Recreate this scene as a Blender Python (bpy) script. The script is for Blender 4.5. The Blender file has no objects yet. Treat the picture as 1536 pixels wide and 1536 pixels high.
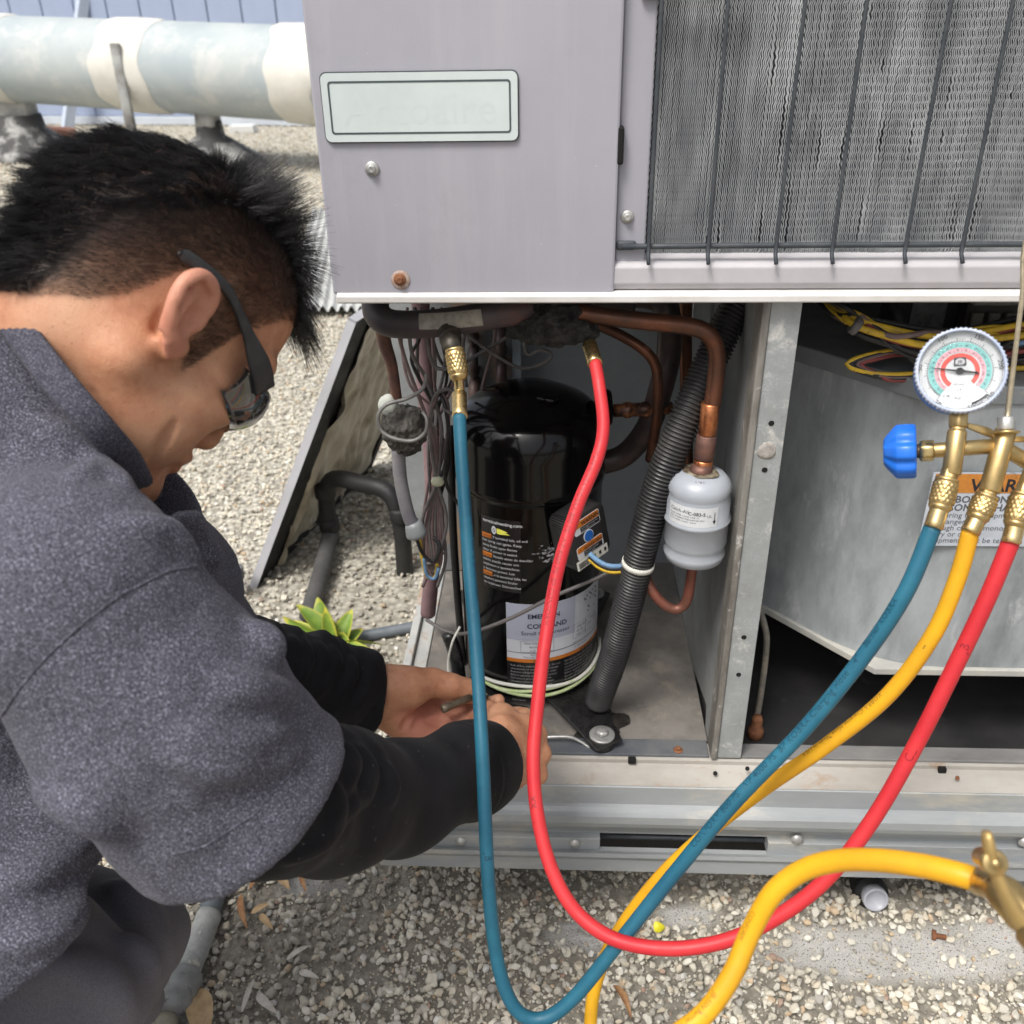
import bpy, bmesh, math, random
import numpy as np
from mathutils import Vector, Matrix

SC = bpy.context.scene
COL = SC.collection
random.seed(7)
RNG = np.random.default_rng(7)

# ------------------------------------------------------------------ camera, sky, sun, exposure
CAM = np.array([0.0, -0.93, 1.14])
FPX = 1418.0                                    # focal length in photo pixels (1536 px wide)
_p, _y, _r = math.radians(29.0), math.radians(3.0), math.radians(-1.0)
_fw = np.array([0, math.cos(_p), -math.sin(_p)]); _up = np.array([0, math.sin(_p), math.cos(_p)]); _rt = np.array([1.0, 0, 0])
_Z = np.array([[math.cos(_y), -math.sin(_y), 0], [math.sin(_y), math.cos(_y), 0], [0, 0, 1]])
_fw, _up, _rt = _Z @ _fw, _Z @ _up, _Z @ _rt
_rt, _up = math.cos(_r) * _rt + math.sin(_r) * _up, -math.sin(_r) * _rt + math.cos(_r) * _up
cam_data = bpy.data.cameras.new('camera')
cam_data.sensor_width = 36.0
cam_data.lens = 36.0 * FPX / 1536.0
cam_data.clip_start = 0.02
cam_data.clip_end = 1500.0
cam_data.dof.use_dof = True
cam_data.dof.focus_distance = 1.0
cam_data.dof.aperture_fstop = 9.0
cam = bpy.data.objects.new('camera', cam_data)
COL.objects.link(cam)
_m = Matrix.Identity(4)
for _i in range(3):
    _m[_i][0], _m[_i][1], _m[_i][2], _m[_i][3] = _rt[_i], _up[_i], -_fw[_i], CAM[_i]
cam.matrix_world = _m
SC.camera = cam

SUN_EL, SUN_AZ = 60.0, 215.0                    # elevation, compass azimuth (clockwise from +Y): behind the camera, to the left
world = bpy.data.worlds.new('World')
SC.world = world
world.use_nodes = True
_nt = world.node_tree
_bg = _nt.nodes['Background']
_sky = _nt.nodes.new('ShaderNodeTexSky')
_sky.sky_type = 'NISHITA'
_sky.sun_disc = False
_sky.sun_elevation = math.radians(SUN_EL)
_sky.sun_rotation = math.radians(SUN_AZ)
_sky.air_density = 1.0
_sky.dust_density = 6.0
_sky.ozone_density = 1.0
_hs = _nt.nodes.new('ShaderNodeHueSaturation')   # thin white overcast: a sky with little blue left
_hs.inputs['Saturation'].default_value = 0.35
_nt.links.new(_sky.outputs['Color'], _hs.inputs['Color'])
_nt.links.new(_hs.outputs['Color'], _bg.inputs['Color'])
_bg.inputs['Strength'].default_value = 0.15
_sd = bpy.data.lights.new('sun', 'SUN')
_sd.energy = 2.3
_sd.angle = math.radians(17)
_sd.color = (1.0, 0.96, 0.9)
_so = bpy.data.objects.new('sun', _sd)
COL.objects.link(_so)
_az, _el = math.radians(SUN_AZ), math.radians(SUN_EL)
_to = Vector((math.sin(_az) * math.cos(_el), math.cos(_az) * math.cos(_el), math.sin(_el)))
_so.rotation_euler = _to.to_track_quat('Z', 'Y').to_euler()
SC.view_settings.view_transform = 'Standard'
SC.view_settings.look = 'None'
SC.view_settings.exposure = 0.22
SC.view_settings.gamma = 1.0
SC.view_settings.use_curve_mapping = False
SC.render.film_transparent = False
SC.cycles.max_bounces = 8
SC.cycles.use_denoising = True

# ------------------------------------------------------------------ measuring: sight lines of the photograph met with real planes
def ray(px, py):
    return _fw + _rt * (px - 768) / FPX - _up * (py - 768) / FPX
def at(px, py, Y):                              # on the vertical plane y = Y
    d = ray(px, py); return CAM + d * ((Y - CAM[1]) / d[1])
def atx(px, py, X):
    d = ray(px, py); return CAM + d * ((X - CAM[0]) / d[0])
def gz(px, py, z=0.0):                          # on the level plane z
    d = ray(px, py); return CAM + d * ((z - CAM[2]) / d[2])
def D(px, py, d):                               # at distance d along the optical axis
    return CAM + ray(px, py) * d
def camvec(x, y, z):                            # camera right, up, toward-viewer -> world
    return _rt * x + _up * y - _fw * z

# ------------------------------------------------------------------ objects
def A3(v): return np.asarray(v, float)
def tag(o, label=None, cat=None, group=None, kind=None):
    if label: o['label'] = label
    if cat: o['category'] = cat
    if group: o['group'] = group
    if kind: o['kind'] = kind
    return o
def wloc(o):
    v = np.zeros(3)
    while o is not None:
        v += np.array(o.location); o = o.parent
    return v
def thing(name, loc, label, cat, group=None):
    o = bpy.data.objects.new(name, None)
    o.empty_display_size = 0.02
    COL.objects.link(o); o.location = loc
    return tag(o, label, cat, group)
def build(name, V, F, m, parent=None, smooth=True, origin=None, attrs=None, mi=None):
    """one mesh object; V in world metres, F a list of faces or an (n,3)/(n,4) array"""
    V = A3(V).reshape(-1, 3)
    if origin is None:
        origin = wloc(parent) if parent is not None else np.array([(V[:, 0].min() + V[:, 0].max()) / 2, (V[:, 1].min() + V[:, 1].max()) / 2, V[:, 2].min()])
    me = bpy.data.meshes.new(name)
    L = V - origin
    if isinstance(F, np.ndarray):
        k = F.shape[1]
        me.vertices.add(len(L)); me.vertices.foreach_set('co', L.astype(np.float32).ravel())
        me.loops.add(F.size); me.loops.foreach_set('vertex_index', F.astype(np.int32).ravel())
        me.polygons.add(len(F)); me.polygons.foreach_set('loop_start', np.arange(0, F.size, k, dtype=np.int32))
        me.update(calc_edges=True)
    else:
        me.from_pydata(L.tolist(), [], [list(f) for f in F])
    me.polygons.foreach_set('use_smooth', np.full(len(me.polygons), bool(smooth)))
    for mm in (m if isinstance(m, (list, tuple)) else [m]):
        me.materials.append(mm)
    if mi is not None:
        me.polygons.foreach_set('material_index', np.asarray(mi, np.int32))
    for k_, a in (attrs or {}).items():
        t = me.attributes.new(k_, 'FLOAT', 'POINT'); t.data.foreach_set('value', np.asarray(a, np.float32))
    me.update()
    o = bpy.data.objects.new(name, me)
    COL.objects.link(o)
    if parent is not None:
        o.parent = parent; o.location = origin - wloc(parent)
    else:
        o.location = origin
    return o
def clone(o, loc, parent=None, rot=None):
    c = o.copy(); COL.objects.link(c); c.location = loc
    if rot is not None: c.rotation_euler = rot
    if parent is not None: c.parent = parent
    return c

class Mesh:
    """collects shapes that make one part"""
    def __init__(s): s.V = []; s.F = []; s.n = 0; s.mi = []
    def add(s, V, F, mi=0):
        V = A3(V).reshape(-1, 3); s.V.append(V)
        for f in F: s.F.append([int(i) + s.n for i in f]); s.mi.append(mi)
        s.n += len(V); return s
    def build(s, name, m, parent=None, smooth=True, **k):
        if isinstance(m, (list, tuple)): k['mi'] = s.mi
        return build(name, np.concatenate(s.V), s.F, m, parent, smooth, **k)
    def box(s, lo, hi, bev=0.0, rot=None, mi=0): return s.add(*box(lo, hi, bev, rot), mi=mi)
    def tube(s, *a, mi=0, **k): return s.add(*sweep(*a, **k)[:2], mi=mi)
    def lathe(s, *a, mi=0, **k): return s.add(*lathe(*a, **k), mi=mi)

def box(lo, hi, bev=0.0, rot=None):
    lo, hi = A3(lo), A3(hi)
    bm = bmesh.new(); bmesh.ops.create_cube(bm, size=1.0)
    c, d = (lo + hi) / 2, np.abs(hi - lo)
    for v in bm.verts: v.co = Vector((v.co.x * d[0], v.co.y * d[1], v.co.z * d[2]))
    if bev > 0: bmesh.ops.bevel(bm, geom=list(bm.edges), offset=min(bev, d.min() * 0.45), segments=2, profile=0.5, affect='EDGES')
    bm.verts.index_update()
    V = np.array([v.co[:] for v in bm.verts]); F = [[v.index for v in f.verts] for f in bm.faces]
    bm.free()
    if rot is not None: V = V @ A3(rot).T
    return V + c, F
def prism(poly, ax, a0, a1, bev=0.0, closed=True):
    """polygon in the two other axes swept along axis ax from a0 to a1"""
    o = [i for i in range(3) if i != ax]
    n = len(poly); V = np.zeros((2 * n, 3))
    for i, (u, v) in enumerate(poly):
        V[i, ax] = a0; V[n + i, ax] = a1
        V[i, o[0]] = V[n + i, o[0]] = u; V[i, o[1]] = V[n + i, o[1]] = v
    F = [[i, (i + 1) % n, n + (i + 1) % n, n + i] for i in range(n if closed else n - 1)]
    if closed: F += [list(range(n))[::-1], list(range(n, 2 * n))]
    bm = bmesh.new(); vs = [bm.verts.new(v) for v in V]
    for f in F: bm.faces.new([vs[i] for i in f])
    bmesh.ops.recalc_face_normals(bm, faces=bm.faces)
    if bev > 0: bmesh.ops.bevel(bm, geom=list(bm.edges), offset=bev, segments=2, profile=0.5, affect='EDGES')
    bm.verts.index_update()
    V = np.array([v.co[:] for v in bm.verts]); F = [[v.index for v in f.verts] for f in bm.faces]
    bm.free(); return V, F
def extrude_poly(P, vec, bev=0.0):
    """flat polygon P (world points) given thickness along vec"""
    P = A3(P); n = len(P); V = np.concatenate([P, P + A3(vec)])
    F = [[i, (i + 1) % n, n + (i + 1) % n, n + i] for i in range(n)] + [list(range(n))[::-1], list(range(n, 2 * n))]
    bm = bmesh.new(); vs = [bm.verts.new(v) for v in V]
    for f in F: bm.faces.new([vs[i] for i in f])
    bmesh.ops.recalc_face_normals(bm, faces=bm.faces)
    if bev > 0: bmesh.ops.bevel(bm, geom=list(bm.edges), offset=bev, segments=2, profile=0.5, affect='EDGES')
    bm.verts.index_update()
    V = np.array([v.co[:] for v in bm.verts]); F = [[v.index for v in f.verts] for f in bm.faces]
    bm.free(); return V, F
def spline(P, step):
    """Catmull-Rom through P resampled at about step metres; P may carry extra columns"""
    P = A3(P); Q = np.concatenate([[2 * P[0] - P[1]], P, [2 * P[-1] - P[-2]]])
    out = []
    for i in range(1, len(Q) - 2):
        p0, p1, p2, p3 = Q[i - 1], Q[i], Q[i + 1], Q[i + 2]
        t = np.linspace(0, 1, 24, endpoint=False)[:, None]
        out.append(0.5 * ((2 * p1) + (-p0 + p2) * t + (2 * p0 - 5 * p1 + 4 * p2 - p3) * t**2 + (-p0 + 3 * p1 - 3 * p2 + p3) * t**3))
    out.append(P[-1:]); C = np.concatenate(out)
    s = np.r_[0, np.cumsum(np.linalg.norm(np.diff(C[:, :3], axis=0), axis=1))]
    n = max(2, int(round(s[-1] / step)) + 1); q = np.linspace(0, s[-1], n)
    return np.stack([np.interp(q, s, C[:, k]) for k in range(C.shape[1])], 1)
def frames(C, ref=None):
    T = np.gradient(C, axis=0); T /= np.linalg.norm(T, axis=1)[:, None] + 1e-12
    r = A3(ref) if ref is not None else (np.array([0, 0, 1.0]) if abs(T[0][2]) < 0.9 else np.array([1.0, 0, 0]))
    N = np.zeros_like(C); n = r - T[0] * (r @ T[0]); n /= np.linalg.norm(n); N[0] = n
    for i in range(1, len(C)):
        n = n - T[i] * (n @ T[i]); n /= np.linalg.norm(n) + 1e-12; N[i] = n
    return T, N, np.cross(T, N)
def sweep(P, rad, sides=12, step=0.006, raw=False, ref=None, flat=1.0, cap=True, close=False):
    """round (or flattened) tube along points; rad a number, or one per control point; returns V, F, centreline, frames"""
    P = A3(P)
    if np.ndim(rad): P = np.c_[P, A3(rad)]
    C = P if raw else spline(P, step)
    r = C[:, 3] if C.shape[1] > 3 else np.full(len(C), float(rad)); C = C[:, :3]
    T, N, B = frames(C, ref)
    a = np.linspace(0, 2 * np.pi, sides, endpoint=False)
    V = C[:, None] + r[:, None, None] * (N[:, None] * np.cos(a)[None, :, None] + flat * B[:, None] * np.sin(a)[None, :, None])
    n = len(C); F = []
    for i in range(n - 1 if not close else n):
        j = (i + 1) % n
        for k in range(sides):
            l = (k + 1) % sides
            F.append([i * sides + k, i * sides + l, j * sides + l, j * sides + k])
    if cap and not close: F += [list(range(sides))[::-1], [(n - 1) * sides + k for k in range(sides)]]
    return V.reshape(-1, 3), F, C, (T, N, B)
def basis(ax):
    ax = A3(ax) / np.linalg.norm(ax); r = np.array([0, 0, 1.0]) if abs(ax[2]) < 0.9 else np.array([1.0, 0, 0])
    n = np.cross(ax, r); n /= np.linalg.norm(n); return n, np.cross(ax, n), ax
def lathe(prof, base=(0, 0, 0), ax=(0, 0, 1), sides=32, knurl=None, mod=None):
    """profile [(radius, height)...] turned about axis ax through base"""
    n, b, ax = basis(ax); a = np.linspace(0, 2 * np.pi, sides, endpoint=False); V = []
    for i, (r, h) in enumerate(prof):
        rr = r * (mod(a, i) if mod else np.ones(sides))
        V.append(A3(base) + h * ax + rr[:, None] * (np.cos(a)[:, None] * n + np.sin(a)[:, None] * b))
    V = np.concatenate(V); F = []
    for i in range(len(prof) - 1):
        for k in range(sides):
            l = (k + 1) % sides
            F.append([i * sides + k, i * sides + l, (i + 1) * sides + l, (i + 1) * sides + k])
    F += [list(range(sides))[::-1], [(len(prof) - 1) * sides + k for k in range(sides)]]
    return V, F
_txt = {}
def text_mesh(s, size, align='LEFT', bold=0.0, sub=0.0):
    key = (s, round(size, 6), align, bold, sub)
    if key in _txt: return _txt[key]
    cu = bpy.data.curves.new('lettering', 'FONT'); cu.body = s; cu.size = size; cu.align_x = align; cu.resolution_u = 2; cu.offset = bold
    o = bpy.data.objects.new('lettering', cu); COL.objects.link(o)
    dg = bpy.context.evaluated_depsgraph_get(); me = bpy.data.meshes.new_from_object(o.evaluated_get(dg))
    V = np.array([v.co[:] for v in me.vertices]).reshape(-1, 3); F = [list(p.vertices) for p in me.polygons]
    bpy.data.objects.remove(o); bpy.data.curves.remove(cu); bpy.data.meshes.remove(me)
    _txt[key] = (V, F); return V, F
def flat_map(o, ex, ey, lift=0.0):
    o, ex, ey = A3(o), A3(ex) / np.linalg.norm(ex), A3(ey) / np.linalg.norm(ey); n = np.cross(ex, ey)
    return lambda u, v: o + np.outer(u, ex) + np.outer(v, ey) + n * lift
def quad_grid(fn, u0, u1, v0, v1, nu=1, nv=1):
    u, v = np.meshgrid(np.linspace(u0, u1, nu + 1), np.linspace(v0, v1, nv + 1), indexing='ij')
    V = fn(u.ravel(), v.ravel()); F = []
    for i in range(nu):
        for j in range(nv):
            a = i * (nv + 1) + j; F.append([a, a + nv + 1, a + nv + 2, a + 1])
    return V, F
# ------------------------------------------------------------------ procedural materials
class NT:
    def __init__(s, name):
        s.m = bpy.data.materials.new(name); s.m.use_nodes = True; s.t = s.m.node_tree
        s.b = s.t.nodes['Principled BSDF']; s._c = None
    def n(s, typ, **k):
        o = s.t.nodes.new(typ)
        for a, v in k.items(): setattr(o, a, v)
        return o
    def l(s, a, b): s.t.links.new(a, b)
    def co(s):
        if s._c is None: s._c = s.n('ShaderNodeTexCoord').outputs['Object']
        return s._c
    def mapped(s, scale):
        mp = s.n('ShaderNodeMapping'); mp.inputs['Scale'].default_value = scale; s.l(s.co(), mp.inputs['Vector']); return mp.outputs['Vector']
    def noise(s, scale, detail=5, rough=0.6, stretch=None, dist=0.0):
        o = s.n('ShaderNodeTexNoise'); s.l(s.mapped(stretch) if stretch else s.co(), o.inputs['Vector'])
        o.inputs['Scale'].default_value = scale; o.inputs['Detail'].default_value = detail; o.inputs['Roughness'].default_value = rough; o.inputs['Distortion'].default_value = dist
        return o.outputs['Fac']
    def ramp(s, fac, lo, hi, a=0.0, b=1.0):
        o = s.n('ShaderNodeMapRange'); s.l(fac, o.inputs['Value'])
        for i, v in enumerate((lo, hi, a, b)): o.inputs[1 + i].default_value = v
        return o.outputs['Result']
    def mix(s, fac, a, b):
        o = s.n('ShaderNodeMix', data_type='RGBA')
        if isinstance(fac, (int, float)): o.inputs[0].default_value = fac
        else: s.l(fac, o.inputs[0])
        for i, c in ((6, a), (7, b)):
            if isinstance(c, tuple): o.inputs[i].default_value = (*c[:3], 1)
            else: s.l(c, o.inputs[i])
        return o.outputs[2]
    def mul(s, a, b, op='MULTIPLY'):
        o = s.n('ShaderNodeMath', operation=op)
        for i, c in enumerate((a, b)):
            if isinstance(c, (int, float)): o.inputs[i].default_value = c
            else: s.l(c, o.inputs[i])
        return o.outputs[0]
    def attr(s, name):
        o = s.n('ShaderNodeAttribute'); o.attribute_name = name; return o.outputs['Fac']
    def bump(s, h, strength=0.3, dist=0.001):
        o = s.n('ShaderNodeBump'); o.inputs['Strength'].default_value = strength; o.inputs['Distance'].default_value = dist
        s.l(h, o.inputs['Height']); s.l(o.outputs['Normal'], s.b.inputs['Normal'])
    def set(s, **k):
        nm = dict(color='Base Color', rough='Roughness', metal='Metallic', coat='Coat Weight', coatr='Coat Roughness', sss='Subsurface Weight', spec='Specular IOR Level', trans='Transmission Weight', ior='IOR', sheen='Sheen Weight', alpha='Alpha')
        for a, v in k.items():
            i = s.b.inputs[nm[a]]
            if isinstance(v, (int, float)): i.default_value = v
            elif isinstance(v, tuple): i.default_value = (*v[:3], 1)
            else: s.l(v, i)
        return s
_M = {}
def mat(name, c1, c2=None, s=12.0, lo=0.4, hi=0.65, c3=None, s3=25.0, lo3=0.58, hi3=0.68, stretch=None, stretch3=None, rough=0.5, rvar=0.1, metal=0.0, bump=0.0, bs=200.0, bd=0.0006, coat=0.0, grain=None, gs=600.0, sheen=0.0, spec=0.5):
    """base colour c1, broad variation towards c2, sharper stains c3, fine grain, fine relief"""
    if name in _M: return _M[name]
    t = NT(name); c = c1
    if c2: c = t.mix(t.ramp(t.noise(s, 6, 0.65, stretch), lo, hi), c1, c2)
    if grain: c = t.mix(t.ramp(t.noise(gs, 2), 0.42, 0.62), c, grain)
    r = rough
    if c3:
        f3 = t.ramp(t.noise(s3, 8, 0.7, stretch3, 0.3), lo3, hi3); c = t.mix(f3, c, c3)
        if metal: t.set(metal=t.ramp(f3, 0, 1, metal, metal * 0.25))
    elif metal: t.set(metal=metal)
    if rvar: r = t.ramp(t.noise(s * 2.5, 5), 0.3, 0.7, max(0.02, rough - rvar), min(1, rough + rvar))
    t.set(color=c, rough=r, coat=coat, sheen=sheen, spec=spec, coatr=0.06)
    if bump: t.bump(t.noise(bs, 4), bump, bd)
    _M[name] = t.m; return t.m

def lav():
    t = NT('faded_lavender_paint')
    c = t.mix(t.ramp(t.noise(4, 6, .65), .35, .68), (0.372, 0.368, 0.415), (0.335, 0.332, 0.376))
    c = t.mix(t.ramp(t.noise(26, 5, .7, (1, 1, .06)), .50, .74, 0, .45), c, (0.44, 0.43, 0.45))
    c = t.mix(t.ramp(t.noise(14, 7, .75, (1, 1, .5)), .58, .76, 0, .5), c, (0.30, 0.285, 0.30))
    c = t.mix(t.ramp(t.noise(150, 4, .7), .70, .74, 0, .7), c, (0.55, 0.54, 0.56))
    c = t.mix(t.ramp(t.noise(95, 6, .8, (1, 1, 1.3)), .715, .75, 0, .55), c, (0.22, 0.19, 0.17))
    t.set(color=c, rough=t.ramp(t.noise(9, 6, .7), .3, .7, .38, .58))
    t.bump(t.mul(t.mul(t.noise(3.5, 2), 9.0), t.mul(t.noise(330, 3), .25), 'ADD'), .25, .0016)
    return t.m
LAV = lav()
LIP = mat('chalky_pale_paint', (0.47, 0.455, 0.475), (0.40, 0.39, 0.41), 9, c3=(0.36, 0.29, 0.24), s3=38, lo3=0.68, hi3=0.74, rough=0.6, bump=0.1, bs=400)
LIPW = mat('chalky_white_edge_paint', (0.68, 0.665, 0.65), (0.58, 0.56, 0.53), 18, c3=(0.42, 0.25, 0.14), s3=30, lo3=0.69, hi3=0.76, rough=0.65, bump=0.15, bs=500)
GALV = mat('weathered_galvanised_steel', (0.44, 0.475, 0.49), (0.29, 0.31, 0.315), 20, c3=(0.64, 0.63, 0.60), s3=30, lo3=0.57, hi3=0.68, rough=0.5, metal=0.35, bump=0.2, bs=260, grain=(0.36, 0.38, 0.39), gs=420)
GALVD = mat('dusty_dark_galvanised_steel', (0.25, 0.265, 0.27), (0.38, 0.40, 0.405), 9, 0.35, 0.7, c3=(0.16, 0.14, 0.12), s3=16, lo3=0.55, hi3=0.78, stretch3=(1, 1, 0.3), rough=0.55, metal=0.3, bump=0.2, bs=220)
HOUS = mat('streaked_galvanised_housing', (0.37, 0.40, 0.418), (0.205, 0.225, 0.235), 16, 0.38, 0.66, stretch=(1, 1, 0.4), c3=(0.56, 0.58, 0.585), s3=26, lo3=0.57, hi3=0.75, stretch3=(1, 1, 0.3), rough=0.55, metal=0.12, bump=0.25, bs=160)
SKID = mat('grey_painted_skid_steel', (0.36, 0.38, 0.388), (0.27, 0.288, 0.298), 8, stretch=(0.3, 1, 1), c3=(0.52, 0.48, 0.40), s3=14, lo3=0.53, hi3=0.72, stretch3=(0.35, 1, 1), rough=0.48, metal=0.15, bump=0.12, bs=240)
SKIDT = mat('rust_stained_top_rail', (0.29, 0.27, 0.24), (0.38, 0.36, 0.325), 14, stretch=(0.4, 1, 1), c3=(0.27, 0.17, 0.10), s3=18, lo3=0.56, hi3=0.7, stretch3=(0.5, 1, 1), rough=0.65, metal=0.1, bump=0.35, bs=220)
PAN = mat('oily_dusty_base_pan', (0.205, 0.19, 0.172), (0.115, 0.108, 0.10), 13, c3=(0.31, 0.275, 0.225), s3=18, lo3=0.55, hi3=0.75, rough=0.6, rvar=0.2, bump=0.3, bs=150)
PANB = mat('black_bituminous_pan_and_slot_shade', (0.018, 0.018, 0.019), (0.035, 0.034, 0.034), 8, c3=(0.11, 0.105, 0.10), s3=14, lo3=0.62, hi3=0.8, rough=0.55)  # black burner pan; also paints the shade inside the fork slot
BACK = mat('grey_blue_back_panel', (0.31, 0.34, 0.37), (0.235, 0.258, 0.28), 5, c3=(0.27, 0.29, 0.30), s3=12, lo3=0.6, hi3=0.75, rough=0.5, metal=0.1, bump=0.06)
BLKP = mat('gloss_black_shell_paint', (0.0025, 0.0025, 0.003), rough=0.14, rvar=0.05, coat=0.1, spec=0.30, c2=(0.005, 0.0045, 0.004), s=6)
BLKM = mat('matt_black_plastic', (0.014, 0.014, 0.015), (0.028, 0.027, 0.026), 25, rough=0.5, bump=0.1)
FOAM = mat('crumbling_black_foam', (0.012, 0.012, 0.012), (0.06, 0.057, 0.053), 90, rough=0.95, bump=1.0, bs=420, bd=0.004)
SLATE = mat('slate_coated_wire', (0.036, 0.043, 0.052), (0.060, 0.068, 0.076), 40, c3=(0.3, 0.3, 0.29), s3=90, lo3=0.66, hi3=0.72, rough=0.55, bump=0.15, bs=500)
COP = mat('oxidised_copper_tube', (0.20, 0.085, 0.052), (0.105, 0.06, 0.045), 28, c3=(0.55, 0.22, 0.115), s3=36, lo3=0.62, hi3=0.72, rough=0.42, metal=0.75, bump=0.1, bs=300)
COPN = mat('bright_new_copper', (0.75, 0.29, 0.12), (0.42, 0.16, 0.08), 70, c3=(0.10, 0.055, 0.045), s3=60, lo3=0.62, hi3=0.7, rough=0.35, metal=0.9, bump=0.08)
COPB = mat('burnt_brazed_copper', (0.12, 0.07, 0.065), (0.22, 0.11, 0.08), 45, rough=0.55, metal=0.5, bump=0.3, bs=200)
DKP = mat('dark_sooty_copper_line', (0.045, 0.036, 0.036), (0.10, 0.062, 0.055), 18, c3=(0.16, 0.07, 0.05), s3=26, lo3=0.6, hi3=0.72, rough=0.5, metal=0.3, bump=0.15)
MAUVE = mat('mauve_tube_insulation', (0.22, 0.13, 0.145), (0.30, 0.20, 0.205), 14, c3=(0.45, 0.42, 0.40), s3=30, lo3=0.63, hi3=0.75, rough=0.7)
BRASS = mat('machined_brass', (0.58, 0.43, 0.20), (0.45, 0.32, 0.14), 40, c3=(0.26, 0.17, 0.08), s3=60, lo3=0.62, hi3=0.76, rough=0.38, metal=0.9, bump=0.05, bs=500)
BRASSL = mat('polished_brass', (0.68, 0.52, 0.26), (0.54, 0.40, 0.18), 60, rough=0.3, metal=0.95)
STEEL = mat('zinc_plated_steel', (0.52, 0.52, 0.50), (0.38, 0.38, 0.37), 60, rough=0.4, metal=0.6, bump=0.1)
RUST = mat('rusted_bolt_steel', (0.25, 0.105, 0.045), (0.16, 0.06, 0.03), 120, rough=0.8, bump=0.5, bs=700)
BLUE = mat('blue_hose_rubber', (0.012, 0.095, 0.155), (0.022, 0.14, 0.21), 14, rough=0.5, bump=0.04, c3=(0.16, 0.24, 0.27), s3=60, lo3=0.64, hi3=0.78, spec=0.4)
RED = mat('red_hose_rubber', (0.50, 0.022, 0.032), (0.60, 0.036, 0.042), 14, rough=0.5, bump=0.04, c3=(0.16, 0.02, 0.02), s3=55, lo3=0.66, hi3=0.76, spec=0.4)
YEL = mat('yellow_hose_rubber', (0.74, 0.39, 0.012), (0.62, 0.31, 0.014), 14, rough=0.5, bump=0.04, c3=(0.36, 0.22, 0.05), s3=60, lo3=0.62, hi3=0.76, spec=0.4)
INK = mat('dark_printed_ink', (0.012, 0.014, 0.02), rough=0.6, rvar=0)
INKG = mat('grey_printed_ink', (0.10, 0.105, 0.12), rough=0.6, rvar=0)
INKP = mat('pale_faded_ink', (0.55, 0.60, 0.60), rough=0.6, rvar=0)
WHT = mat('white_printed_label', (0.66, 0.69, 0.76), (0.6, 0.63, 0.7), 30, rough=0.4)
LILA = mat('lilac_printed_label', (0.42, 0.45, 0.56), rough=0.4)
WPR = mat('white_print', (0.62, 0.63, 0.66), rough=0.5, rvar=0)
ORG = mat('orange_print', (0.62, 0.19, 0.02), (0.5, 0.15, 0.02), 60, rough=0.45)
YPR = mat('yellow_print', (0.78, 0.78, 0.12), rough=0.5)
BPR = mat('blue_print', (0.02, 0.13, 0.45), rough=0.4)
BLKL = mat('black_label_film', (0.010, 0.010, 0.011), rough=0.3, coat=0.2)
DRI = mat('grey_drier_enamel', (0.37, 0.40, 0.44), (0.33, 0.36, 0.40), 20, rough=0.36, coat=0.15, bump=0.03)
CONW = mat('matt_grey_wire', (0.11, 0.105, 0.105), (0.17, 0.155, 0.15), 40, rough=0.6)
WBRN = mat('brown_mauve_wire', (0.15, 0.10, 0.10), (0.21, 0.155, 0.15), 40, rough=0.6)
WBLK = mat('black_wire', (0.014, 0.014, 0.015), (0.03, 0.03, 0.03), 40, rough=0.5)
WYEL = mat('yellow_wire', (0.72, 0.47, 0.03), (0.5, 0.33, 0.04), 60, rough=0.5, c3=(0.1, 0.07, 0.03), s3=140, lo3=0.62, hi3=0.7)
WBLU = mat('pale_blue_wire', (0.16, 0.30, 0.48), (0.12, 0.22, 0.36), 60, rough=0.5)
WRED = mat('dull_red_wire', (0.26, 0.05, 0.045), (0.18, 0.05, 0.05), 60, rough=0.5)
WGRN = mat('green_white_wire', (0.60, 0.66, 0.42), (0.42, 0.55, 0.2), 40, rough=0.5)
TIE = mat('white_nylon', (0.72, 0.72, 0.66), rough=0.45)
HEATH = None
# ------------------------------------------------------------------ the setting: gravelled roof, far wall
def ground_mat():
    t = NT('gritty_roof_sheet')
    co = t.co()
    vor = t.n('ShaderNodeTexVoronoi'); vor.inputs['Scale'].default_value = 75; t.l(co, vor.inputs['Vector'])
    fine = t.noise(900, 3); mid = t.noise(7, 6, 0.7)
    c = t.mix(t.ramp(fine, 0.38, 0.66), (0.42, 0.41, 0.39), (0.68, 0.67, 0.64))
    c = t.mix(t.ramp(t.noise(330, 2), 0.60, 0.64), c, (0.08, 0.08, 0.08))
    c = t.mix(t.ramp(t.noise(320, 2, stretch=(1.1, 1, 1)), 0.63, 0.66), c, (0.7, 0.69, 0.66))
    d = t.attr('dirt')
    c = t.mix(d, c, t.mix(t.ramp(t.noise(60, 6, 0.7), 0.35, 0.7), (0.055, 0.05, 0.043), (0.17, 0.155, 0.13)))
    c2 = t.mix(t.ramp(vor.outputs['Distance'], 0.2, 0.75), t.mix(t.ramp(t.noise(40, 3), .35, .65), (0.56, 0.53, 0.45), (0.70, 0.67, 0.58)), (0.27, 0.255, 0.215))
    gap = t.mix(t.ramp(t.noise(85, 5, .7), .35, .7), (0.19, 0.175, 0.145), (0.40, 0.375, 0.32))
    c = t.mix(t.attr('bare'), gap, c)
    c = t.mix(t.attr('far'), c, c2)
    t.set(color=c, rough=0.95, spec=0.2)
    t.bump(t.mul(fine, t.noise(120, 5)), 0.9, 0.004)
    return t.m
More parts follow.
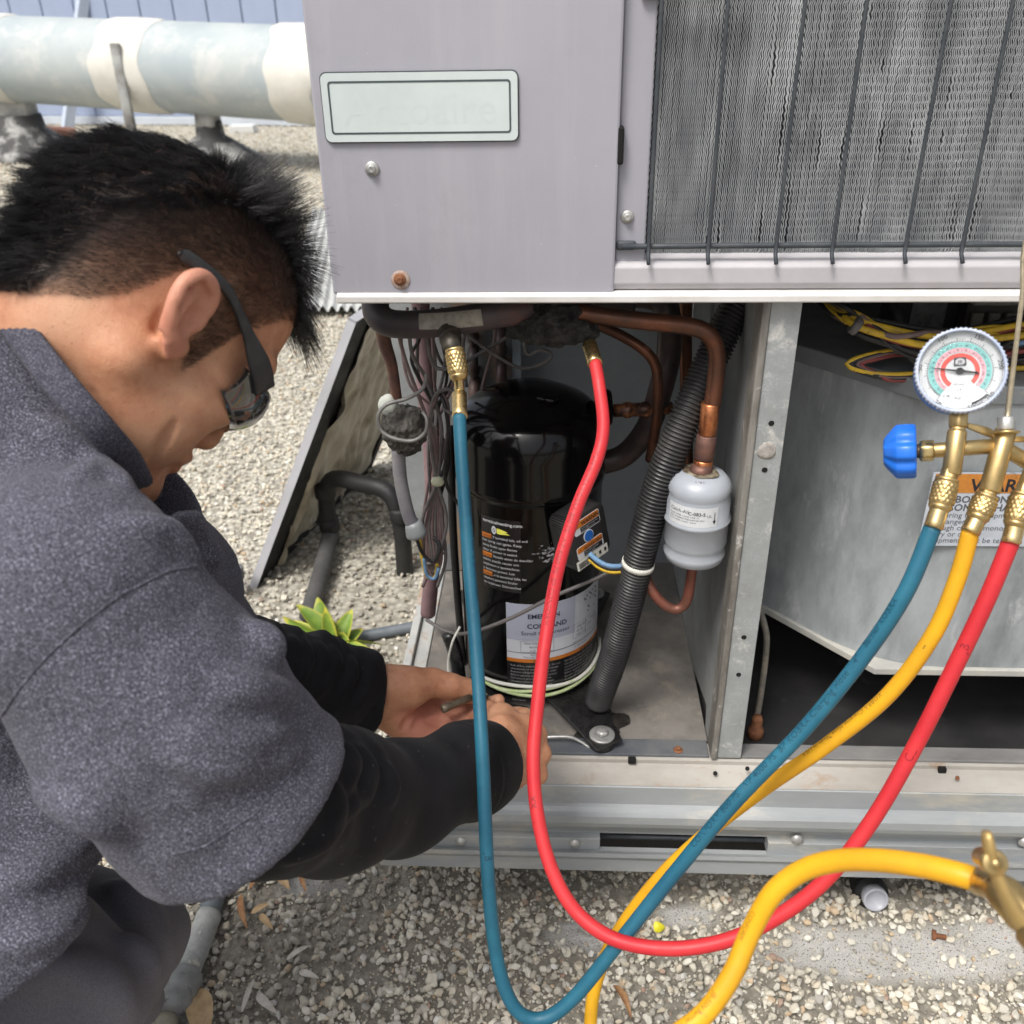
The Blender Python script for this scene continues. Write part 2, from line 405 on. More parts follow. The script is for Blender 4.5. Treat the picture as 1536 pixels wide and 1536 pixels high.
# where the bare gritty patches and the dark dirt lie, with a darker strip along under the skid
_patch = [(gz(1320, 1432), 0.15, 0.040), (gz(1490, 1425), 0.12, 0.040), (gz(880, 1405), 0.06, 0.022), (gz(1030, 1375), 0.04, 0.018), (gz(470, 1330), 0.05, 0.018)]
_dirt_and_dark = [(gz(430, 1380), 0.13, 0.06), (gz(700, 1330), 0.22, 0.03), (gz(560, 1330), 0.1, 0.03), (gz(360, 1480), 0.09, 0.06), (gz(480, 1430), .07, .04), (gz(1000, 1330), 0.5, 0.03), (gz(450, 860), 0.2, 0.1), (gz(560, 880), 0.1, 0.2)]
def blob(x, y, L):
    m = np.zeros_like(x)
    for c, rx, ry in L:
        q = ((x - c[0]) / rx)**2 + ((y - c[1]) / ry)**2
        m = np.maximum(m, np.clip(1.6 - q, 0, 1))
    return m
def wav(x, y, s, seed):
    r = np.random.default_rng(seed); m = np.zeros_like(x)
    for _ in range(7):
        a = r.uniform(0, 6.28); k = r.uniform(0.6, 1.6) * s; m = m + np.sin(k * (np.cos(a) * x + np.sin(a) * y) + r.uniform(0, 6.28))
    return m / 7
def bare_at(x, y): return np.clip(blob(x, y, _patch) + wav(x, y, 70, 3) * 0.5, 0, 1) * (blob(x, y, _patch) > 0)
def dirt_and_dark_at(x, y): return np.clip(blob(x, y, _dirt_and_dark) * (0.75 + wav(x, y, 60, 5)) + np.clip(wav(x, y, 30, 8) - 0.35, 0, 1), 0, 1)
gx = np.concatenate([-np.geomspace(450, 1.3, 18), np.linspace(-1.2, 1.2, 241), np.geomspace(1.3, 450, 18)])
gy = np.concatenate([-np.geomspace(450, 1.0, 16), np.linspace(-0.9, 1.5, 241), np.geomspace(1.6, 450, 28)])
X_, Y_ = np.meshgrid(gx, gy, indexing='ij')
_n = len(gy); _i, _j = np.meshgrid(np.arange(len(gx) - 1), np.arange(_n - 1), indexing='ij'); _a = (_i * _n + _j).ravel()
go = build('ground', np.c_[X_.ravel(), Y_.ravel(), np.zeros(X_.size)], np.c_[_a, _a + _n, _a + _n + 1, _a + 1], ground_mat(), origin=np.zeros(3),
           attrs=dict(bare=bare_at(X_, Y_).ravel(), dirt=dirt_and_dark_at(X_, Y_).ravel() * 0.9, far=np.clip((Y_ - 0.3) / 0.6, 0, 1).ravel()))
tag(go, kind='structure')

def gravel_mat():
    t = NT('mixed_gravel_stone')
    g = t.n('ShaderNodeNewGeometry'); r = g.outputs['Random Per Island']
    cr = t.n('ShaderNodeValToRGB'); e = cr.color_ramp; e.interpolation = 'CONSTANT'
    cols = [(0.0, (0.46, 0.43, 0.365)), (0.14, (0.57, 0.53, 0.435)), (0.30, (0.66, 0.62, 0.52)), (0.46, (0.53, 0.50, 0.435)), (0.62, (0.34, 0.325, 0.295)), (0.68, (0.61, 0.54, 0.42)), (0.79, (0.71, 0.68, 0.59)), (0.91, (0.53, 0.40, 0.265)), (0.94, (0.36, 0.24, 0.18)), (0.96, (0.70, 0.69, 0.65))]
    while len(e.elements) < len(cols): e.elements.new(0.5)
    for k, (p, c) in enumerate(cols): e.elements[k].position = p; e.elements[k].color = (*c, 1)
    t.l(r, cr.inputs['Fac'])
    c = t.mix(t.ramp(t.noise(140, 5, 0.7), 0.33, 0.7, 0, 0.4), cr.outputs['Color'], (0.40, 0.37, 0.305))
    c = t.mix(t.mul(t.attr('dirt'), 0.8), c, t.mix(t.ramp(t.noise(90, 4), .4, .65), (0.13, 0.12, 0.10), (0.27, 0.25, 0.215)))
    t.set(color=c, rough=0.85, spec=0.3); t.bump(t.noise(500, 4), 0.4, 0.001)
    return t.m
def ico(sub):
    bm = bmesh.new(); bmesh.ops.create_icosphere(bm, subdivisions=sub, radius=1.0); bm.verts.index_update()
    V = np.array([v.co[:] for v in bm.verts]); F = np.array([[v.index for v in f.verts] for f in bm.faces]); bm.free(); return V, F
def pebbles(n, xr, yr, smin, smax, sub, seed, dens, sink=0.25, pad=300):
    r = np.random.default_rng(seed)
    x = r.uniform(*xr, n); y = r.uniform(*yr, n)
    P = np.c_[x, y, np.zeros(n)] - CAM
    z = P @ _fw; px = 768 + FPX * (P @ _rt) / z; py = 768 - FPX * (P @ _up) / z
    k = (z > 0.1) & (px > -pad) & (px < 1536 + pad) & (py < 1536 + pad) & (py > -100) & (r.uniform(0, 1, n) < dens(x, y))
    x, y = x[k], y[k]; n = len(x)
    s = smin + (smax - smin) * r.beta(1.6, 2.6, n)
    V0, F0 = ico(sub); nv = len(V0)
    protos = []
    for q in range(14):                          # broken stones: a ball cut by a few planes
        W = V0.copy() * r.uniform(0.9, 1.1, (nv, 1))
        for _ in range(7):
            d = r.normal(size=3); d /= np.linalg.norm(d); h = r.uniform(0.5, 0.8)
            e = np.maximum(W @ d - h, 0); W = W - e[:, None] * d
        protos.append(W * np.array([1, r.uniform(0.65, 0.95), r.uniform(0.5, 0.75)]))
    protos = np.array(protos)
    Q = r.normal(size=(n, 4)) * np.array([1, 0.35, 0.35, 1]); Q /= np.linalg.norm(Q, axis=1)[:, None]
    w, a, b, c = Q.T
    R = np.stack([1 - 2 * (b * b + c * c), 2 * (a * b - c * w), 2 * (a * c + b * w), 2 * (a * b + c * w), 1 - 2 * (a * a + c * c), 2 * (b * c - a * w), 2 * (a * c - b * w), 2 * (b * c + a * w), 1 - 2 * (a * a + b * b)], 1).reshape(n, 3, 3)
    L = protos[r.integers(0, len(protos), n)] * s[:, None, None] * 0.5
    V = np.einsum('nij,nkj->nki', R, L)
    zc = s * (0.32 - sink * 0.5) + r.uniform(0, 1, n)**2 * s * 0.55
    V += np.stack([x, y, zc], 1)[:, None]
    F = (F0[None] + (np.arange(n) * nv)[:, None, None]).reshape(-1, 3)
    return V.reshape(-1, 3), F, np.repeat(dirt_and_dark_at(x, y) * r.uniform(0.35, 1, n), nv)
def dn(x, y): return (1 - 0.86 * bare_at(x, y)) * (1 - 0.42 * np.clip(dirt_and_dark_at(x, y), 0, 1)) * np.where(y > 0.12, 0.25, 1.0)
def dm(x, y): return np.where((x > -0.235) & (y < 1.0), 0.0, 1 - 0.3 * dirt_and_dark_at(x, y))
_sets = [pebbles(17000, (-0.85, 0.85), (-0.5, 0.30), 0.006, 0.0195, 2, 11, dn),
         pebbles(38000, (-0.85, 0.85), (-0.5, 0.30), 0.0022, 0.008, 1, 17, lambda x, y: dn(x, y) * 0.75 + 0.06),
         pebbles(33000, (-2.6, -0.1), (0.30, 3.0), 0.007, 0.021, 1, 12, dm),
         pebbles(36000, (-6.5, 0.6), (3.0, 9.2), 0.012, 0.034, 1, 13, dm)]
_V = []; _F = []; _A = []; _o = 0
for v, f, a in _sets:
    _V.append(v); _F.append(f + _o); _A.append(a); _o += len(v)
gv = build('gravel', np.concatenate(_V), np.concatenate(_F), gravel_mat(), smooth=False, origin=np.zeros(3), attrs=dict(dirt=np.concatenate(_A)))
tag(gv, kind='stuff')

# far wall of blue-grey boards
w0, w1 = gz(0, 187), gz(470, 190)
wd = (w1 - w0) / np.linalg.norm(w1 - w0); wn = np.array([wd[1], -wd[0], 0]); wrot = math.atan2(wd[1], wd[0])
WALLM = mat('blue_grey_wall_boards', (0.33, 0.39, 0.53), (0.29, 0.35, 0.48), 1.6, c3=(0.42, 0.47, 0.58), s3=4, lo3=0.6, hi3=0.75, stretch3=(1, 1, 0.2), rough=0.6)
wall = thing('boarded_wall', tuple(w0), 'long blue grey wall of upright boards at the far edge of the roof', 'wall')
pw = 0.337
v, f = box((0.006, 0.0, 0.09), (pw - 0.006, 0.03, 2.6), 0.004)
pl = build('board', v, f, WALLM, wall, smooth=False, origin=np.zeros(3)); pl.location = (0, 0, 0)
R3 = np.array([[wd[0], -wd[1], 0], [wd[1], wd[0], 0], [0, 0, 1]])
pl.rotation_euler = (0, 0, wrot)
off0 = 12 / 470 * np.linalg.norm(w1 - w0)
for i in range(-8, 16):
    l = tuple(wd * (off0 + i * pw)); 
    if i == -8: pl.location = l
    else: clone(pl, l, wall)
sill = Mesh()
for (lo, hi) in (((-3, -0.03, 0.012), (6, 0.02, 0.085)),):
    v, f = box(lo, hi, 0.004); sill.add(v @ R3.T + w0, f)
sill.build('base_sill', mat('pale_wall_sill', (0.55, 0.6, 0.66), (0.48, 0.52, 0.58), 3, rough=0.6), wall, False)
bk = Mesh(); v, f = box((-3, 0.032, 0.0), (6, 0.06, 2.6)); bk.add(v @ R3.T + w0, f)
bk.build('backing', mat('dark_seam_backing', (0.07, 0.075, 0.09), (0.22, 0.08, 0.09), 2.2, 0.5, 0.6, rough=0.8), wall, False)

# fat painted duct on stands
dA, dB = D(-260, 75, 7.9), D(900, 135, 5.9)
_dd = dB - dA; _du = _dd / np.linalg.norm(_dd)
def duct_at(px):                                  # the axis point seen at photo column px
    lo, hi = 0.0, 1.0
    for _ in range(40):
        m = (lo + hi) / 2; P = dA + _dd * m - CAM
        if 768 + FPX * (P @ _rt) / (P @ _fw) < px: lo = m
        else: hi = m
    return dA + _dd * lo
DUCT = mat('blue_grey_duct_paint', (0.34, 0.39, 0.41), (0.42, 0.455, 0.455), 2, c3=(0.56, 0.56, 0.53), s3=2.6, lo3=0.5, hi3=0.72, rough=0.6, bump=0.15, bs=20, bd=0.004)
SEAL = mat('cream_duct_sealant', (0.66, 0.645, 0.59), (0.54, 0.53, 0.49), 3, c3=(0.25, 0.24, 0.22), s3=4, lo3=0.64, hi3=0.78, rough=0.8, bump=0.4, bs=15, bd=0.006)
rd = 0.305
duct = thing('roof_duct', tuple(D(205, 60, 6.9) * [1, 1, 0]), 'fat blue grey painted duct with cream sealant bands in front of the far wall', 'duct')
Mesh().tube([dA, (dA + dB) / 2, dB], rd, 40, 0.25).build('pipe', DUCT, duct)
def ragged(px0, px1, seed, g=0.012):
    a, b = duct_at(px0), duct_at(px1); L = np.linalg.norm(b - a); n, bb, ax = basis(_du); r = np.random.default_rng(seed); th = np.linspace(0, 2 * np.pi, 48, endpoint=False)
    e0 = sum(np.sin(k * th + r.uniform(0, 6)) * r.uniform(0.004, 0.022) for k in (1, 2, 3, 4, 7)); e1 = sum(np.sin(k * th + r.uniform(0, 6)) * r.uniform(0.004, 0.022) for k in (1, 2, 3, 4, 7)); V = []; 
    for q, (t, gg) in enumerate(((0, 0.002), (0.06, g), (0.5, g + 0.004), (0.94, g), (1, 0.002))):
        h = t * L + e0 * (1 - t) + e1 * t
        V.append(a + h[:, None] * ax + (rd + gg) * (np.cos(th)[:, None] * n + np.sin(th)[:, None] * bb))
    F = [[i * 48 + k, i * 48 + (k + 1) % 48, (i + 1) * 48 + (k + 1) % 48, (i + 1) * 48 + k] for i in range(4) for k in range(48)]
    return np.concatenate(V), F
for k, (a, b) in enumerate(((-40, 28), (182, 252), (432, 500))):
    v, f = ragged(a, b, 20 + k); build('sealant_band', v, f, SEAL, duct)
c = duct_at(207); 
Mesh().box(c + [-0.035, -rd - 0.05, -rd - 0.10], c + [0.035, -rd - 0.005, rd * 0.55], 0.01).build('strap', mat('stained_strap', (0.36, 0.37, 0.36), (0.14, 0.13, 0.12), 5, rough=0.7), duct)
for px, w in ((8, 0.12), (300, 0.07)):
    c = duct_at(px); s = Mesh(); s.box((c[0] - w, c[1] - 0.1, 0.28), (c[0] + w, c[1] + 0.1, c[2] - rd * 0.8), 0.02)
    s.build('stand', mat('grey_stand', (0.42, 0.42, 0.40), (0.2, 0.2, 0.19), 4, c3=(0.1, 0.1, 0.1), s3=4, rough=0.8), duct)
    Mesh().lathe([(0.40, 0), (0.36, 0.06), (w * 1.5, 0.22), (w * 1.35, 0.32)], (c[0], c[1], 0.0), (0, 0, 1), 20).build('flashing', mat('tar_flashing', (0.06, 0.06, 0.06), (0.35, 0.35, 0.34), 4, 0.5, 0.6, rough=0.8), duct)

b0 = gz(101, 193); b1 = at(128, -30, b0[1] + 0.25)
o = Mesh().add(*sweep([b0, b1], 0.065, 4, 0.5)[:2]).build('brace', mat('pale_blue_steel', (0.50, 0.56, 0.66), (0.44, 0.5, 0.6), 3, rough=0.5), smooth=False, origin=b0)
tag(o, 'pale slanting steel brace behind the fat duct', 'brace')
c = gz(66, 219)
o = Mesh().box((-0.3, -0.08, 0), (0.28, 0.1, 0.16), 0.03, [[.96, -.2, 0.05], [.2, .97, 0], [-.1, 0, 1]]).build('clay_block', mat('terracotta', (0.42, 0.2, 0.14), (0.5, 0.29, 0.21), 6, rough=0.9), origin=np.zeros(3)); o.location = tuple(c)
tag(o, 'small terracotta block on gravel by the duct stand', 'block')
c = gz(365, 199); o = Mesh().box((-0.11, -0.07, 0), (0.12, 0.07, 0.07), 0.008).build('cover_box', mat('white_box_paint', (0.62, 0.63, 0.62), rough=0.5), smooth=False, origin=np.zeros(3)); o.location = tuple(c)
tag(o, 'little white box low at the foot of the far wall', 'box')

# corrugated sheet lying behind the unit
P0, P1, P2 = gz(470, 318, 0.03), gz(560, 318, 0.03), gz(425, 470, 0.02)
def fn(u, v):
    return P0 + np.outer(u, P1 - P0) * 1.2 + np.outer(v, P2 - P0) + np.c_[np.zeros((len(u), 2)), 0.012 * np.sin(u * 2 * np.pi * 11) + 0.02 + 0.06 * v * 0]
V, F = quad_grid(fn, 0, 1.5, 0, 1, 132, 2)
o = build('corrugated_sheet', V, F, mat('pale_grey_corrugated', (0.50, 0.51, 0.50), (0.40, 0.41, 0.40), 3, rough=0.6)); tag(o, 'pale corrugated sheet lying on gravel behind the hair', 'roofing sheet')

# removed access panel leaning beside the unit, lined with insulation
pn, pf = gz(372, 882), gz(546, 704)              # bottom edge, near and far end
tn = at(522, 477, 0.84); up_ = tn - pn
tf = pf + up_
side = (pf - pn) / np.linalg.norm(pf - pn); upn = up_ / np.linalg.norm(up_); nrm = np.cross(side, upn); nrm /= np.linalg.norm(nrm)
if nrm @ (CAM - pn) < 0: nrm = -nrm
Wd, Hd = np.linalg.norm(pf - pn), np.linalg.norm(up_)
panel = thing('access_panel', tuple(pn), 'removed grey access panel with dirty insulation leaning beside the open unit', 'panel')
PP = lambda u, v, w: pn + side * u + upn * v + nrm * w
tray = Mesh(); 
tray.add(*extrude_poly([PP(0, 0, 0), PP(Wd, 0, 0), PP(Wd, Hd, 0), PP(0, Hd, 0)], nrm * 0.002))
for a, b in (((0, 0), (0.003, Hd)), ((Wd - 0.003, 0), (Wd, Hd)), ((0, 0), (Wd, 0.003)), ((0, Hd - 0.003), (Wd, Hd))):
    tray.add(*extrude_poly([PP(a[0], a[1], 0.0021), PP(b[0], a[1], 0.0021), PP(b[0], b[1], 0.0021), PP(a[0], b[1], 0.0021)], nrm * 0.016))
tray.build('tray', mat('panel_back_paint', (0.42, 0.42, 0.45), (0.36, 0.36, 0.38), 6, rough=0.5), panel, False)
gk = Mesh()
for a, b in (((0.004, 0.004), (0.092, Hd - 0.004)), ((Wd - 0.03, 0.004), (Wd - 0.004, Hd - 0.004)), ((0.092, 0.004), (Wd - 0.03, 0.03))):
    gk.add(*extrude_poly([PP(a[0], a[1], 0.012), PP(b[0], a[1], 0.012), PP(b[0], b[1], 0.012), PP(a[0], b[1], 0.012)], nrm * 0.005, 0.001))
gk.build('gasket', mat('black_gasket', (0.012, 0.012, 0.012), (0.035, 0.033, 0.03), 20, rough=0.7), panel, False)
def lin(u, v):
    w = 0.014 + 0.012 * wav(u * 1.6 + v, v * 0.5 - u, 38, 4) + 0.006 * wav(u, v, 120, 6) + 0.01 * np.exp(-((u - 0.095 - 0.02 * np.sin(v * 9)) / 0.02)**2)
    return pn + np.outer(u, side) + np.outer(v, upn) + np.outer(w, nrm)
V, F = quad_grid(lin, 0.080, Wd - 0.02, 0.02, Hd - 0.01, 60, 90)
build('insulation', V, F, mat('grimy_foil_insulation', (0.62, 0.55, 0.42), (0.74, 0.68, 0.55), 12, 0.35, 0.65, stretch=(1, 1, 0.5), c3=(0.17, 0.125, 0.07), s3=9, lo3=0.47, hi3=0.70, stretch3=(1, 1, 0.4), rough=0.6, bump=0.3, bs=120), panel)

# black drain trap and pipes on the gravel
BPIPE = mat('black_drain_pipe', (0.010, 0.010, 0.011), (0.025, 0.024, 0.023), 14, rough=0.6, bump=0.2)
g1, g2 = gz(497, 812, 0.03), gz(606, 842, 0.03)
def above(g, z): return np.array([g[0], g[1], z])
trap = thing('drain_trap', tuple(g1), 'black bent drain trap standing on gravel beside the unit', 'drain pipe')
T1, T2 = above(g1, 0.175), above(g2, 0.175)
mid = (T1 + T2) / 2
Mesh().tube([above(g1, 0.03), above(g1, 0.13), T1 + (T2 - T1) * 0.12 + [0, 0, 0.02], mid + [0, 0, 0.028], T2 + (T1 - T2) * 0.12 + [0, 0, 0.02], above(g2, 0.12), above(g2, 0.0)], 0.0190, 18, 0.012).build('bend', BPIPE, trap)
for g, z in ((g1, 0.075), (g1, 0.16), (g2, 0.15)):
    Mesh().lathe([(0.0205, -0.016), (0.0232, -0.012), (0.0232, 0.012), (0.0205, 0.016)], above(g, z), (0, 0, 1), 20).build('collar', BPIPE, trap)
e = gz(462, 925, 0.026)
Mesh().tube([above(g1, 0.05), (above(g1, 0.028) + e) / 2 + [0, 0, .004], e], [0.0195, 0.0185, 0.0185], 16, 0.02).build('run_pipe', mat('dusty_dark_pipe', (0.085, 0.083, 0.08), (0.05, 0.05, 0.05), 12, rough=0.75), trap)
g = gz(360, 897); st = Mesh(); st.lathe([(0.012, 0), (0.012, 0.05), (0.0165, 0.052), (0.0165, 0.078), (0.012, 0.08), (0.0115, 0.062)], g, (0.02, 0, 1), 20)
o = st.build('pipe_stub', mat('dull_grey_pipe', (0.10, 0.105, 0.11), (0.16, 0.16, 0.16), 30, rough=0.6)); tag(o, 'short upright grey pipe stub in gravel beside the shirt shoulder', 'pipe')
PVC = mat('grey_pvc_conduit', (0.115, 0.135, 0.155), (0.16, 0.18, 0.2), 14, rough=0.5)
a, b, c = gz(440, 972, 0.012), gz(540, 955, 0.012), gz(640, 937, 0.014)
o = Mesh().tube([a, b, c], 0.0115, 14, 0.02).build('conduit', PVC); tag(o, 'slim grey conduit lying on gravel behind the seedling', 'conduit')

# yellow-green seedling
SEED0 = gz(505, 992)
seed = thing('seedling', tuple(SEED0), 'small seedling with yellow edged green leaves on gravel by the dark sleeve', 'plant')
LEAF = NT('variegated_leaf'); 
_lr = LEAF.n('ShaderNodeObjectInfo').outputs['Random']
LEAF.set(color=LEAF.mix(LEAF.ramp(_lr, 0, 1, 0, .55), LEAF.mix(LEAF.ramp(LEAF.attr('edge'), 0.52, 1.0), LEAF.mix(LEAF.ramp(LEAF.noise(60, 4), .35, .65), (0.13, 0.24, 0.035), (0.24, 0.34, 0.05)), (0.55, 0.50, 0.07)), (0.10, 0.17, 0.03)), rough=0.5, sss=0.0, spec=0.35)
def leaf(base, tip, w, nrm_, curl, m, parent, name='leaf'):
    base, tip = A3(base), A3(tip); ax = tip - base; L = np.linalg.norm(ax); ax /= L
    n = A3(nrm_) - ax * (A3(nrm_) @ ax); n /= np.linalg.norm(n); sd = np.cross(ax, n); V = []; E = []
    for i in range(13):
        t = i / 12; ww = w * (np.sin(np.pi * min(1, t**0.75 * 0.97 + 0.02)))**0.8 + 0.0004
        for j in range(5):
            q = (j - 2) / 2; V.append(base + ax * L * t + sd * ww * q + n * (abs(q) * ww * 0.45 + curl * L * (t * (1 - t) * 2 - t * t * 0.5))); E.append(abs(q)**1.5 if t < 0.9 else 1)
    F = [[i * 5 + j, i * 5 + j + 1, (i + 1) * 5 + j + 1, (i + 1) * 5 + j] for i in range(12) for j in range(4)]
    return build(name, V, F, m, parent, attrs=dict(edge=E))
b = SEED0 + np.array([0, 0, 0.035])
for (x, y, w, dz) in ((476, 896, 16, 0.02), (446, 906, 14, 0.0), (424, 926, 11, -.02), (487, 914, 9, -.05), (528, 914, 12, 0.01), (495, 962, 13, -.05), (526, 948, 10, 0.02), (544, 942, 9, .03), (524, 962, 11, -.02), (574, 964, 9, -.03), (412, 944, 9, 0.02), (462, 972, 11, -.06), (500, 930, 9, .03), (560, 978, 8, -.05), (440, 930, 10, .04), (512, 975, 9, -.06)):
    bb = b + RNG.normal(0, 0.006, 3); d = (bb - CAM) @ _fw + dz
    tip = D(x, y, d); leaf(bb, tip, 1.2 * w * d / FPX, _up * 0.5 - _fw * 0.6 + RNG.normal(0, 0.35, 3), RNG.uniform(0.02, 0.12), LEAF.m, seed)
Mesh().tube([SEED0, SEED0 + [0.002, 0, 0.02], b], 0.003, 8, 0.006).build('stem', mat('green_stem', (0.2, 0.24, 0.06), rough=0.6), seed)

# jointed conduit on the roof beside the man's knee
q = [gz(420, 1130, 0.02), gz(372, 1210, 0.02), gz(338, 1290, 0.02), gz(310, 1385, 0.02)]
cd = thing('jointed_conduit', tuple(q[3]), 'grey plastic conduit with a stained joint beside the kneeling knee', 'conduit')
Mesh().tube(q, 0.0165, 18, 0.02, flat=0.9).build('conduit_run', PVC, cd)
q2 = [gz(314, 1372, 0.021), gz(292, 1430, 0.022), gz(278, 1462, 0.023)]
STP = mat('paint_peeling_pipe', (0.40, 0.41, 0.39), (0.26, 0.27, 0.26), 40, c3=(0.58, 0.56, 0.47), s3=40, lo3=0.58, hi3=0.66, rough=0.7, bump=0.2)
Mesh().tube(q2, 0.0172, 18, 0.01).build('peeling_sleeve', STP, cd)
ax = gz(250, 1536, 0.024) - q2[2]; ax /= np.linalg.norm(ax)
Mesh().lathe([(0.018, -0.004), (0.0225, 0.0), (0.0238, 0.003), (0.0238, 0.030), (0.0225, 0.034), (0.0235, 0.036), (0.0245, 0.042), (0.0245, 0.056), (0.022, 0.060), (0.0155, 0.061)], q2[2], ax, 28).build('coupling', mat('stained_grey_coupling', (0.30, 0.305, 0.29), (0.19, 0.195, 0.19), 40, c3=(0.12, 0.11, 0.10), s3=50, rough=0.7, bump=0.2), cd)
Mesh().tube([q2[2] + ax * 0.055, q2[2] + ax * 0.09, q2[2] + ax * 0.25], 0.0148, 18, 0.02).build('tail_pipe', mat('yellowed_pipe', (0.40, 0.37, 0.28), (0.28, 0.26, 0.2), 30, rough=0.6), cd)

# white drain cap below the skid
c = gz(1311, 1345, 0.02) 
o_ = thing('drain_outlet', tuple(c * [1, 1, 0]), 'white plastic drain cap under the grey skid rail', 'drain cap')
ax = np.array([0.02, -0.85, 0.30]); ax /= np.linalg.norm(ax)
Mesh().lathe([(0.013, -0.012), (0.0165, -0.006), (0.0175, 0.0), (0.0175, 0.008), (0.0160, 0.010), (0.0142, 0.009), (0.0125, 0.005)], c, ax, 28).build('cap', mat('milky_plastic', (0.42, 0.43, 0.47), (0.36, 0.37, 0.41), 40, rough=0.35), o_)
Mesh().tube([c - ax * 0.008, c - ax * 0.03, c + [0.0, 0.06, 0.018], c + [0, .12, .02]], 0.0235, 16, 0.01).build('rubber_elbow', BLKM, o_)

# dry leaves, twigs and scraps on the gravel
DRY = mat('dry_brown_leaf', (0.26, 0.12, 0.05), (0.40, 0.23, 0.11), 90, rough=0.7)
TAN = mat('dry_tan_leaf', (0.52, 0.37, 0.20), (0.40, 0.27, 0.14), 90, rough=0.7)
PALE = mat('bleached_twig', (0.56, 0.53, 0.48), (0.44, 0.40, 0.34), 90, rough=0.8)
def scrap(px, py, dx, dy, w, m, label, grp, curl=0.15, nm='dry_leaf', cat='leaf'):
    a, b = gz(px - dx, py - dy, 0.012), gz(px + dx, py + dy, 0.016)
    c = (a + b) / 2
    o = leaf(a, b, w, (RNG.normal(0, .4), -0.3, 1), curl, m, None, nm); tag(o, label, cat, grp)
G = 'dry leaves scattered by the conduit'
scrap(365, 1366, 3, 24, 0.005, DRY, 'dark brown upright dry leaf beside the peeling pipe sleeve', G)
scrap(391, 1362, 14, -8, 0.004, TAN, 'slanting tan dry leaf right of the dark brown leaf', G)
scrap(399, 1382, 9, 10, 0.0045, TAN, 'tan dry leaf lowest of the cluster under the elbow', G)
scrap(386, 1320, 12, -14, 0.004, DRY, 'brown curled leaf under the black sleeve elbow', G)
scrap(424, 1320, 9, 12, 0.007, TAN, 'broad tan leaf tucked under the black sleeve', G)
scrap(455, 1321, 3, 15, 0.004, DRY, 'reddish brown leaf at the right of the cluster under the sleeve', G)
scrap(934, 1500, 14, 22, 0.005, DRY, 'long brown leaf beside the lowest bend of the blue hose', 'loose dry leaves by the hoses', 0.25)
scrap(372, 1492, 9, -26, 0.003, PALE, 'long pale husk in dirt right of the coupling', 'pale husks on the dark dirt')
scrap(448, 1428, 18, -12, 0.003, PALE, 'white curved husk on dark dirt below the sleeve', 'pale husks on the dark dirt', 0.3)
scrap(400, 1505, 14, 14, 0.005, PALE, 'crumpled pale husk near the bottom edge right of the long husk', 'pale husks on the dark dirt', 0.3)
scrap(463, 1462, 14, 4, 0.004, PALE, 'short bleached husk below the white curved husk', 'pale husks on the dark dirt', 0.2)
c_ = leaf(gz(296, 1484, .02), gz(306, 1570, .03), .016, (0.2, -.2, 1), .05, TAN, None, 'dry_leaf'); tag(c_, 'large orange tan leaf under the end of the jointed conduit', 'leaf')
scrap(990, 1393, 8, -4, 0.008, mat('yellow_petal', (0.75, 0.68, 0.03), (0.6, 0.55, 0.03), 80, rough=0.5), 'bright yellow petal on gravel between the crossing hoses', None, 0.4, 'petal', 'petal')
c = gz(1398, 1402, 0.005); o = Mesh().lathe([(0.007, 0), (0.007, 0.005), (0.0035, 0.0055), (0.0035, 0.018)], c, (1, -.3, 0.1), 8).build('loose_screw', RUST); tag(o, 'rusty loose screw on the bare gritty patch', 'screw')
# ------------------------------------------------------------------ the packaged air conditioner
XL, XPR, XR, ZLIP, ZTOP, ZFL, YB = -0.222, 0.0555, 1.35, 0.869, 1.62, 0.262, 0.95
ac = thing('air_conditioner', (0.4, 0.45, 0.0), 'open lavender rooftop air conditioner on a grey steel skid', 'air conditioner')
fp = Mesh(); fp.box((XL, -0.014, 0.8765), (XPR, -0.0005, ZTOP), 0.0025)
front = fp.build('front_panel', LAV, ac, False)
Mesh().box((XL, 0.0, 0.8795), (XL + 0.002, YB, ZTOP)).box((XL + .002, YB - 0.002, 0.8795), (XR, YB, ZTOP)).box((XR - .002, 0.03, 0.8795), (XR, YB - .002, ZTOP)).box((XL + .002, 0.001, ZTOP - .02), (XR - .002, YB - .002, ZTOP - .001)).build('cabinet_shell', LAV, ac, False)
def screw(c, nrm_, r, m, parent, name='screw', washer=True):
    s = Mesh(); n, b, a_ = basis(nrm_)
    if washer: s.lathe([(r, 0), (r, 0.001), (r * 0.82, 0.002)], c, nrm_, 20)
    hx = lambda a, i: np.cos(np.pi / 6) / np.cos((a + 0.3) % (np.pi / 3) - np.pi / 6)
    s.lathe([(r * 0.62, 0.0015), (r * 0.62, 0.0045), (r * 0.5, 0.0055), (r * 0.3, 0.005)], c, nrm_, 24, mod=hx)
    return s.build(name, m, parent)
screw(at(558, 253, -0.0145), (0, -1, 0), 0.0068, STEEL, ac)
screw(at(600, 419, -0.0145), (0, -1, 0), 0.0062, RUST, ac)
Mesh().lathe([(0.0095, 0.0), (0.0092, 0.0006), (0.006, 0.0008)], at(601, 420, -0.0142), (0, -1, 0), 20).build('rust_stain_ring', mat('rust_bloom', (0.36, 0.22, 0.16), (0.45, 0.40, 0.38), 200, rough=0.8), ac)
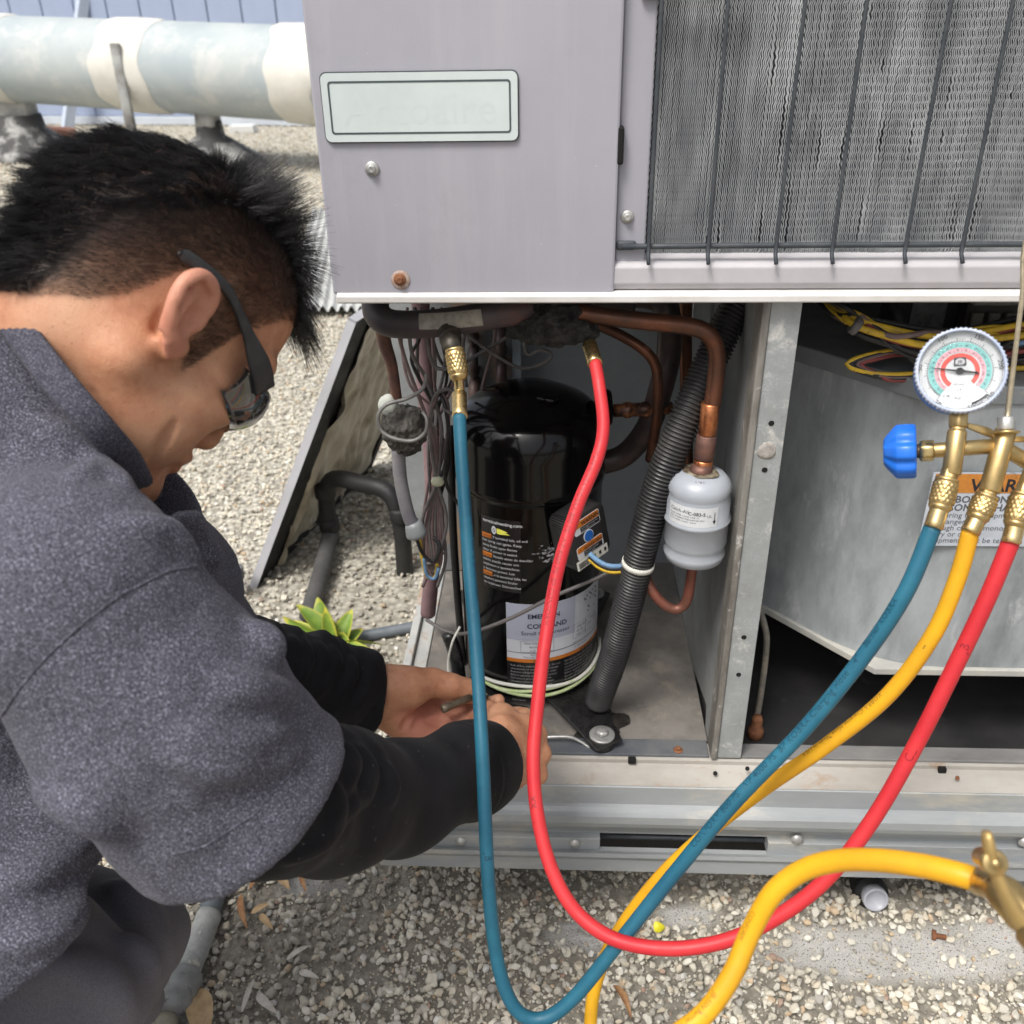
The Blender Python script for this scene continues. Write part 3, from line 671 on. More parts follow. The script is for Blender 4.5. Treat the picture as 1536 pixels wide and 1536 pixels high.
# name plate: raised pale plate, dark border line, lettering worn almost away
pl0, pl1, pl2 = at(478, 110, -0.0155), at(776, 107, -0.0155), at(490, 213, -0.0155)
xa, xb, zb, zt = pl0[0] + 0.001, pl1[0], pl2[2], pl0[2]
def rrect(x0, x1, z0, z1, r, n=6):
    P = []
    for cx, cz, a0 in ((x1 - r, z1 - r, 0), (x0 + r, z1 - r, 90), (x0 + r, z0 + r, 180), (x1 - r, z0 + r, 270)):
        for k in range(n + 1):
            a = math.radians(a0 + 90 * k / n); P.append((cx + r * math.cos(a), cz + r * math.sin(a)))
    return P
PLATE = mat('pale_plate_enamel', (0.60, 0.665, 0.655), (0.55, 0.61, 0.605), 14, c3=(0.36, 0.37, 0.36), s3=120, lo3=0.78, hi3=0.82, rough=0.4)
m = Mesh(); m.add(*extrude_poly([(x, -0.0146, z) for x, z in rrect(xa - .001, xb + .001, zb - .001, zt + .001, 0.006)], (0, -0.0012, 0))); m.build('plate_rim', SLATE, ac, False)
npl = Mesh().add(*extrude_poly([(x, -0.0159, z) for x, z in rrect(xa, xb, zb, zt, 0.0055)], (0, -0.0014, 0))).build('name_plate', PLATE, ac, False)
o_, i_ = rrect(xa + .006, xb - .006, zb + .0065, zt - .0065, .003), rrect(xa + .0076, xb - .0076, zb + .0081, zt - .0081, .002)
V = [(x, -0.0176, z) for x, z in o_] + [(x, -0.0176, z) for x, z in i_]; n_ = len(o_)
build('border_line', V, [[k, (k + 1) % n_, n_ + (k + 1) % n_, n_ + k] for k in range(n_)], mat('dark_green_ink', (0.06, 0.085, 0.09), rough=0.5), npl, False)
V, F = text_mesh('Arcoaire', 0.046, 'CENTER', 0.0); w_ = np.ptp(V[:, 0]); k_ = 0.138 / w_
build('lettering', np.c_[V[:, 0] * k_ + (xa + xb) / 2, np.full(len(V), -0.01738), V[:, 1] * k_ * 1.0 + (zb + zt) / 2 - 0.014], F, mat('washed_out_ink', (0.565, 0.628, 0.62), rough=0.4, rvar=0), npl, False)
# coil surround, slot and brackets
sur = Mesh(); sur.box((XPR + 0.0005, -0.0035, 0.905), (0.0845, 0.004, ZTOP), 0.0015).box((0.083, .0045, 0.905), (0.0845, 0.03, ZTOP - .03))
sur.build('coil_surround', LAV, ac, False)
a, b = at(927, 188, -0.004), at(933, 245, -0.004)
Mesh().box((XPR - .002, -0.0142, b[2]), (XPR + .0042, -0.0008, a[2]), 0.002).build('finger_slot', mat('black_hole', (0.004, 0.004, 0.004), rough=0.9), ac, False)
screw(at(941, 325, -0.004), (0, -1, 0), 0.0062, STEEL, ac)
a, b = at(921, 360, -0.004), at(955, 374, -0.004)
Mesh().box((XPR + .001, -0.0095, b[2]), (b[0] - .001, -0.004, a[2]), 0.003).build('guard_bracket', SLATE, ac)
# lower fascia: chalky lip with a white folded edge
v, f = prism([(0.02, 0.912), (-0.008, 0.905), (-0.0115, 0.9015), (-0.012, 0.886), (-0.0085, 0.8795), (0.02, 0.8795)], 0, XPR - 0.001, XR, 0.0012)
build('lower_fascia', v, f, LIP, ac, False)
v, f = prism([(0.02, 0.8785), (-0.014, 0.8785), (-0.0185, 0.8755), (-0.0185, 0.8695), (-0.016, 0.868), (0.02, 0.868)], 0, XL + 0.004, XR, 0.0008)
build('folded_edge', v, f, LIPW, ac, False)
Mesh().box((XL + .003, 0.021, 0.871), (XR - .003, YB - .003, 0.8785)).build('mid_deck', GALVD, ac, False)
# finned condenser coil
def fins(x0, x1, z0, z1):
    r = np.random.default_rng(5); pitch = 0.0019; n = int((x1 - x0) / pitch); z = np.arange(z0, z1, 0.00105); nz = len(z); V = []; F = []; o = 0
    bend = wav(z, z * 0, 60, 9)
    for i in range(n):
        x = x0 + i * pitch; ph = 0.5 * np.sin(i * 0.11) + r.normal(0, 0.22)
        wv = 0.00054 * np.sin(z * 2 * np.pi / 0.0073 + ph) + 0.00022 * wav(z + x * 3, z * 0 + x * 5, 55, 21) + r.normal(0, 0.00016)
        dmg = r.uniform() < 0.12
        if dmg: zc = r.uniform(z0, z1); wv = wv + r.choice([-1, 1]) * 0.0015 * np.exp(-((z - zc) / r.uniform(0.003, 0.03))**2)
        yf = 0.0105 + 0.0006 * wav(z * 0 + x, z, 130, 22) + r.normal(0, 0.0002)
        th = 0.00044
        P = np.stack([np.c_[x + wv - th * 0.3, np.full(nz, 0.024), z], np.c_[x + wv - th, yf, z], np.c_[x + wv + th, yf, z], np.c_[x + wv + th * 0.3, np.full(nz, 0.024), z]], 1).reshape(-1, 3)
        k = np.arange(nz - 1)
        for s in range(3): F.append(np.c_[o + k * 4 + s, o + k * 4 + s + 1, o + (k + 1) * 4 + s + 1, o + (k + 1) * 4 + s])
        V.append(P); o += len(P)
    return np.concatenate(V), np.concatenate(F)
V, F = fins(0.0858, 0.62, 0.907, 1.22)
FIN = mat('dusty_aluminium_fins', (0.42, 0.44, 0.45), (0.23, 0.245, 0.255), 18, 0.38, 0.62, stretch=(1.3, 1, 0.45), c3=(0.74, 0.77, 0.78), s3=13, lo3=0.55, hi3=0.72, stretch3=(1.6, 1, 0.3), rough=0.5, metal=0.15)
coil = build('coil', V, F, FIN, ac, False); tag(coil, kind='stuff')
m = Mesh(); m.box((0.62, 0.0105, 0.907), (XR - .003, 0.03, ZTOP - .03)).box((0.0858, 0.0105, 1.22), (0.6199, 0.03, ZTOP - .03)); m.build('coil_end_block', FIN, ac, False)
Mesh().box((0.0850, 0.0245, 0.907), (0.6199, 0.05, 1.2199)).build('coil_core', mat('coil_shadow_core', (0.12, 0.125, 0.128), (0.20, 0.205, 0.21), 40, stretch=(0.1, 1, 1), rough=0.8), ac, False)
z = 0.925
while z < 1.21:                                    # copper rows behind the fins
    Mesh().tube([(0.086, 0.0245, z), (0.35, 0.0245, z), (0.619, 0.0245, z)], 0.0042, 8, 0.2).build('coil_tube', mat('dusty_coil_tube', (0.40, 0.41, 0.41), rough=0.5), ac); z += 0.0254
# wire guard
ZH = at(1100, 369, -0.008)[2]
Mesh().tube([(0.062, -0.0085, ZH), (0.3, -0.0085, ZH + .0006), (0.7, -0.0085, ZH), (1.3, -0.0085, ZH)], 0.0028, 12, 0.05).build('guard_rail', SLATE, ac)
wv_ = Mesh(); wv_.tube([(0, -0.0125, ZTOP - .04), (0, -0.0125, 1.2), (0, -0.0128, 0.95), (0, -0.0135, 0.918), (0, -0.0165, 0.911), (0, -0.0215, 0.9075)], 0.0020, 10, 0.01)
V = np.concatenate(wv_.V); gw = build('guard_wire', V + [0.087, 0, 0], wv_.F, SLATE, ac, origin=np.array([0.087, 0, 0]))
for i in range(1, 21):
    clone(gw, A3(gw.location) + [0.0597 * i, 0, 0], ac, rot=(0, RNG.normal(0, 0.003), 0))
Mesh().box((at(962, 2, -.012)[0], -0.0102, 1.1305), (at(1118, 2, -.012)[0], -0.004, 1.139), 0.002).build('guard_clip', SLATE, ac)
# posts and dividing panel
PX0, PX1 = 0.2035, 0.2425
post = Mesh(); post.box((PX0 + 0.0085, -0.002, 0.2625), (PX1, 0.0015, 0.8675), 0.001).box((PX1 - .003, 0.002, 0.2625), (PX1, 0.03, 0.8675), 0.001)
post.build('corner_post', GALV, ac, False)
Mesh().box((PX0, -0.0055, 0.2625), (PX0 + 0.008, 0.03, 0.8675), 0.002).build('post_flange', mat('grimy_flange', (0.30, 0.29, 0.265), (0.14, 0.13, 0.115), 30, 0.35, 0.6, stretch=(1, 1, 0.3), c3=(0.55, 0.55, 0.53), s3=50, lo3=0.6, hi3=0.7, rough=0.65, metal=0.15, bump=0.3), ac, False)
HOLE = mat('black_hole', (0.004, 0.004, 0.004), rough=0.9)
for (x, y) in ((1157, 635), (1147, 705), (1116, 956), (1108, 1012)):
    Mesh().lathe([(0.0032, 0), (0.0028, 0.0006), (0.0018, 0.0004)], at(x, y, -0.0022), (0, -1, 0), 12).build('screw_hole', HOLE, ac)
Mesh().lathe([(0.0105, 0), (0.0098, 0.0012), (0.006, 0.002), (0.002, 0.0012)], at(1150, 676, -0.0018), (0, -1, 0), 16, mod=lambda a, i: 1 + .08 * np.sin(3 * a + i)).build('weld_dimple', mat('pitted_weld', (0.42, 0.40, 0.37), (0.25, 0.23, 0.21), 150, rough=0.7, bump=0.6), ac)
dp = [(0.031, 0.2635), (0.055, 0.2635)] + [tuple(atx(x, y, 0.2075)[1:]) for x, y in ((1063, 1057), (1035, 981), (961, 939))] + [(0.47, 0.40), (0.47, 0.868), (0.031, 0.868)]
dp = [(max(0.031, y), z) for y, z in dp]
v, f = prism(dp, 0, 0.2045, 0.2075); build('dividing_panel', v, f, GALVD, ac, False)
Mesh().box((-0.055, 0.472, ZFL + .002), (0.2040, 0.476, 0.868)).build('back_panel', BACK, ac, False)
e = at(782, 540, 0.43)[0]; 
Mesh().box((e - 0.014, 0.43, ZFL + .002), (e, 0.4715, 0.868), 0.002).build('corner_flange', mat('pale_blue_flange', (0.38, 0.44, 0.48), (0.30, 0.35, 0.39), 10, rough=0.5), ac, False)
e0 = at(650, 540, 0.45)[0]
Mesh().box((e0, 0.44, ZFL + .002), (e - 0.0145, 0.446, 0.868)).build('tube_sheet', mat('rusty_tube_sheet', (0.16, 0.165, 0.17), (0.30, 0.19, 0.11), 20, 0.5, 0.65, stretch=(1, 1, 0.5), rough=0.7), ac, False)
for k in range(9):                                 # coil return bends on the tube sheet
    for j in range(2):
        cx, cz = e - 0.03 - 0.042 * j, 0.42 + 0.052 * k + 0.02 * j
        Mesh().tube([(cx, 0.438, cz - 0.016), (cx, 0.418, cz - 0.015), (cx, 0.408, cz), (cx, 0.418, cz + 0.015), (cx, 0.438, cz + 0.016)], 0.0085, 12, 0.005).build('return_bend', DKP, ac)
Mesh().box((e0 - 0.09, 0.6, ZFL), (e0 - 0.004, 0.606, 0.868)).build('rear_post', GALVD, ac, False)
# floors
Mesh().box((XL + 0.034, 0.031, ZFL - 0.008), (0.2040, 0.475, ZFL)).build('base_pan', PAN, ac, False)
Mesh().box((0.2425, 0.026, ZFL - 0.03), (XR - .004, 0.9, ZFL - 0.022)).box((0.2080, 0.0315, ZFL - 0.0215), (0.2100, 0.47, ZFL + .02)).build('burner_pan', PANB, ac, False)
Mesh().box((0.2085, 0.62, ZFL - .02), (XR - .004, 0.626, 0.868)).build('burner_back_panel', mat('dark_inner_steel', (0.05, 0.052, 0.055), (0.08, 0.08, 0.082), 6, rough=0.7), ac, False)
rl = Mesh(); rl.box((XL, 0.0315, ZFL - 0.03), (XL + 0.012, 0.60, ZFL + 0.012), 0.0015).box((XL + 0.0125, 0.0315, ZFL - 0.03), (XL + 0.033, 0.60, ZFL + 0.002), 0.0015)
rl.build('side_rail', mat('chalky_rusting_rail', (0.50, 0.50, 0.47), (0.36, 0.38, 0.38), 14, c3=(0.36, 0.20, 0.11), s3=14, lo3=0.58, hi3=0.68, stretch3=(1, 0.6, 1), rough=0.65), ac, False)
Mesh().box((XL + .0005, 0.50, ZFL + 0.0125), (XL + 0.022, 0.53, 0.62), 0.001).build('rear_side_post', mat('chalky_rusting_rail', (0.5, 0.5, 0.47)), ac, False)
Mesh().box((XL + 0.034, 0.001, ZFL - 0.004), (PX0 - .001, 0.0305, ZFL + 0.001), 0.001).build('front_sill', mat('dark_sill_paint', (0.085, 0.095, 0.11), (0.14, 0.145, 0.15), 20, c3=(0.3, 0.28, 0.25), s3=22, lo3=0.62, hi3=0.75, rough=0.5), ac, False)
screw(at(1017, 1127, 0.01) * [1, 1, 0] + [0, 0, ZFL + 0.001], (0, 0, 1), 0.0062, RUST, ac)
Mesh().box((PX1 + .001, 0.001, ZFL - 0.004), (XR - .004, 0.0255, ZFL + 0.001), 0.001).build('front_sill', mat('dusty_sill', (0.24, 0.235, 0.225), (0.15, 0.15, 0.15), 14, stretch=(.4, 1, 1), rough=0.6), ac, False)
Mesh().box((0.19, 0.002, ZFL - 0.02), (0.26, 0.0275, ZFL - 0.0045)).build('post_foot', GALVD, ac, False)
# ribbed skid rail with a fork slot
rows = [(1137, 0.0), (1141, -0.003), (1146, -0.004), (1180, -0.028), (1183, -0.030), (1208, -0.031), (1213, -0.036), (1221, -0.040), (1228, -0.047), (1238, -0.048), (1243, -0.046), (1246, -0.036), (1250, -0.030), (1252, -0.030)]
lowr = [(1279, -0.041), (1283, -0.049), (1289, -0.050), (1292, -0.045), (1309, -0.047)]
zz = lambda row, y: at(1020, row, y)[2]
up_p = [(y, zz(r, y)) for r, y in rows]; lo_p = [(y, zz(r, y)) for r, y in lowr]
zs0, zs1 = up_p[-1][1], lo_p[0][1]
YS = -0.002
SX0, SX1 = -0.232, XR + 0.01
top_n = 4
v, f = prism(up_p[:top_n] + [(YS + .03, up_p[3][1]), (YS + .03, up_p[0][1])], 0, SX0, SX1); build('skid_top_rail', v, f, SKIDT, ac, False)
v, f = prism([(up_p[3][0] - .001, up_p[3][1] - .0005)] + up_p[4:] + [(YS, zs0), (YS, up_p[3][1] - .0005)], 0, SX0, SX1); build('skid_bead', v, f, SKID, ac, False)
v, f = prism([(-0.034, zs1)] + lo_p + [(-0.034, lo_p[-1][1])], 0, SX0, SX1); build('skid_flange', v, f, SKID, ac, False)
sl0, sl1 = at(900, 1262, -0.04)[0], at(1153, 1262, -0.04)[0]
for x0, x1 in ((SX0, sl0), (sl1, SX1)):
    Mesh().box((x0, -0.0405, zs1 + .0002), (x1, YS, zs0 - .0002), 0.0008).build('skid_web', SKID, ac, False)
Mesh().box((SX0 + .02, .030, .05), (SX1 - .02, .034, .0885)).box((SX0, .03, .10), (SX0 + .004, YB, .23)).box((SX1 - .004, .03, .10), (SX1, YB, .23)).box((SX0 + .02, 0.25, .09), (SX1 - .02, 0.254, .23)).build('skid_inner_shade', PANB, ac, False)  # near-black sheets added behind the fork slot: its void's shade put into colour
Mesh().tube([(sl0 - .03, -0.02, zs1 + .005), (sl1 + .03, -0.02, zs1 + .005)], 0.0036, 10, 0.2).build('slot_bar', SLATE, ac)
for x, y in ((691, 1261), (862, 1264), (1195, 1258), (1536, 1262)):
    m = Mesh(); m.lathe([(0.0078, 0.0), (0.0078, 0.0012), (0.0065, 0.0035), (0.004, 0.0052), (0.001, 0.0058)], at(x, y, -0.0402), (0, -1, 0), 20); m.build('skid_rivet', STEEL, ac)
for x, y in ((948, 1141), (1413, 1155)):
    c = at(x, y, -0.006); Mesh().box(c - [.005, .003, .0035], c + [.005, .004, .004], .001).build('drain_notch', HOLE, ac, False)
for x, y in ((1072, 1157), (1434, 1164), (1120, 1150)):
    Mesh().lathe([(0.003, 0), (0.0026, 0.0005), (0.001, 0.0003)], at(x, y, -0.014) + [0, -.0045, 0.001], (0, -.75, .66), 10).build('rail_hole', HOLE if y != 1164 else RUST, ac)

# ------------------------------------------------------------------ burner / blower housing in the right bay
hz0, hz1 = 0.376, 0.735
c0 = np.array([at(1315, 1000, 0.05)[0], 0.05]); c1 = np.array([at(1315, 1000, 0.05)[0] - 0.123, 0.19]); dr = (c1 - c0) / np.linalg.norm(c1 - c0)
c2 = c0 + dr * ((c0[0] - 0.214) / -dr[0]); poly = [tuple(c0), (1.25, 0.05), (1.25, 0.55), (c2[0], 0.55), tuple(c2)]
rp = [tuple((1 - t)**2 * (c0 + dr * .075) + 2 * t * (1 - t) * (c0 + np.array([.004, .004])) + t * t * (c0 + np.array([.075, .0]))) for t in np.linspace(0, 1, 9)]
hous = thing('blower_housing', (0.7, 0.25, hz0), 'streaked galvanised steel housing with an angled corner inside the right bay', 'housing')
v, f = prism(rp + poly[1:], 2, hz0, hz1); build('shell', v, f, HOUS, hous, False)
def grow(p, g): 
    return [(p[0][0] - g * 0.6, p[0][1] - g), (p[1][0], p[1][1] - g), p[2], p[3], (p[4][0] - g * 0.2, p[4][1] - g * 0.5)]
v, f = prism(grow(poly, 0.006), 2, hz0 - 0.010, hz0 - 0.0005, 0.001); build('bottom_flange', v, f, mat('cream_edged_flange', (0.46, 0.45, 0.40), (0.36, 0.36, 0.35), 20, rough=0.5), hous, False)
v, f = prism(grow(poly, 0.004), 2, hz1 + 0.0005, hz1 + 0.022, 0.002); build('top_lid', v, f, mat('mid_grey_lid', (0.21, 0.23, 0.245), (0.29, 0.31, 0.32), 12, c3=(0.36, 0.33, 0.27), s3=20, rough=0.5, metal=0.2), hous, False)
# warning notice on the housing front
hl0, hl1, hl2 = at(1392, 708, 0.0478), at(1600, 710, 0.0478), at(1376, 818, 0.0478)
lab = thing('warning_notice', tuple(hl2), 'stained white warning notice with orange heading on the housing behind the gauges', 'warning label')
x0, x1, zb_, zt_ = hl2[0], hl1[0], hl2[2], hl0[2]
def lb(u, v, lift=0.0): return np.array([x0 + u * (x1 - x0), 0.0478 - lift, zt_ - v * (zt_ - zb_)])
Mesh().add(*extrude_poly([lb(0, 0), lb(1, 0), lb(1, 1), lb(0, 1)], (0, -0.0004, 0))).build('sheet', mat('stained_label_paper', (0.50, 0.54, 0.60), (0.40, 0.43, 0.47), 30, c3=(0.13, 0.115, 0.09), s3=30, lo3=0.62, hi3=0.70, rough=0.5), lab, False)
Mesh().add(*extrude_poly([lb(.02, .02, .0006), lb(1, .02, .0006), lb(1, .27, .0006), lb(.02, .27, .0006)], (0, -0.0002, 0))).build('orange_band', mat('faded_orange_print', (0.56, 0.22, 0.03), (0.40, 0.15, 0.04), 50, c3=(0.2, 0.1, 0.04), s3=60, rough=0.5), lab, False)
def lettering(strings, o, ex, ey, m, parent, lift=0.0006, align='LEFT', name='lettering', mapf=None):
    """strings: (text, u, v, size[, bold]) on a plane (or through mapf) in metres"""
    ms = Mesh()
    fm = mapf or flat_map(o, ex, ey, lift)
    for t in strings:
        V, F = text_mesh(t[0], t[3], t[5] if len(t) > 5 else align, t[4] if len(t) > 4 else 0.0)
        if len(V): ms.add(fm(V[:, 0] + t[1], V[:, 1] + t[2]), F)
    return tag(ms.build(name, m, parent, False), kind='stuff')
H = zt_ - zb_
lettering([('WARNING', 0.044, -H * 0.245, 0.0225, 0.0004), ], lb(0, 0), (1, 0, 0), (0, 0, 1), INK, lab, 0.0011, name='heading')
lettering([('CARBON MONOXIDE', 0.006, -H * 0.40, 0.0125, 0.0003), ('POISONING HAZARD', 0.006, -H * 0.51, 0.0125, 0.0003)] +
          [(s, 0.006, -H * (0.605 + 0.087 * k), 0.0098) for k, s in enumerate(('Repairing this equipment', 'is a danger when', 'through carbon monoxide', 'injury or death', 'equipment must be tested'))], lb(0, 0), (1, 0, 0), (0, 0, 1), INKG, lab, 0.0007, name='body_text')
xd = (at(1520, 760, .0478)[0] - x0) / (x1 - x0)
Mesh().add(*extrude_poly([lb(xd, .28, .0006), lb(xd + .006, .28, .0006), lb(xd + .006, .98, .0006), lb(xd, .98, .0006)], (0, -0.0002, 0))).build('rule_line', INKG, lab, False)

# ------------------------------------------------------------------ wires and switchgear above the housing
zt2 = hz1 + 0.022
bun = thing('wire_bundle', tuple(at(1300, 500, 0.12) * [1, 1, 0] + [0, 0, zt2]), 'tied bundle of yellow and black wires above the housing lid', 'wires')
def wire(pts, r, m, parent, name='wire', sides=8, step=0.006):
    return Mesh().tube([at(*p) for p in pts], r, sides, step).build(name, m, parent)
for k in range(22):
    r_ = np.random.default_rng(40 + k); q = lambda s: r_.normal(0, s)
    wire([(1215 + q(8), 438, .16), (1255 + q(6), 466 + q(6), .11 + q(.01)), (1290, 486 + q(7), .08), (1340 + q(8), 510 + q(9), .07 + q(.008)), (1400 + q(8), 522 + q(12), .075), (1460, 512 + q(14), .09 + q(.01)), (1545, 500 + q(18), .10), (1620, 495 + q(15), .1)], r_.uniform(.0018, .0034), (WBLK, WBLK, WBRN, WYEL, WBLK, WRED, WBLK)[k % 7], bun)
for k, (dy, dY, m) in enumerate(((0, 0.10, WYEL), (7, 0.105, WBLK), (12, 0.11, WBLK), (-7, 0.115, WBLK), (16, 0.10, WBLK), (10, 0.09, WYEL), (20, 0.095, WBLK), (-3, 0.12, WRED))):
    wire([(1218 + k * 4, 440, dY + .06), (1250 + k * 2, 462 + dy * .5, dY + .01), (1282, 478 + dy, dY - .02), (1330, 492 + dy * 1.2, dY - .03), (1390, 504 + dy * 1.4, dY - .03), (1450, 502 + dy, dY - .02), (1540, 486 + dy * 1.6, dY), (1620, 480 + dy, dY)], 0.0034 if m is not WYEL else 0.0038, m, bun)
for k, (m, x, s) in enumerate(((WYEL, 1270, 1.0), (WBLK, 1276, 1.06), (WBRN, 1284, 0.8), (WBLK, 1273, 0.9), (WRED, 1290, 0.7))):
    wire([(1430, 520 + 4 * k, 0.11), (1350, 524 + k * 2, 0.09), (x + 26, 534 + k, 0.08), (x, 547, 0.075), (x + 28, 558 + k, 0.07), (1340, 562 + k * 2, 0.072), (1400, 558 + k * 2, 0.085), (1470, 552, 0.1)], 0.0028, m, bun)
for k, m in enumerate((WYEL, WBLU, WRED, WBLK, WYEL, WBLU, WBRN)):
    wire([(1440, 525, 0.11), (1490, 515 + 9 * k, 0.10), (1540, 500 + 13 * k, 0.09), (1620, 490 + 15 * k, 0.09)], 0.003, m, bun)
c = at(1283, 487, 0.075); Mesh().lathe([(0.012, -0.004), (0.0128, -0.003), (0.0128, 0.003), (0.012, 0.004)], c, (0.75, -0.2, -0.5), 18, mod=lambda a, i: 1 + .3 * np.cos(a * 2)).build('cable_tie', CONW, bun)
cont = thing('contactor', tuple(at(1480, 480, 0.22)), 'dark contactor block with pale terminal strip deep in the right bay', 'contactor')
c = at(1495, 462, 0.22); Mesh().box(c - [.035, .0, .03], c + [.08, .05, .024], .003).build('body', mat('brown_black_bakelite', (0.05, 0.046, 0.042), (0.09, 0.08, 0.07), 30, rough=0.5), cont, False)
for k in range(5): Mesh().box(c + [-.030 + .02 * k, -.008, -.026], c + [-.016 + .02 * k, -.0005, -.004], .002).build('terminal', mat('dull_terminal', (0.22, 0.2, 0.17), (0.12, .11, .1), 60, rough=0.5), cont, False)
Mesh().box(c + [-.034, -.012, .006], c + [.079, -.0006, .016], .002).build('terminal_strip', mat('dirty_cream_plastic', (0.33, 0.32, 0.28), (0.22, 0.21, 0.18), 40, rough=0.6), cont, False)
cap = thing('transformer_box', tuple(at(1400, 470, 0.24)), 'black box with grey label beside the contactor above the wires', 'transformer')
c = at(1405, 462, 0.24); Mesh().box(c - [.05, .0, .045], c + [.03, .06, .03], .004).build('casing', BLKM, cap, False)
Mesh().box(c + [-.03, -.0008, -.03], c + [.012, -.0002, .02]).build('label', mat('sooty_label', (0.17, 0.17, 0.17), (0.08, .08, .08), 60, rough=0.5), cap, False)
wire([(1330, 450, .2), (1345, 470, .18), (1352, 500, .17), (1340, 520, .16)], 0.007, BLKM, cap, 'cable')
dr_ = thing('gas_line', tuple(at(1135, 1130, 0.05)), 'thin stained tube rising beside the steel post in the dark bay', 'tube')
Mesh().tube([at(1135, 900, .12), at(1146, 935, .10), at(1150, 965, .09), at(1143, 1030, .08), at(1133, 1090, .07)], 0.0042, 10, 0.006).build('tube', mat('grimy_tube', (0.13, 0.12, 0.105), (0.24, 0.21, 0.17), 40, rough=0.6), dr_)
c = at(1133, 1100, .065); Mesh().lathe([(0.006, 0.03), (0.0075, 0.024), (0.0075, 0.012), (0.011, 0.008), (0.011, -0.004), (0.004, -0.008)], c, (0, 0, 1), 10).build('fitting', RUST, dr_)
# ------------------------------------------------------------------ the compressor
CX, CY, CR, CZ0 = -0.034, 0.184, 0.0955, 0.282
comp = thing('compressor', (CX, CY, ZFL), 'gloss black scroll compressor standing upright in the open left bay', 'compressor')
prof = [(0.0, 0.272), (0.080, 0.272), (0.0885, 0.278), (0.0905, 0.286), (0.0905, 0.578), (0.0915, 0.582), (0.0930, 0.583), (0.0932, 0.592), (0.0925, 0.595), (0.0925, 0.632)]
prof += [(0.0925 - 0.040 * (1 - math.cos(a)), 0.632 + 0.050 * math.sin(a)) for a in np.linspace(0.15, 1.35, 9)] + [(0.045, 0.6895), (0.025, 0.693), (0.0005, 0.694)]
prof = [(r * CR / .0905, z if z < .6 else z + .006) for r, z in prof]
sh = Mesh(); sh.lathe([(r, z - 0.0) for r, z in prof], (CX, CY, 0), (0, 0, 1), 96); shell = sh.build('shell', BLKP, comp)
def cyl(u0, z0, lift=0.0, r=CR, flip=1):
    """wrap (u along the girth, v up) round the shell; u0 in degrees from the front, clockwise seen from above is negative"""
    def fn(u, v):
        a = math.radians(u0) + np.asarray(u) / r
        return np.c_[CX + (r + lift) * np.sin(a), CY - (r + lift) * np.cos(a), z0 + np.asarray(v)]
    return fn
def ang(px, py, r=CR):                              # where a sight line meets the shell: degrees round it, and height
    d = ray(px, py); o = CAM - np.array([CX, CY, 0]); A = d[0]**2 + d[1]**2; B = o[0] * d[0] + o[1] * d[1]; Cc = o[0]**2 + o[1]**2 - r * r
    t = (-B - math.sqrt(max(0, B * B - A * Cc))) / A; p = CAM + d * t
    return math.degrees(math.atan2(p[0] - CX, -(p[1] - CY))), p[2]
# cast details of the cap
for sgn, (px, py) in ((1, (822, 600)), (-1, (838, 618)), (1, (846, 636))):
    c = at(px, py, 0.15); 
    Mesh().tube([c + [-.013, 0.004, 0.0], c + [-.004, -.002, .001], c + [.006, -.002, 0], c + [.013, .003, -.002]], [0.002, 0.004, 0.004, 0.002], 8, 0.003).build('cast_boss', BLKP, comp)
# discharge stub on the right of the cap, suction stub lower at the rear
zd = at(912, 616, CY)[2]
Mesh().lathe([(0.022, 0.084), (0.024, 0.088), (0.024, 0.100), (0.0215, 0.104), (0.019, 0.1045)], (CX, CY, zd), (1, 0.05, 0.02), 28).build('discharge_boss', BLKP, comp)
# terminal box: slanted rounded cover facing right-front
ta = 44.0; tc = at(884, 806, 0.075)
ta_ = math.radians(ta); ex = np.array([math.cos(ta_), math.sin(ta_) , 0.16]); ex /= np.linalg.norm(ex); nn = np.array([math.sin(ta_), -math.cos(ta_), 0.10]); nn -= ex * (nn @ ex); nn /= np.linalg.norm(nn); ey = np.cross(nn, ex)
tw, th_ = 0.064, 0.074
def tb(u, v, w): return tc + ex * u + ey * v + nn * w
tb_pts = rrect(-tw / 2, tw / 2, -th_ / 2, th_ / 2, 0.011)
term = Mesh().add(*extrude_poly([tb(u, v, 0) for u, v in tb_pts], -nn * 0.034, 0.0022)).build('terminal_cover', BLKM, comp)
def tbox(u0, v0, u1, v1, lift, m, name, r=0.003):
    return Mesh().add(*extrude_poly([tb(u, v, lift) for u, v in rrect(u0, u1, v0, v1, r, 3)], nn * 0.0002)).build(name, m, term, False)
tbox(-.022, .012, .022, .031, .0003, WPR, 'notice_ground'); tbox(-.021, .0215, .021, .0302, .0006, ORG, 'orange_band', .002); tbox(-.012, .0135, .0205, .0205, .0006, BLKL, 'black_strip', .0006)
tbox(-.024, -.022, .021, -.004, .0003, WPR, 'notice_ground'); tbox(-.023, -.0125, .020, -.0048, .0006, ORG, 'orange_band', .002); tbox(-.013, -.0205, .0185, -.0135, .0006, BLKL, 'black_strip', .0006)
tbox(-.028, -.0355, .026, -.0225, .0003, TIE, 'bar_label', .001)
Mesh().add(*lathe([(.0083, 0), (.0083, .0004), (.0001, .0005)], tb(-.001, .0035, .0003), nn, 24)).build('blue_badge_rim', WPR, term, False)
Mesh().add(*lathe([(.0072, 0), (.0072, .0003), (.0001, .0003)], tb(-.001, .0035, .0010), nn, 24)).build('blue_badge', BPR, term, False)
fm = flat_map(tc, ex, ey, 0.0012)
lettering([('WARNING', -.010, .0232, .0075, .0002), ('ADVERTENCIA', -.012, -.0112, .0058, .0001), ('!', -.0175, .0232, .0075), ('!', -.019, -.0112, .0062)], 0, 0, 0, INK, term, mapf=fm)
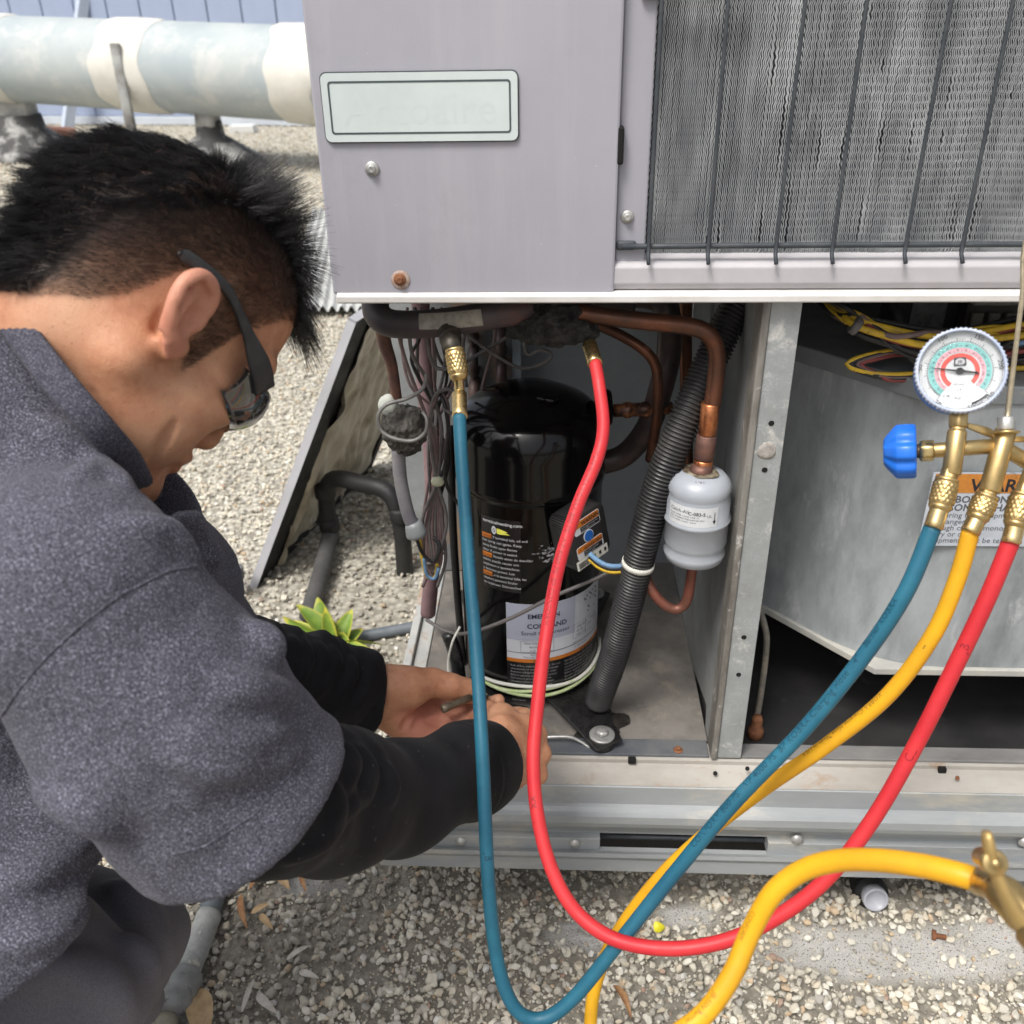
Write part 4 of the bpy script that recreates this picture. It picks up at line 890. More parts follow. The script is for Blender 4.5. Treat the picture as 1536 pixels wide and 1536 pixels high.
lettering([('Shock hazard. Disconnect', -.011, .0178, .0027), ('power before service.', -.011, .0147, .0027), ('Desconecte la energia', -.012, -.0162, .0027), ('antes del servicio.', -.012, -.0192, .0027)], 0, 0, 0, WPR, term, mapf=fm, name='fine_print')
bars = Mesh(); r_ = np.random.default_rng(4); u = -.025
while u < 0.004:
    w = r_.uniform(.0004, .0013); bars.add(fm(np.array([u, u + w, u + w, u]), np.array([-.0335, -.0335, -.0255, -.0255])), [[0, 1, 2, 3]]); u += w + r_.uniform(.0004, .001)
for u in (.010, .019): bars.add(fm(np.array([u, u + .004, u + .004, u]), np.array([-.031, -.031, -.026, -.026])), [[0, 1, 2, 3]])
bars.build('bar_marks', INK, term, False)
# black safety label, left front
a0, z1 = ang(722, 770); a1, _ = ang(781, 790); _, z0 = ang(745, 878)
g1 = math.radians(a1 - a0) * CR; Hh = z1 - z0 + 0.006
V, F = quad_grid(cyl(a0, z0 - .006, .0004), 0, g1, 0, Hh, 14, 1); bl = build('safety_label', V, F, BLKL, comp, False)
bm_ = cyl(a0, z0 - .006, .0009)
tx = [('terminalventing.com', 0.003, Hh - .0085, .0066, .0001)]
body = ['If terminal lids, oil and', 'hot spray can ignite. Keep', 'away from open flames', 'clear if power is sealed.', 'Ventile antes de desoldar', 'tubos, puede causar una', 'explosion o quemaduras', 'y lesiones graves. Lea', 'si le terminal falla, les', 'vapeurs peuvent bruler', 'ou exploser. Debranchez']
lettering([tx[0]] + [(s, 0.0015 if k % 4 else 0.017, Hh - 0.030 - 0.0071 * k, .0052) for k, s in enumerate(body)], 0, 0, 0, WPR, bl, mapf=bm_)
for k in (0, 4, 8):
    v0 = Hh - 0.0315 - 0.0071 * k
    V, F = quad_grid(cyl(a0, z0 - .006, .0007), .001, .0155, v0, v0 + .0066, 4, 1); build('orange_box', V, F, ORG, bl, False)
lettering([('DANGER', .0018, Hh - .0302, .0042), ('PELIGRO', .0018, Hh - .0302 - .0284, .0039), ('DANGER', .0018, Hh - .0302 - .0568, .0042)], 0, 0, 0, INK, bl, mapf=cyl(a0, z0 - .006, .0010), name='orange_lettering')
fl = Mesh(); fmp = cyl(a0, z0 - .006, .0009)
t_ = np.linspace(0, 2 * np.pi, 20, endpoint=False); fl.add(fmp(.0195 + .0034 * np.cos(t_), Hh - .0178 + .0058 * np.sin(t_)), [list(range(20))], 0)
fl.add(fmp(np.array([.0235, .029, .034, .0415, .035, .038, .030, .0235]), Hh - .0178 + np.array([-.004, -.0045, -.0038, -.0035, -.0005, .0005, .003, .0038])), [list(range(8))], 1)
fl.build('flame_emblem', [WPR, YPR], bl, False)
V, F = text_mesh('0', .0085, 'CENTER'); build('emblem_mark', cyl(a0, z0 - .006, .0011)(V[:, 0] + .0195, V[:, 1] + Hh - .0208), F, INK, bl, False)
# big white maker label wrapping the front right
a0, z1 = ang(759, 903); a1 = 78.0; _, z0 = ang(800, 1037)
G = math.radians(a1 - a0) * CR; Hh = z1 - z0
def strip(v0, v1, m, name, u0=0.0, u1=None, lift=.0005, n=20, par=None):
    V, F = quad_grid(cyl(a0, z0, lift), u0, G if u1 is None else u1, v0, v1, n, 1); return build(name, V, F, m, par, False)
wl = strip(0, Hh, WHT, 'maker_label', par=comp)
strip(Hh * .60, Hh - .0004, LILA, 'lilac_field', 0.0003, G * .60, .0008, par=wl)
strip(Hh * .345, Hh * .385, ORG, 'orange_band', lift=.0008, par=wl); strip(0, Hh * .345, BLKL, 'black_field', lift=.0008, par=wl)
strip(Hh * .452, Hh * .458, INK, 'rule_line', lift=.0008, par=wl)
lm = cyl(a0, z0, .0012)
lettering([('EMERSON', G * .315, Hh * .845, .0098, .0002, 'CENTER'), ('COPELAND', G * .345, Hh * .735, .0105, .0002, 'CENTER'), ('Scroll Compressor', G * .335, Hh * .66, .0088, 0, 'CENTER')], 0, 0, 0, mat('navy_ink', (0.012, 0.016, 0.05), rough=0.5), wl, mapf=lm)
r_ = np.random.default_rng(9)
nums = lambda k: ' '.join(''.join(r_.choice(list('0123456789'), 3)) for _ in range(k))
lettering([('MAX OPER PRESS', G * .15, Hh * .555, .0042), ('450 PSIG', G * .19, Hh * .515, .0040), ('R-22', G * .20, Hh * .475, .0038), ('MADE IN', G * .20, Hh * .425, .0042), ('Thermally protected', G * .14, Hh * .398, .0040)] +
          [('208-230 V', G * .62, Hh * .63, .005), ('60 Hz', G * .62, Hh * .585, .005), ('3 PH', G * .75, Hh * .585, .005), ('LRA 110', G * .62, Hh * .54, .005), ('200-220', G * .80, Hh * .63, .005), ('50 Hz', G * .86, Hh * .585, .005), ('A 184 PHASE', G * .60, Hh * .415, .0042), ('impedance protected', G * .58, Hh * .47, .0036)], 0, 0, 0, INKG, wl, mapf=lm, name='rating_print')
bx = Mesh()
def frame_(u0, v0, u1, v1, w=.0004):
    for (a, b, c, d) in ((u0, v0, u1, v0 + w), (u0, v1 - w, u1, v1), (u0, v0, u0 + w, v1), (u1 - w, v0, u1, v1)):
        V, F = quad_grid(lm, a, c, b, d, 8 if c - a > .002 else 1, 1); bx.add(V, F)
frame_(G * .12, Hh * .465, G * .40, Hh * .59); frame_(G * .58, Hh * .52, G * .73, Hh * .68); frame_(G * .73, Hh * .52, G * .985, Hh * .68)
for i in range(12):
    for j in range(12):
        if r_.uniform() < .5:
            u, v = G * (.70 + .017 * i), Hh * (.745 + .0175 * j); V, F = quad_grid(lm, u, u + G * .0165, v, v + Hh * .017); bx.add(V, F) if (i + j) % 3 == 0 else None
bx.build('rating_boxes', INKG, wl, False)
fine = ['Risk of fire, explosion or injury. Do not', 'disassemble or cut tubing until charge', 'Remove refrigerant from both sides', 'Before opening system use recovery', 'Disconnect power and wait five', 'minutes before you remove cover', 'Use specified capacitor only. See', 'the service manual for all wiring']
lettering([(s, G * .03, Hh * (.295 - .037 * k), .0043) for k, s in enumerate(fine[:7])] + [(s, G * .50, Hh * (.295 - .037 * k), .0043) for k, s in enumerate(fine[::-1][:7])] + [('4-02-88-60', G * .04, -Hh * .115, .0042)], 0, 0, 0, mat('grey_print', (.36, .365, .38), rough=.5), wl, mapf=lm, name='fine_print')
lettering([('WARNING', G * .22, Hh * .351, .0048), ('ADVERTENCIA', G * .66, Hh * .351, .0048)], 0, 0, 0, INK, wl, mapf=lm, name='band_lettering')
lettering([('www.emersonclimate.com', G * .50, Hh * .015, .0055)], 0, 0, 0, mat('olive_print', (.36, .36, .10), rough=.5), wl, mapf=lm, name='web_line')
# scuffed patch of white paint
sc_a, sc_z = ang(822, 828); r_ = np.random.default_rng(12); sm = Mesh(); fms = cyl(sc_a, sc_z, .0005)
for _ in range(26):
    u, v = r_.normal(0, .009), r_.normal(0, .006); n_ = 7; t_ = np.sort(r_.uniform(0, 2 * np.pi, n_)); rr = r_.uniform(.0012, .0045)
    sm.add(fms(u + rr * np.cos(t_) * r_.uniform(.6, 1.6), v + rr * np.sin(t_) * .6), [list(range(n_))])
sm.build('paint_scuff', mat('scuff_white', (0.42, 0.42, 0.46), (0.05, 0.05, 0.055), 260, .45, .55, rough=0.6), comp, False)
# feet, bolts, base oil stain
ft = Mesh()
fz = ZFL + 0.012
for (x, y) in ((0.0, 0.0),):
    b1 = gz(903, 1104, fz + .004)
P = []
for a in range(0, 360, 15):
    d = np.array([math.sin(math.radians(a)), -math.cos(math.radians(a))]); r0 = CR * 0.96
    P.append((CX + d[0] * r0, CY + d[1] * r0))
feet = [b1[:2], np.array([2 * CX - b1[0], b1[1]]), np.array([2 * CX - b1[0], 2 * CY - b1[1]]), np.array([b1[0], 2 * CY - b1[1]])]
hull = []
for q, f_ in enumerate(feet):
    o_ = f_ - np.array([CX, CY]); o_ /= np.linalg.norm(o_); pr = np.array([-o_[1], o_[0]])
    for s_, w_ in ((-1, .055), (-1, .02), (1, .02), (1, .055)):
        base = np.array([CX, CY]) + o_ * (0.06 if w_ > .03 else np.linalg.norm(f_ - [CX, CY]) + .018)
        hull.append(base + pr * s_ * w_)
order = np.argsort([math.atan2(h[1] - CY, h[0] - CX) for h in hull]); hull = [hull[k] for k in order]
ft.add(*extrude_poly([(h[0], h[1], fz) for h in hull], (0, 0, 0.004), 0.001)); ft.build('mounting_plate', mat('oily_black_plate', (0.010, 0.010, 0.011), (0.025, 0.024, 0.023), 30, rough=0.3, rvar=0.15), comp)
for f_ in feet:
    m = Mesh(); m.lathe([(0.016, -0.012), (0.0175, -0.006), (0.016, 0.004), (0.0165, 0.0045)], (f_[0], f_[1], fz), (0, 0, 1), 24); m.build('rubber_grommet', BLKM, comp)
    m = Mesh(); m.lathe([(0.0168, 0.0048), (0.0168, 0.0072), (0.0158, 0.008), (0.009, 0.008)], (f_[0], f_[1], fz), (0, 0, 1), 28)
    m.lathe([(0.0085, 0.0082), (0.0085, 0.0125), (0.007, 0.0142), (0.002, 0.0145)], (f_[0], f_[1], fz), (0, 0, 1), 24, mod=lambda a, i: np.cos(np.pi / 6) / np.cos((a + .2) % (np.pi / 3) - np.pi / 6)); m.build('mounting_bolt', STEEL, comp)
st = Mesh(); n_ = 40; t_ = np.linspace(0, 2 * np.pi, n_, endpoint=False); r_ = 1 + .25 * np.sin(3 * t_ + 1) + .12 * np.sin(7 * t_) + .06 * np.sin(13 * t_ + 2)
c = gz(895, 1085, ZFL + .0006); o = build('oil_stain', np.c_[c[0] + .036 * r_ * np.cos(t_), c[1] + .040 * r_ * np.sin(t_), np.full(n_, ZFL + .0006)], [list(range(n_))], mat('wet_oil', (0.022, 0.020, 0.018), (0.05, 0.045, 0.04), 40, rough=0.3), ac, False)
hb = thing('crankcase_heater', (CX, CY, 0.30), 'pale green and white wires girdling the foot of the black compressor', 'heater wires')
for k, (z, m, lift) in enumerate(((0.296, WGRN, .004), (0.301, TIE, .004), (0.291, WGRN, .005))):
    f_ = cyl(0, z, lift); a_ = np.linspace(-50, 95, 30); P = np.array([f_([math.radians(q) * CR], [0.003 * math.sin(q * .06 + k * 2) + 0.004 * max(0, (q - 40) / 55)])[0] for q in a_])
    Mesh().tube(P, 0.0026, 8, 0.006).build('wire', m, hb)
P = [at(*p) for p in ((722, 1036, .03), (738, 1050, .03), (760, 1062, .035), (800, 1066, .06))]
Mesh().tube(P, 0.0022, 8, 0.004).build('wire', WGRN, hb)
Mesh().tube([at(*p) for p in ((745, 1047, .05), (757, 1056, .055), (790, 1062, .07))], [0.0035, 0.0032, .002], 8, 0.004).build('wire', WBLK, hb)
o = Mesh().tube([at(*p) for p in ((640, 930, .20), (668, 946, .16), (700, 950, .09), (760, 930, .07), (830, 895, .07), (900, 865, .085), (945, 838, .08), (965, 820, .08))], 0.0026, 8, 0.005).build('sensor_wire', CONW); tag(o, 'thin grey wire slung across the front of the black compressor', 'wire')
o = Mesh().tube([at(*p) for p in ((690, 940, .10), (678, 965, .09), (672, 1000, .085), (680, 1040, .06))], 0.0016, 6, 0.005).build('ground_wire', TIE); tag(o, 'thin pale wire hanging left of the black compressor', 'wire')
o = Mesh().tube([at(*p) for p in ((672, 950, .14), (684, 985, .13), (690, 1030, .13), (690, 1060, .13))], 0.010, 12, 0.006).build('rubber_tube', mat('gloss_black_rubber', (0.01, 0.01, 0.011), rough=0.25)); tag(o, 'glossy black tube standing left of the black compressor foot', 'tube')
o = Mesh().tube([at(*p) for p in ((675, 640, .2), (680, 800, .2), (690, 940, .19), (700, 1050, .18))], 0.0055, 10, 0.02).build('riser_tube', BLKM); tag(o, 'slim black upright tube between the wire harness and the compressor', 'tube')
o = Mesh().tube([at(*p) for p in ((800, 1107, .02), (850, 1105, .02), (870, 1112, .018), (885, 1122, .012))], 0.0022, 8, 0.004).build('spring_clip', STEEL); tag(o, 'bright bent wire clip lying in front of the compressor foot', 'clip')

# ------------------------------------------------------------------ refrigerant pipes
def pipe(name, pts, r, m, label, cat='pipe', sides=18, step=0.006, group=None):
    P = [at(*p[:3]) for p in pts]; o = Mesh().tube(P, r, sides, step).build(name, m); return tag(o, label, cat, group)
SUCT = thing('suction_pipe', tuple(at(650, 487, .035)), 'thick dark insulated pipe bending below the lavender cabinet edge', 'pipe')
SP = [(568, 425, .10), (563, 452, .07), (568, 474, .045), (592, 486, .038), (650, 485, .035), (720, 476, .035), (780, 466, .045), (860, 462, .09), (940, 458, .14)]
_, _, SC_, _ = sweep([at(*p) for p in SP], 0.0148, 20, 0.005)
Mesh().tube([at(*p) for p in SP], 0.0148, 22, 0.005).build('tube', mat('dark_insulated_line', (0.040, 0.036, 0.040), (0.085, 0.06, 0.062), 14, .4, .7, c3=(0.10, 0.045, 0.04), s3=18, rough=0.5, bump=0.1), SUCT)
# strip of cream tape
Tt, Nn, Bb = frames(SC_); proj_ = lambda P: 768 + FPX * ((P - CAM) @ _rt) / ((P - CAM) @ _fw)
ks = [k for k in range(len(SC_)) if 628 < proj_(SC_[k]) < 724 and SC_[k][1] < 0.05]
V = []; F = []
for q, k in enumerate(ks):
    ph = q / max(1, len(ks) - 1)
    for j in range(9):
        a = math.radians(-80 + 58 * ph * 0.25 - 10 + 68 * j / 8)
        d_ = CAM - SC_[k]; d_ -= Tt[k] * (d_ @ Tt[k]); d_ /= np.linalg.norm(d_); e_ = np.cross(Tt[k], d_)
        V.append(SC_[k] + 0.0152 * (d_ * math.cos(a + .75) + e_ * math.sin(a + .75)))
F = [[q * 9 + j, q * 9 + j + 1, (q + 1) * 9 + j + 1, (q + 1) * 9 + j] for q in range(len(ks) - 1) for j in range(8)]
build('tape_strip', V, F, mat('grimy_cream_tape', (0.36, 0.34, 0.29), (0.24, 0.225, 0.19), 120, rough=0.8, bump=0.4, bs=500), SUCT)
# service port under it, which the blue hose screws on to
sp0 = at(673, 494, .030); spa = at(683, 545, -.035) - sp0; spa /= np.linalg.norm(spa)
Mesh().lathe([(0.0115, -0.008), (0.0122, 0.002), (0.0122, 0.008), (0.0105, 0.009), (0.0105, 0.012), (0.0118, 0.013), (0.0118, 0.021), (0.0102, 0.022), (0.0108, 0.0235), (0.0098, 0.025), (0.0106, 0.0265), (0.0096, 0.028), (0.0104, 0.0295), (0.0094, 0.031), (0.0094, 0.044)], sp0, spa, 22).build('service_port', mat('tarnished_port', (0.030, 0.027, 0.023), (0.07, 0.06, 0.045), 60, rough=0.45, metal=0.4), SUCT)
pp = pipe('liquid_line', [(770, 438, .09), (800, 455, .055), (850, 466, .045), (950, 480, .04), (1030, 489, .04), (1062, 501, .04), (1075, 530, .04), (1072, 580, .038), (1063, 640, .035), (1054, 702, .032)], 0.0094, COP, 'copper pipe bending down to the grey filter drier')
def sleeve(name, p, q, r, m, par=None, label=None, cat='fitting'):
    P, Q = A3(p), A3(q); L = np.linalg.norm(Q - P); o = Mesh().lathe([(r * .9, 0), (r, .0012), (r * 1.01, L * .5), (r, L - .0012), (r * .9, L)], P, Q - P, 20).build(name, m, par)
    return o
sleeve('copper_band', at(1066, 604, .0365), at(1061, 651, .035), .0103, COPN, pp); sleeve('burnt_joint', at(1060.5, 652, .0348), at(1055.5, 688, .0328), .0112, COPB, pp); sleeve('copper_band', at(1055.5, 689, .0328), at(1053, 706, .032), .0108, COPN, pp)
pipe('copper_pipe', [(880, 480, .14), (925, 500, .13), (962, 522, .12), (982, 545, .12), (987, 580, .12), (985, 630, .125), (975, 690, .14)], 0.0062, COP, 'slim copper pipe curving down right of the compressor top')
pipe('return_line', [(930, 440, .24), (985, 448, .22), (1003, 475, .21), (1003, 530, .21), (992, 580, .20), (972, 640, .20), (940, 680, .21), (905, 694, .21), (860, 696, .2)], 0.0155, DKP, 'thick sooty pipe curling behind the compressor right side')
pipe('rear_riser', [(1028, 440, .30), (1029, 560, .30), (1031, 720, .30), (1032, 780, .30)], 0.0085, COP, 'straight upright copper pipe behind the ribbed hose')
# discharge joint, compressor to copper
dj = thing('discharge_line', tuple(at(930, 616, CY)), 'short brazed copper joint leaving the compressor cap on the right', 'pipe')
A_, B_ = at(921, 616, CY), at(990, 613, CY + .01)
Mesh().lathe([(.0085, 0), (.0085, .012), (.0105, .014), (.0105, .020), (.0085, .023), (.0088, .036), (.0100, .039), (.0100, .044), (.0082, .047), (.0082, .075)], A_, B_ - A_, 20).build('brazed_tube', mat('patchy_brazed_copper', (0.60, 0.25, 0.12), (0.11, 0.065, 0.055), 55, .45, .58, rough=.4, metal=.8), dj)
# filter drier
fd0, fd1 = at(1040, 838, .028), at(1051, 710, .028); fa = fd1 - fd0; FL = np.linalg.norm(fa); fa /= FL; FR = 0.0362
dri = thing('filter_drier', tuple(fd0), 'grey enamelled filter drier can hanging on copper pipes by the post', 'filter drier')
Mesh().lathe([(.006, -.004), (.012, 0), (.026, .001), (.0335, .005), (.0358, .012), (.0358, .015), (.0335, .020), (.0350, .025), (.0362, .029), (.0362, FL * .49), (.0384, FL * .51), (.0384, FL * .535), (.0362, FL * .555), (.0362, FL - .030), (.0345, FL - .024), (.0345, FL - .021), (.0362, FL - .015), (.0338, FL - .008), (.028, FL - .001), (.016, FL + .003), (.011, FL + .003)], fd0, fa, 64).build('can', DRI, dri)
n_, b_, a_ = basis(fa)
vw = CAM - (fd0 + fa * FL / 2); vw -= fa * (vw @ fa); vw /= np.linalg.norm(vw); vr = np.cross(vw, fa); vr = -vr if vr @ _rt < 0 else vr
def can(u, v, lift=.0004, r=FR):
    a = np.asarray(u) / r; return fd0 + np.outer(np.asarray(v), fa) + (r + lift) * (np.cos(a)[:, None] * vw + np.sin(a)[:, None] * vr)
V, F = quad_grid(lambda u, v: can(u, v), -.036, .024, FL * .555, FL * .775, 18, 1); wl2 = build('paper_label', V, F, mat('drier_label', (0.66, 0.69, 0.71), (0.58, 0.6, 0.62), 40, rough=.5), dri, False)
cm = lambda u, v: can(u, v, .0008)
lettering([('C-083-S', -.010, FL * .69, .0058, .0001), ('Catch-All', -.033, FL * .70, .0062), ('FILTER DRIER  LIQUID LINE  UL', -.033, FL * .66, .0026), ('MAX WORKING PRESSURE 650 PSIG', -.033, FL * .63, .0026), ('R-22  R-410A  R-407C  FLOW', -.033, FL * .60, .0026), ('UL', .011, FL * .672, .0046)], 0, 0, 0, INKG, wl2, mapf=cm)
ar = Mesh(); ar.add(cm(np.array([.0195, .0203, .0203, .0195]), FL * np.array([.62, .62, .72, .72])), [[0, 1, 2, 3]]); ar.add(cm(np.array([.0180, .0218, .0199]), FL * np.array([.63, .63, .585])), [[0, 1, 2]]); ar.build('flow_arrow', INK, wl2, False)
tp = lambda r, a: fd0 + fa * (FL + .0005 if r > .02 else FL + .003) + r * (math.cos(a) * vw + math.sin(a) * vr)
V, F = text_mesh('NI', .011, 'CENTER', -.0002); 
ftop = lambda u, v: fd0 + fa * (FL + .0008) + np.outer(u, vr) + np.outer(-.0 + v, -vw) * 1.0
P_ = fd0 + fa * (FL - .0003); build('stamped_mark', np.array([P_ + vr * u + vw * (.026 - v) + fa * max(0, .0016 - abs(.022 - v) * .02) for u, v in V[:, :2]]), F, INKG, dri, False)
V, F = lathe([(.019, FL + .0030), (.015, FL + .0036), (.0115, FL + .0042)], fd0, fa, 32, mod=lambda a, i: 1 + .12 * np.sin(2 * a + i) + .05 * np.sin(5 * a)); build('scorch_ring', V, F[:64], mat('brazing_scorch', (0.07, 0.05, 0.03), (0.30, 0.27, 0.2), 70, .4, .6, rough=.6), dri)
Mesh().lathe([(.0125, -.0005), (.013, .002), (.0115, .005), (.0095, .008)], fd1 + fa * .003, fa, 20).build('braze_collar', COPB, dri)
pipe('drier_outlet', [(1040, 836, .028), (1037, 862, .028), (1033, 890, .028), (1026, 908, .028), (1012, 914, .028), (994, 905, .03), (978, 886, .035), (968, 860, .045), (964, 830, .06)], 0.0062, mat('red_brown_copper', (0.24, 0.085, 0.06), (0.15, 0.07, 0.05), 40, c3=(0.5, 0.44, 0.40), s3=30, lo3=.66, hi3=.74, rough=.5, metal=.5), 'red brown tube looping below the grey filter drier')
# ribbed black conduit
RC = spline([at(*p) for p in ((1135, 425, .12), (1100, 470, .10), (1062, 550, .075), (1025, 635, .05), (990, 725, .04), (966, 810, .035), (946, 890, .04), (922, 980, .055), (897, 1052, .075))], 0.00095)
ph = np.arange(len(RC)) * 0.00095 / 0.0047 * 2 * np.pi
rr = 0.0172 + 0.0017 * np.clip(np.sin(ph) * 1.6, -1, 1)
rc = thing('ribbed_conduit', tuple(RC[-1]), 'black ribbed flexible conduit slanting between compressor and filter drier', 'conduit')
V, F, _, _ = sweep(np.c_[RC, rr], None, 22, raw=True); build('ribbed_tube', V, F, mat('black_ribbed_plastic', (0.020, 0.020, 0.021), (0.055, 0.052, 0.05), 14, .45, .75, rough=.42), rc)
k = int(np.argmin([abs(proj_(p) - 956) + abs((768 - FPX * ((p - CAM) @ _up) / ((p - CAM) @ _fw)) - 845) for p in RC])); ax_ = RC[k + 4] - RC[k - 4]
Mesh().lathe([(.0188, -.0032), (.0198, -.0030), (.0198, .0030), (.0188, .0032)], RC[k], ax_, 28).build('nylon_tie', TIE, rc)
for m, dy in ((WYEL, 0), (WBLU, -8), (WBLK, -4)):
    o = Mesh().tube([at(*p) for p in ((884, 838 + dy, .055), (898, 850 + dy, .05), (915, 857 + dy, .045), (935, 856 + dy, .04), (952, 848 + dy, .045))], .0032, 8, .004).build('terminal_lead', m, rc)
# foam lump round the joint
def lump(c, R, seed, sub=6, amp=.28):
    V, F = ico(sub); d = np.zeros(len(V)); r = np.random.default_rng(seed)
    for k in range(40):
        q = r.normal(size=3); q /= np.linalg.norm(q); f = r.uniform(2, 34); d += np.sin(V @ q * f + r.uniform(0, 6)) * amp / (f**0.85)
    V = V * (1 + d)[:, None] * A3(R); return V + c, F
o = build('foam_wrap', *lump(at(833, 480, .05), (.044, .03, .026), 5, amp=.2), FOAM); tag(o, 'crumbling black foam lump wrapped over the pipe joint above the compressor', 'foam')
# temperature bulb with foam and its clamp
pb = thing('sensor_bulb', tuple(at(608, 640, .10)), 'crumbly foam bulb with a looped wire on the thin tube beside the compressor', 'sensor')
build('foam_ball', *lump(at(606, 642, .10), (.0265, .025, .031), 8, amp=.13), mat('dusty_brown_foam', (0.045, 0.042, 0.038), (0.14, 0.13, 0.115), 30, rough=.95, bump=1.0, bs=300, bd=.004), pb)
GRYW = mat('grey_capillary', (0.23, 0.225, 0.215), (0.15, 0.145, 0.14), 40, rough=.5, metal=.3)
Mesh().tube([at(*p) for p in ((640, 560, .09), (634, 583, .085), (610, 598, .075), (580, 607, .07), (567, 624, .067), (572, 646, .065), (592, 658, .062), (620, 661, .062), (638, 648, .064), (640, 628, .068), (634, 618, .075))], .0023, 8, .004).build('loop', GRYW, pb)
Mesh().tube([at(*p) for p in ((573, 488, .06), (577, 515, .075), (588, 550, .09), (595, 600, .10))], [.0082, .0078, .0066, .0066], 14, .006).build('upper_tube', COPB, pb)
Mesh().tube([at(*p) for p in ((597, 672, .10), (601, 720, .10), (612, 770, .10), (620, 788, .10))], .0085, 14, .006).build('lower_tube', mat('grey_violet_tube', (0.17, 0.165, 0.185), (0.25, .24, .25), 20, rough=.6), pb)
c = at(619, 782, .10); d_ = at(626, 804, .10) - c; Mesh().lathe([(.0085, 0), (.0115, .006), (.0135, .016), (.0135, .020), (.012, .0215)], c, d_, 20).build('cone_cap', mat('grey_plastic_cap', (0.25, 0.27, 0.28), (0.2, .21, .22), 30, rough=.5), pb)
c = at(583, 608, .095); build('white_putty', *lump(c, (.012, .008, .014), 3, 3, .1), mat('putty', (0.46, 0.48, 0.44), rough=.7), pb)
pipe('insulated_tube', [(630, 440, .22), (634, 520, .22), (640, 600, .22), (648, 690, .22), (650, 780, .22), (648, 850, .22), (642, 920, .24)], .0115, MAUVE, 'mauve sleeved upright tube left of the compressor')
# wire harness left of the compressor
har = thing('wire_harness', tuple(at(652, 780, .15)), 'hank of brown and grey wires tied beside the mauve tube', 'wires')
hw = [[(590, 470, .10), (608, 540, .12), (630, 600, .13), (650, 660, .14), (655, 722, .15), (640, 790, .15), (634, 830, .15), (648, 850, .15), (664, 820, .15), (662, 760, .15), (655, 722, .15), (670, 660, .14), (672, 610, .13), (660, 590, .13), (648, 610, .13)],
      [(612, 470, .11), (618, 530, .12), (640, 570, .13), (662, 640, .14), (655, 722, .145), (636, 770, .145), (630, 820, .145), (640, 846, .145), (658, 830, .145), (670, 780, .145), (656, 724, .145), (646, 660, .14), (650, 600, .13), (668, 584, .12), (684, 592, .12), (680, 620, .12), (664, 612, .12)],
      [(655, 722, .155), (648, 780, .155), (650, 830, .155), (642, 860, .155), (634, 880, .155)], [(655, 722, .15), (664, 790, .15), (668, 840, .15), (656, 880, .15)], [(655, 722, .15), (644, 760, .15), (640, 830, .15), (650, 866, .15), (662, 840, .15), (660, 780, .15), (655, 722, .15)]]
for k, P in enumerate(hw): Mesh().tube([at(*p) for p in P], .0024, 7, .005).build('wire', (WBRN, CONW, WBRN, CONW, WBRN)[k], har)
for k in range(5):
    dx = k * 3 - 6; Mesh().tube([at(*p) for p in ((648 + dx, 640, .14), (654 + dx * .4, 722, .147), (648 + dx * 1.6, 790, .15), (652 + dx * 1.2, 835 + k, .15), (646 + dx, 858 + k, .15))], .0021, 7, .006).build('wire', (WBRN, CONW)[k % 2], har)
for m, P in ((WYEL, [(628, 800, .12), (634, 840, .12), (640, 864, .12), (652, 866, .12), (656, 846, .12)]), (WBLK, [(622, 800, .11), (634, 830, .11), (650, 842, .11), (660, 820, .115), (650, 806, .12)]), (WBLU, [(636, 838, .115), (640, 862, .115), (652, 868, .115), (658, 852, .115)]), (WBLK, [(660, 590, .13), (668, 612, .12), (672, 650, .13), (668, 720, .14), (690, 760, .15)])):
    Mesh().tube([at(*p) for p in P], .0024, 7, .004).build('wire', m, har)
build('knot_tie', *lump(at(656, 722, .14), (.008, .006, .007), 2, 3, .1), mat('yellowed_nylon', (0.55, 0.56, 0.40), rough=.5), har)
for k in range(9):
    r_ = np.random.default_rng(70 + k); q = lambda s: r_.normal(0, s); x = 612 + 9 * k
    Mesh().tube([at(*p) for p in ((x + q(8), 462, .15), (x + q(10), 500 + q(10), .16), (x + 8 + q(12), 560 + q(12), .17 + q(.01)), (650 + q(10), 620 + q(10), .17), (655 + q(7), 690 + q(10), .16), (650 + q(9), 770, .16), (648 + q(9), 830 + q(14), .16))], r_.uniform(.0018, .0028), 7, .008).build('wire', (WBRN, CONW, WBLK)[k % 3], har)
wl_ = thing('loose_wires', tuple(at(760, 520, .2)), 'tangle of thin grey wires hanging behind the service port', 'wires')
for P, m in (([(690, 470, .2), (700, 500, .2), (740, 530, .19), (780, 552, .18), (815, 545, .17), (828, 532, .17), (810, 525, .175), (792, 533, .18), (787, 515, .18), (800, 500, .16)], CONW), ([(640, 480, .18), (660, 540, .19), (680, 552, .2), (720, 530, .2), (770, 500, .2), (800, 480, .2)], CONW), ([(745, 470, .22), (740, 520, .22), (726, 570, .22), (722, 600, .22)], WBRN), ([(700, 480, .2), (694, 530, .2), (700, 580, .2)], CONW), ([(640, 470, .1), (642, 520, .11), (655, 552, .11), (690, 550, .1)], CONW)):
    Mesh().tube([at(*p) for p in P], .0023, 7, .005).build('wire', m, wl_)
# tube and ferrule the red hose hangs on
RH0 = at(880, 503, .045); RH1 = at(893, 543, .02)
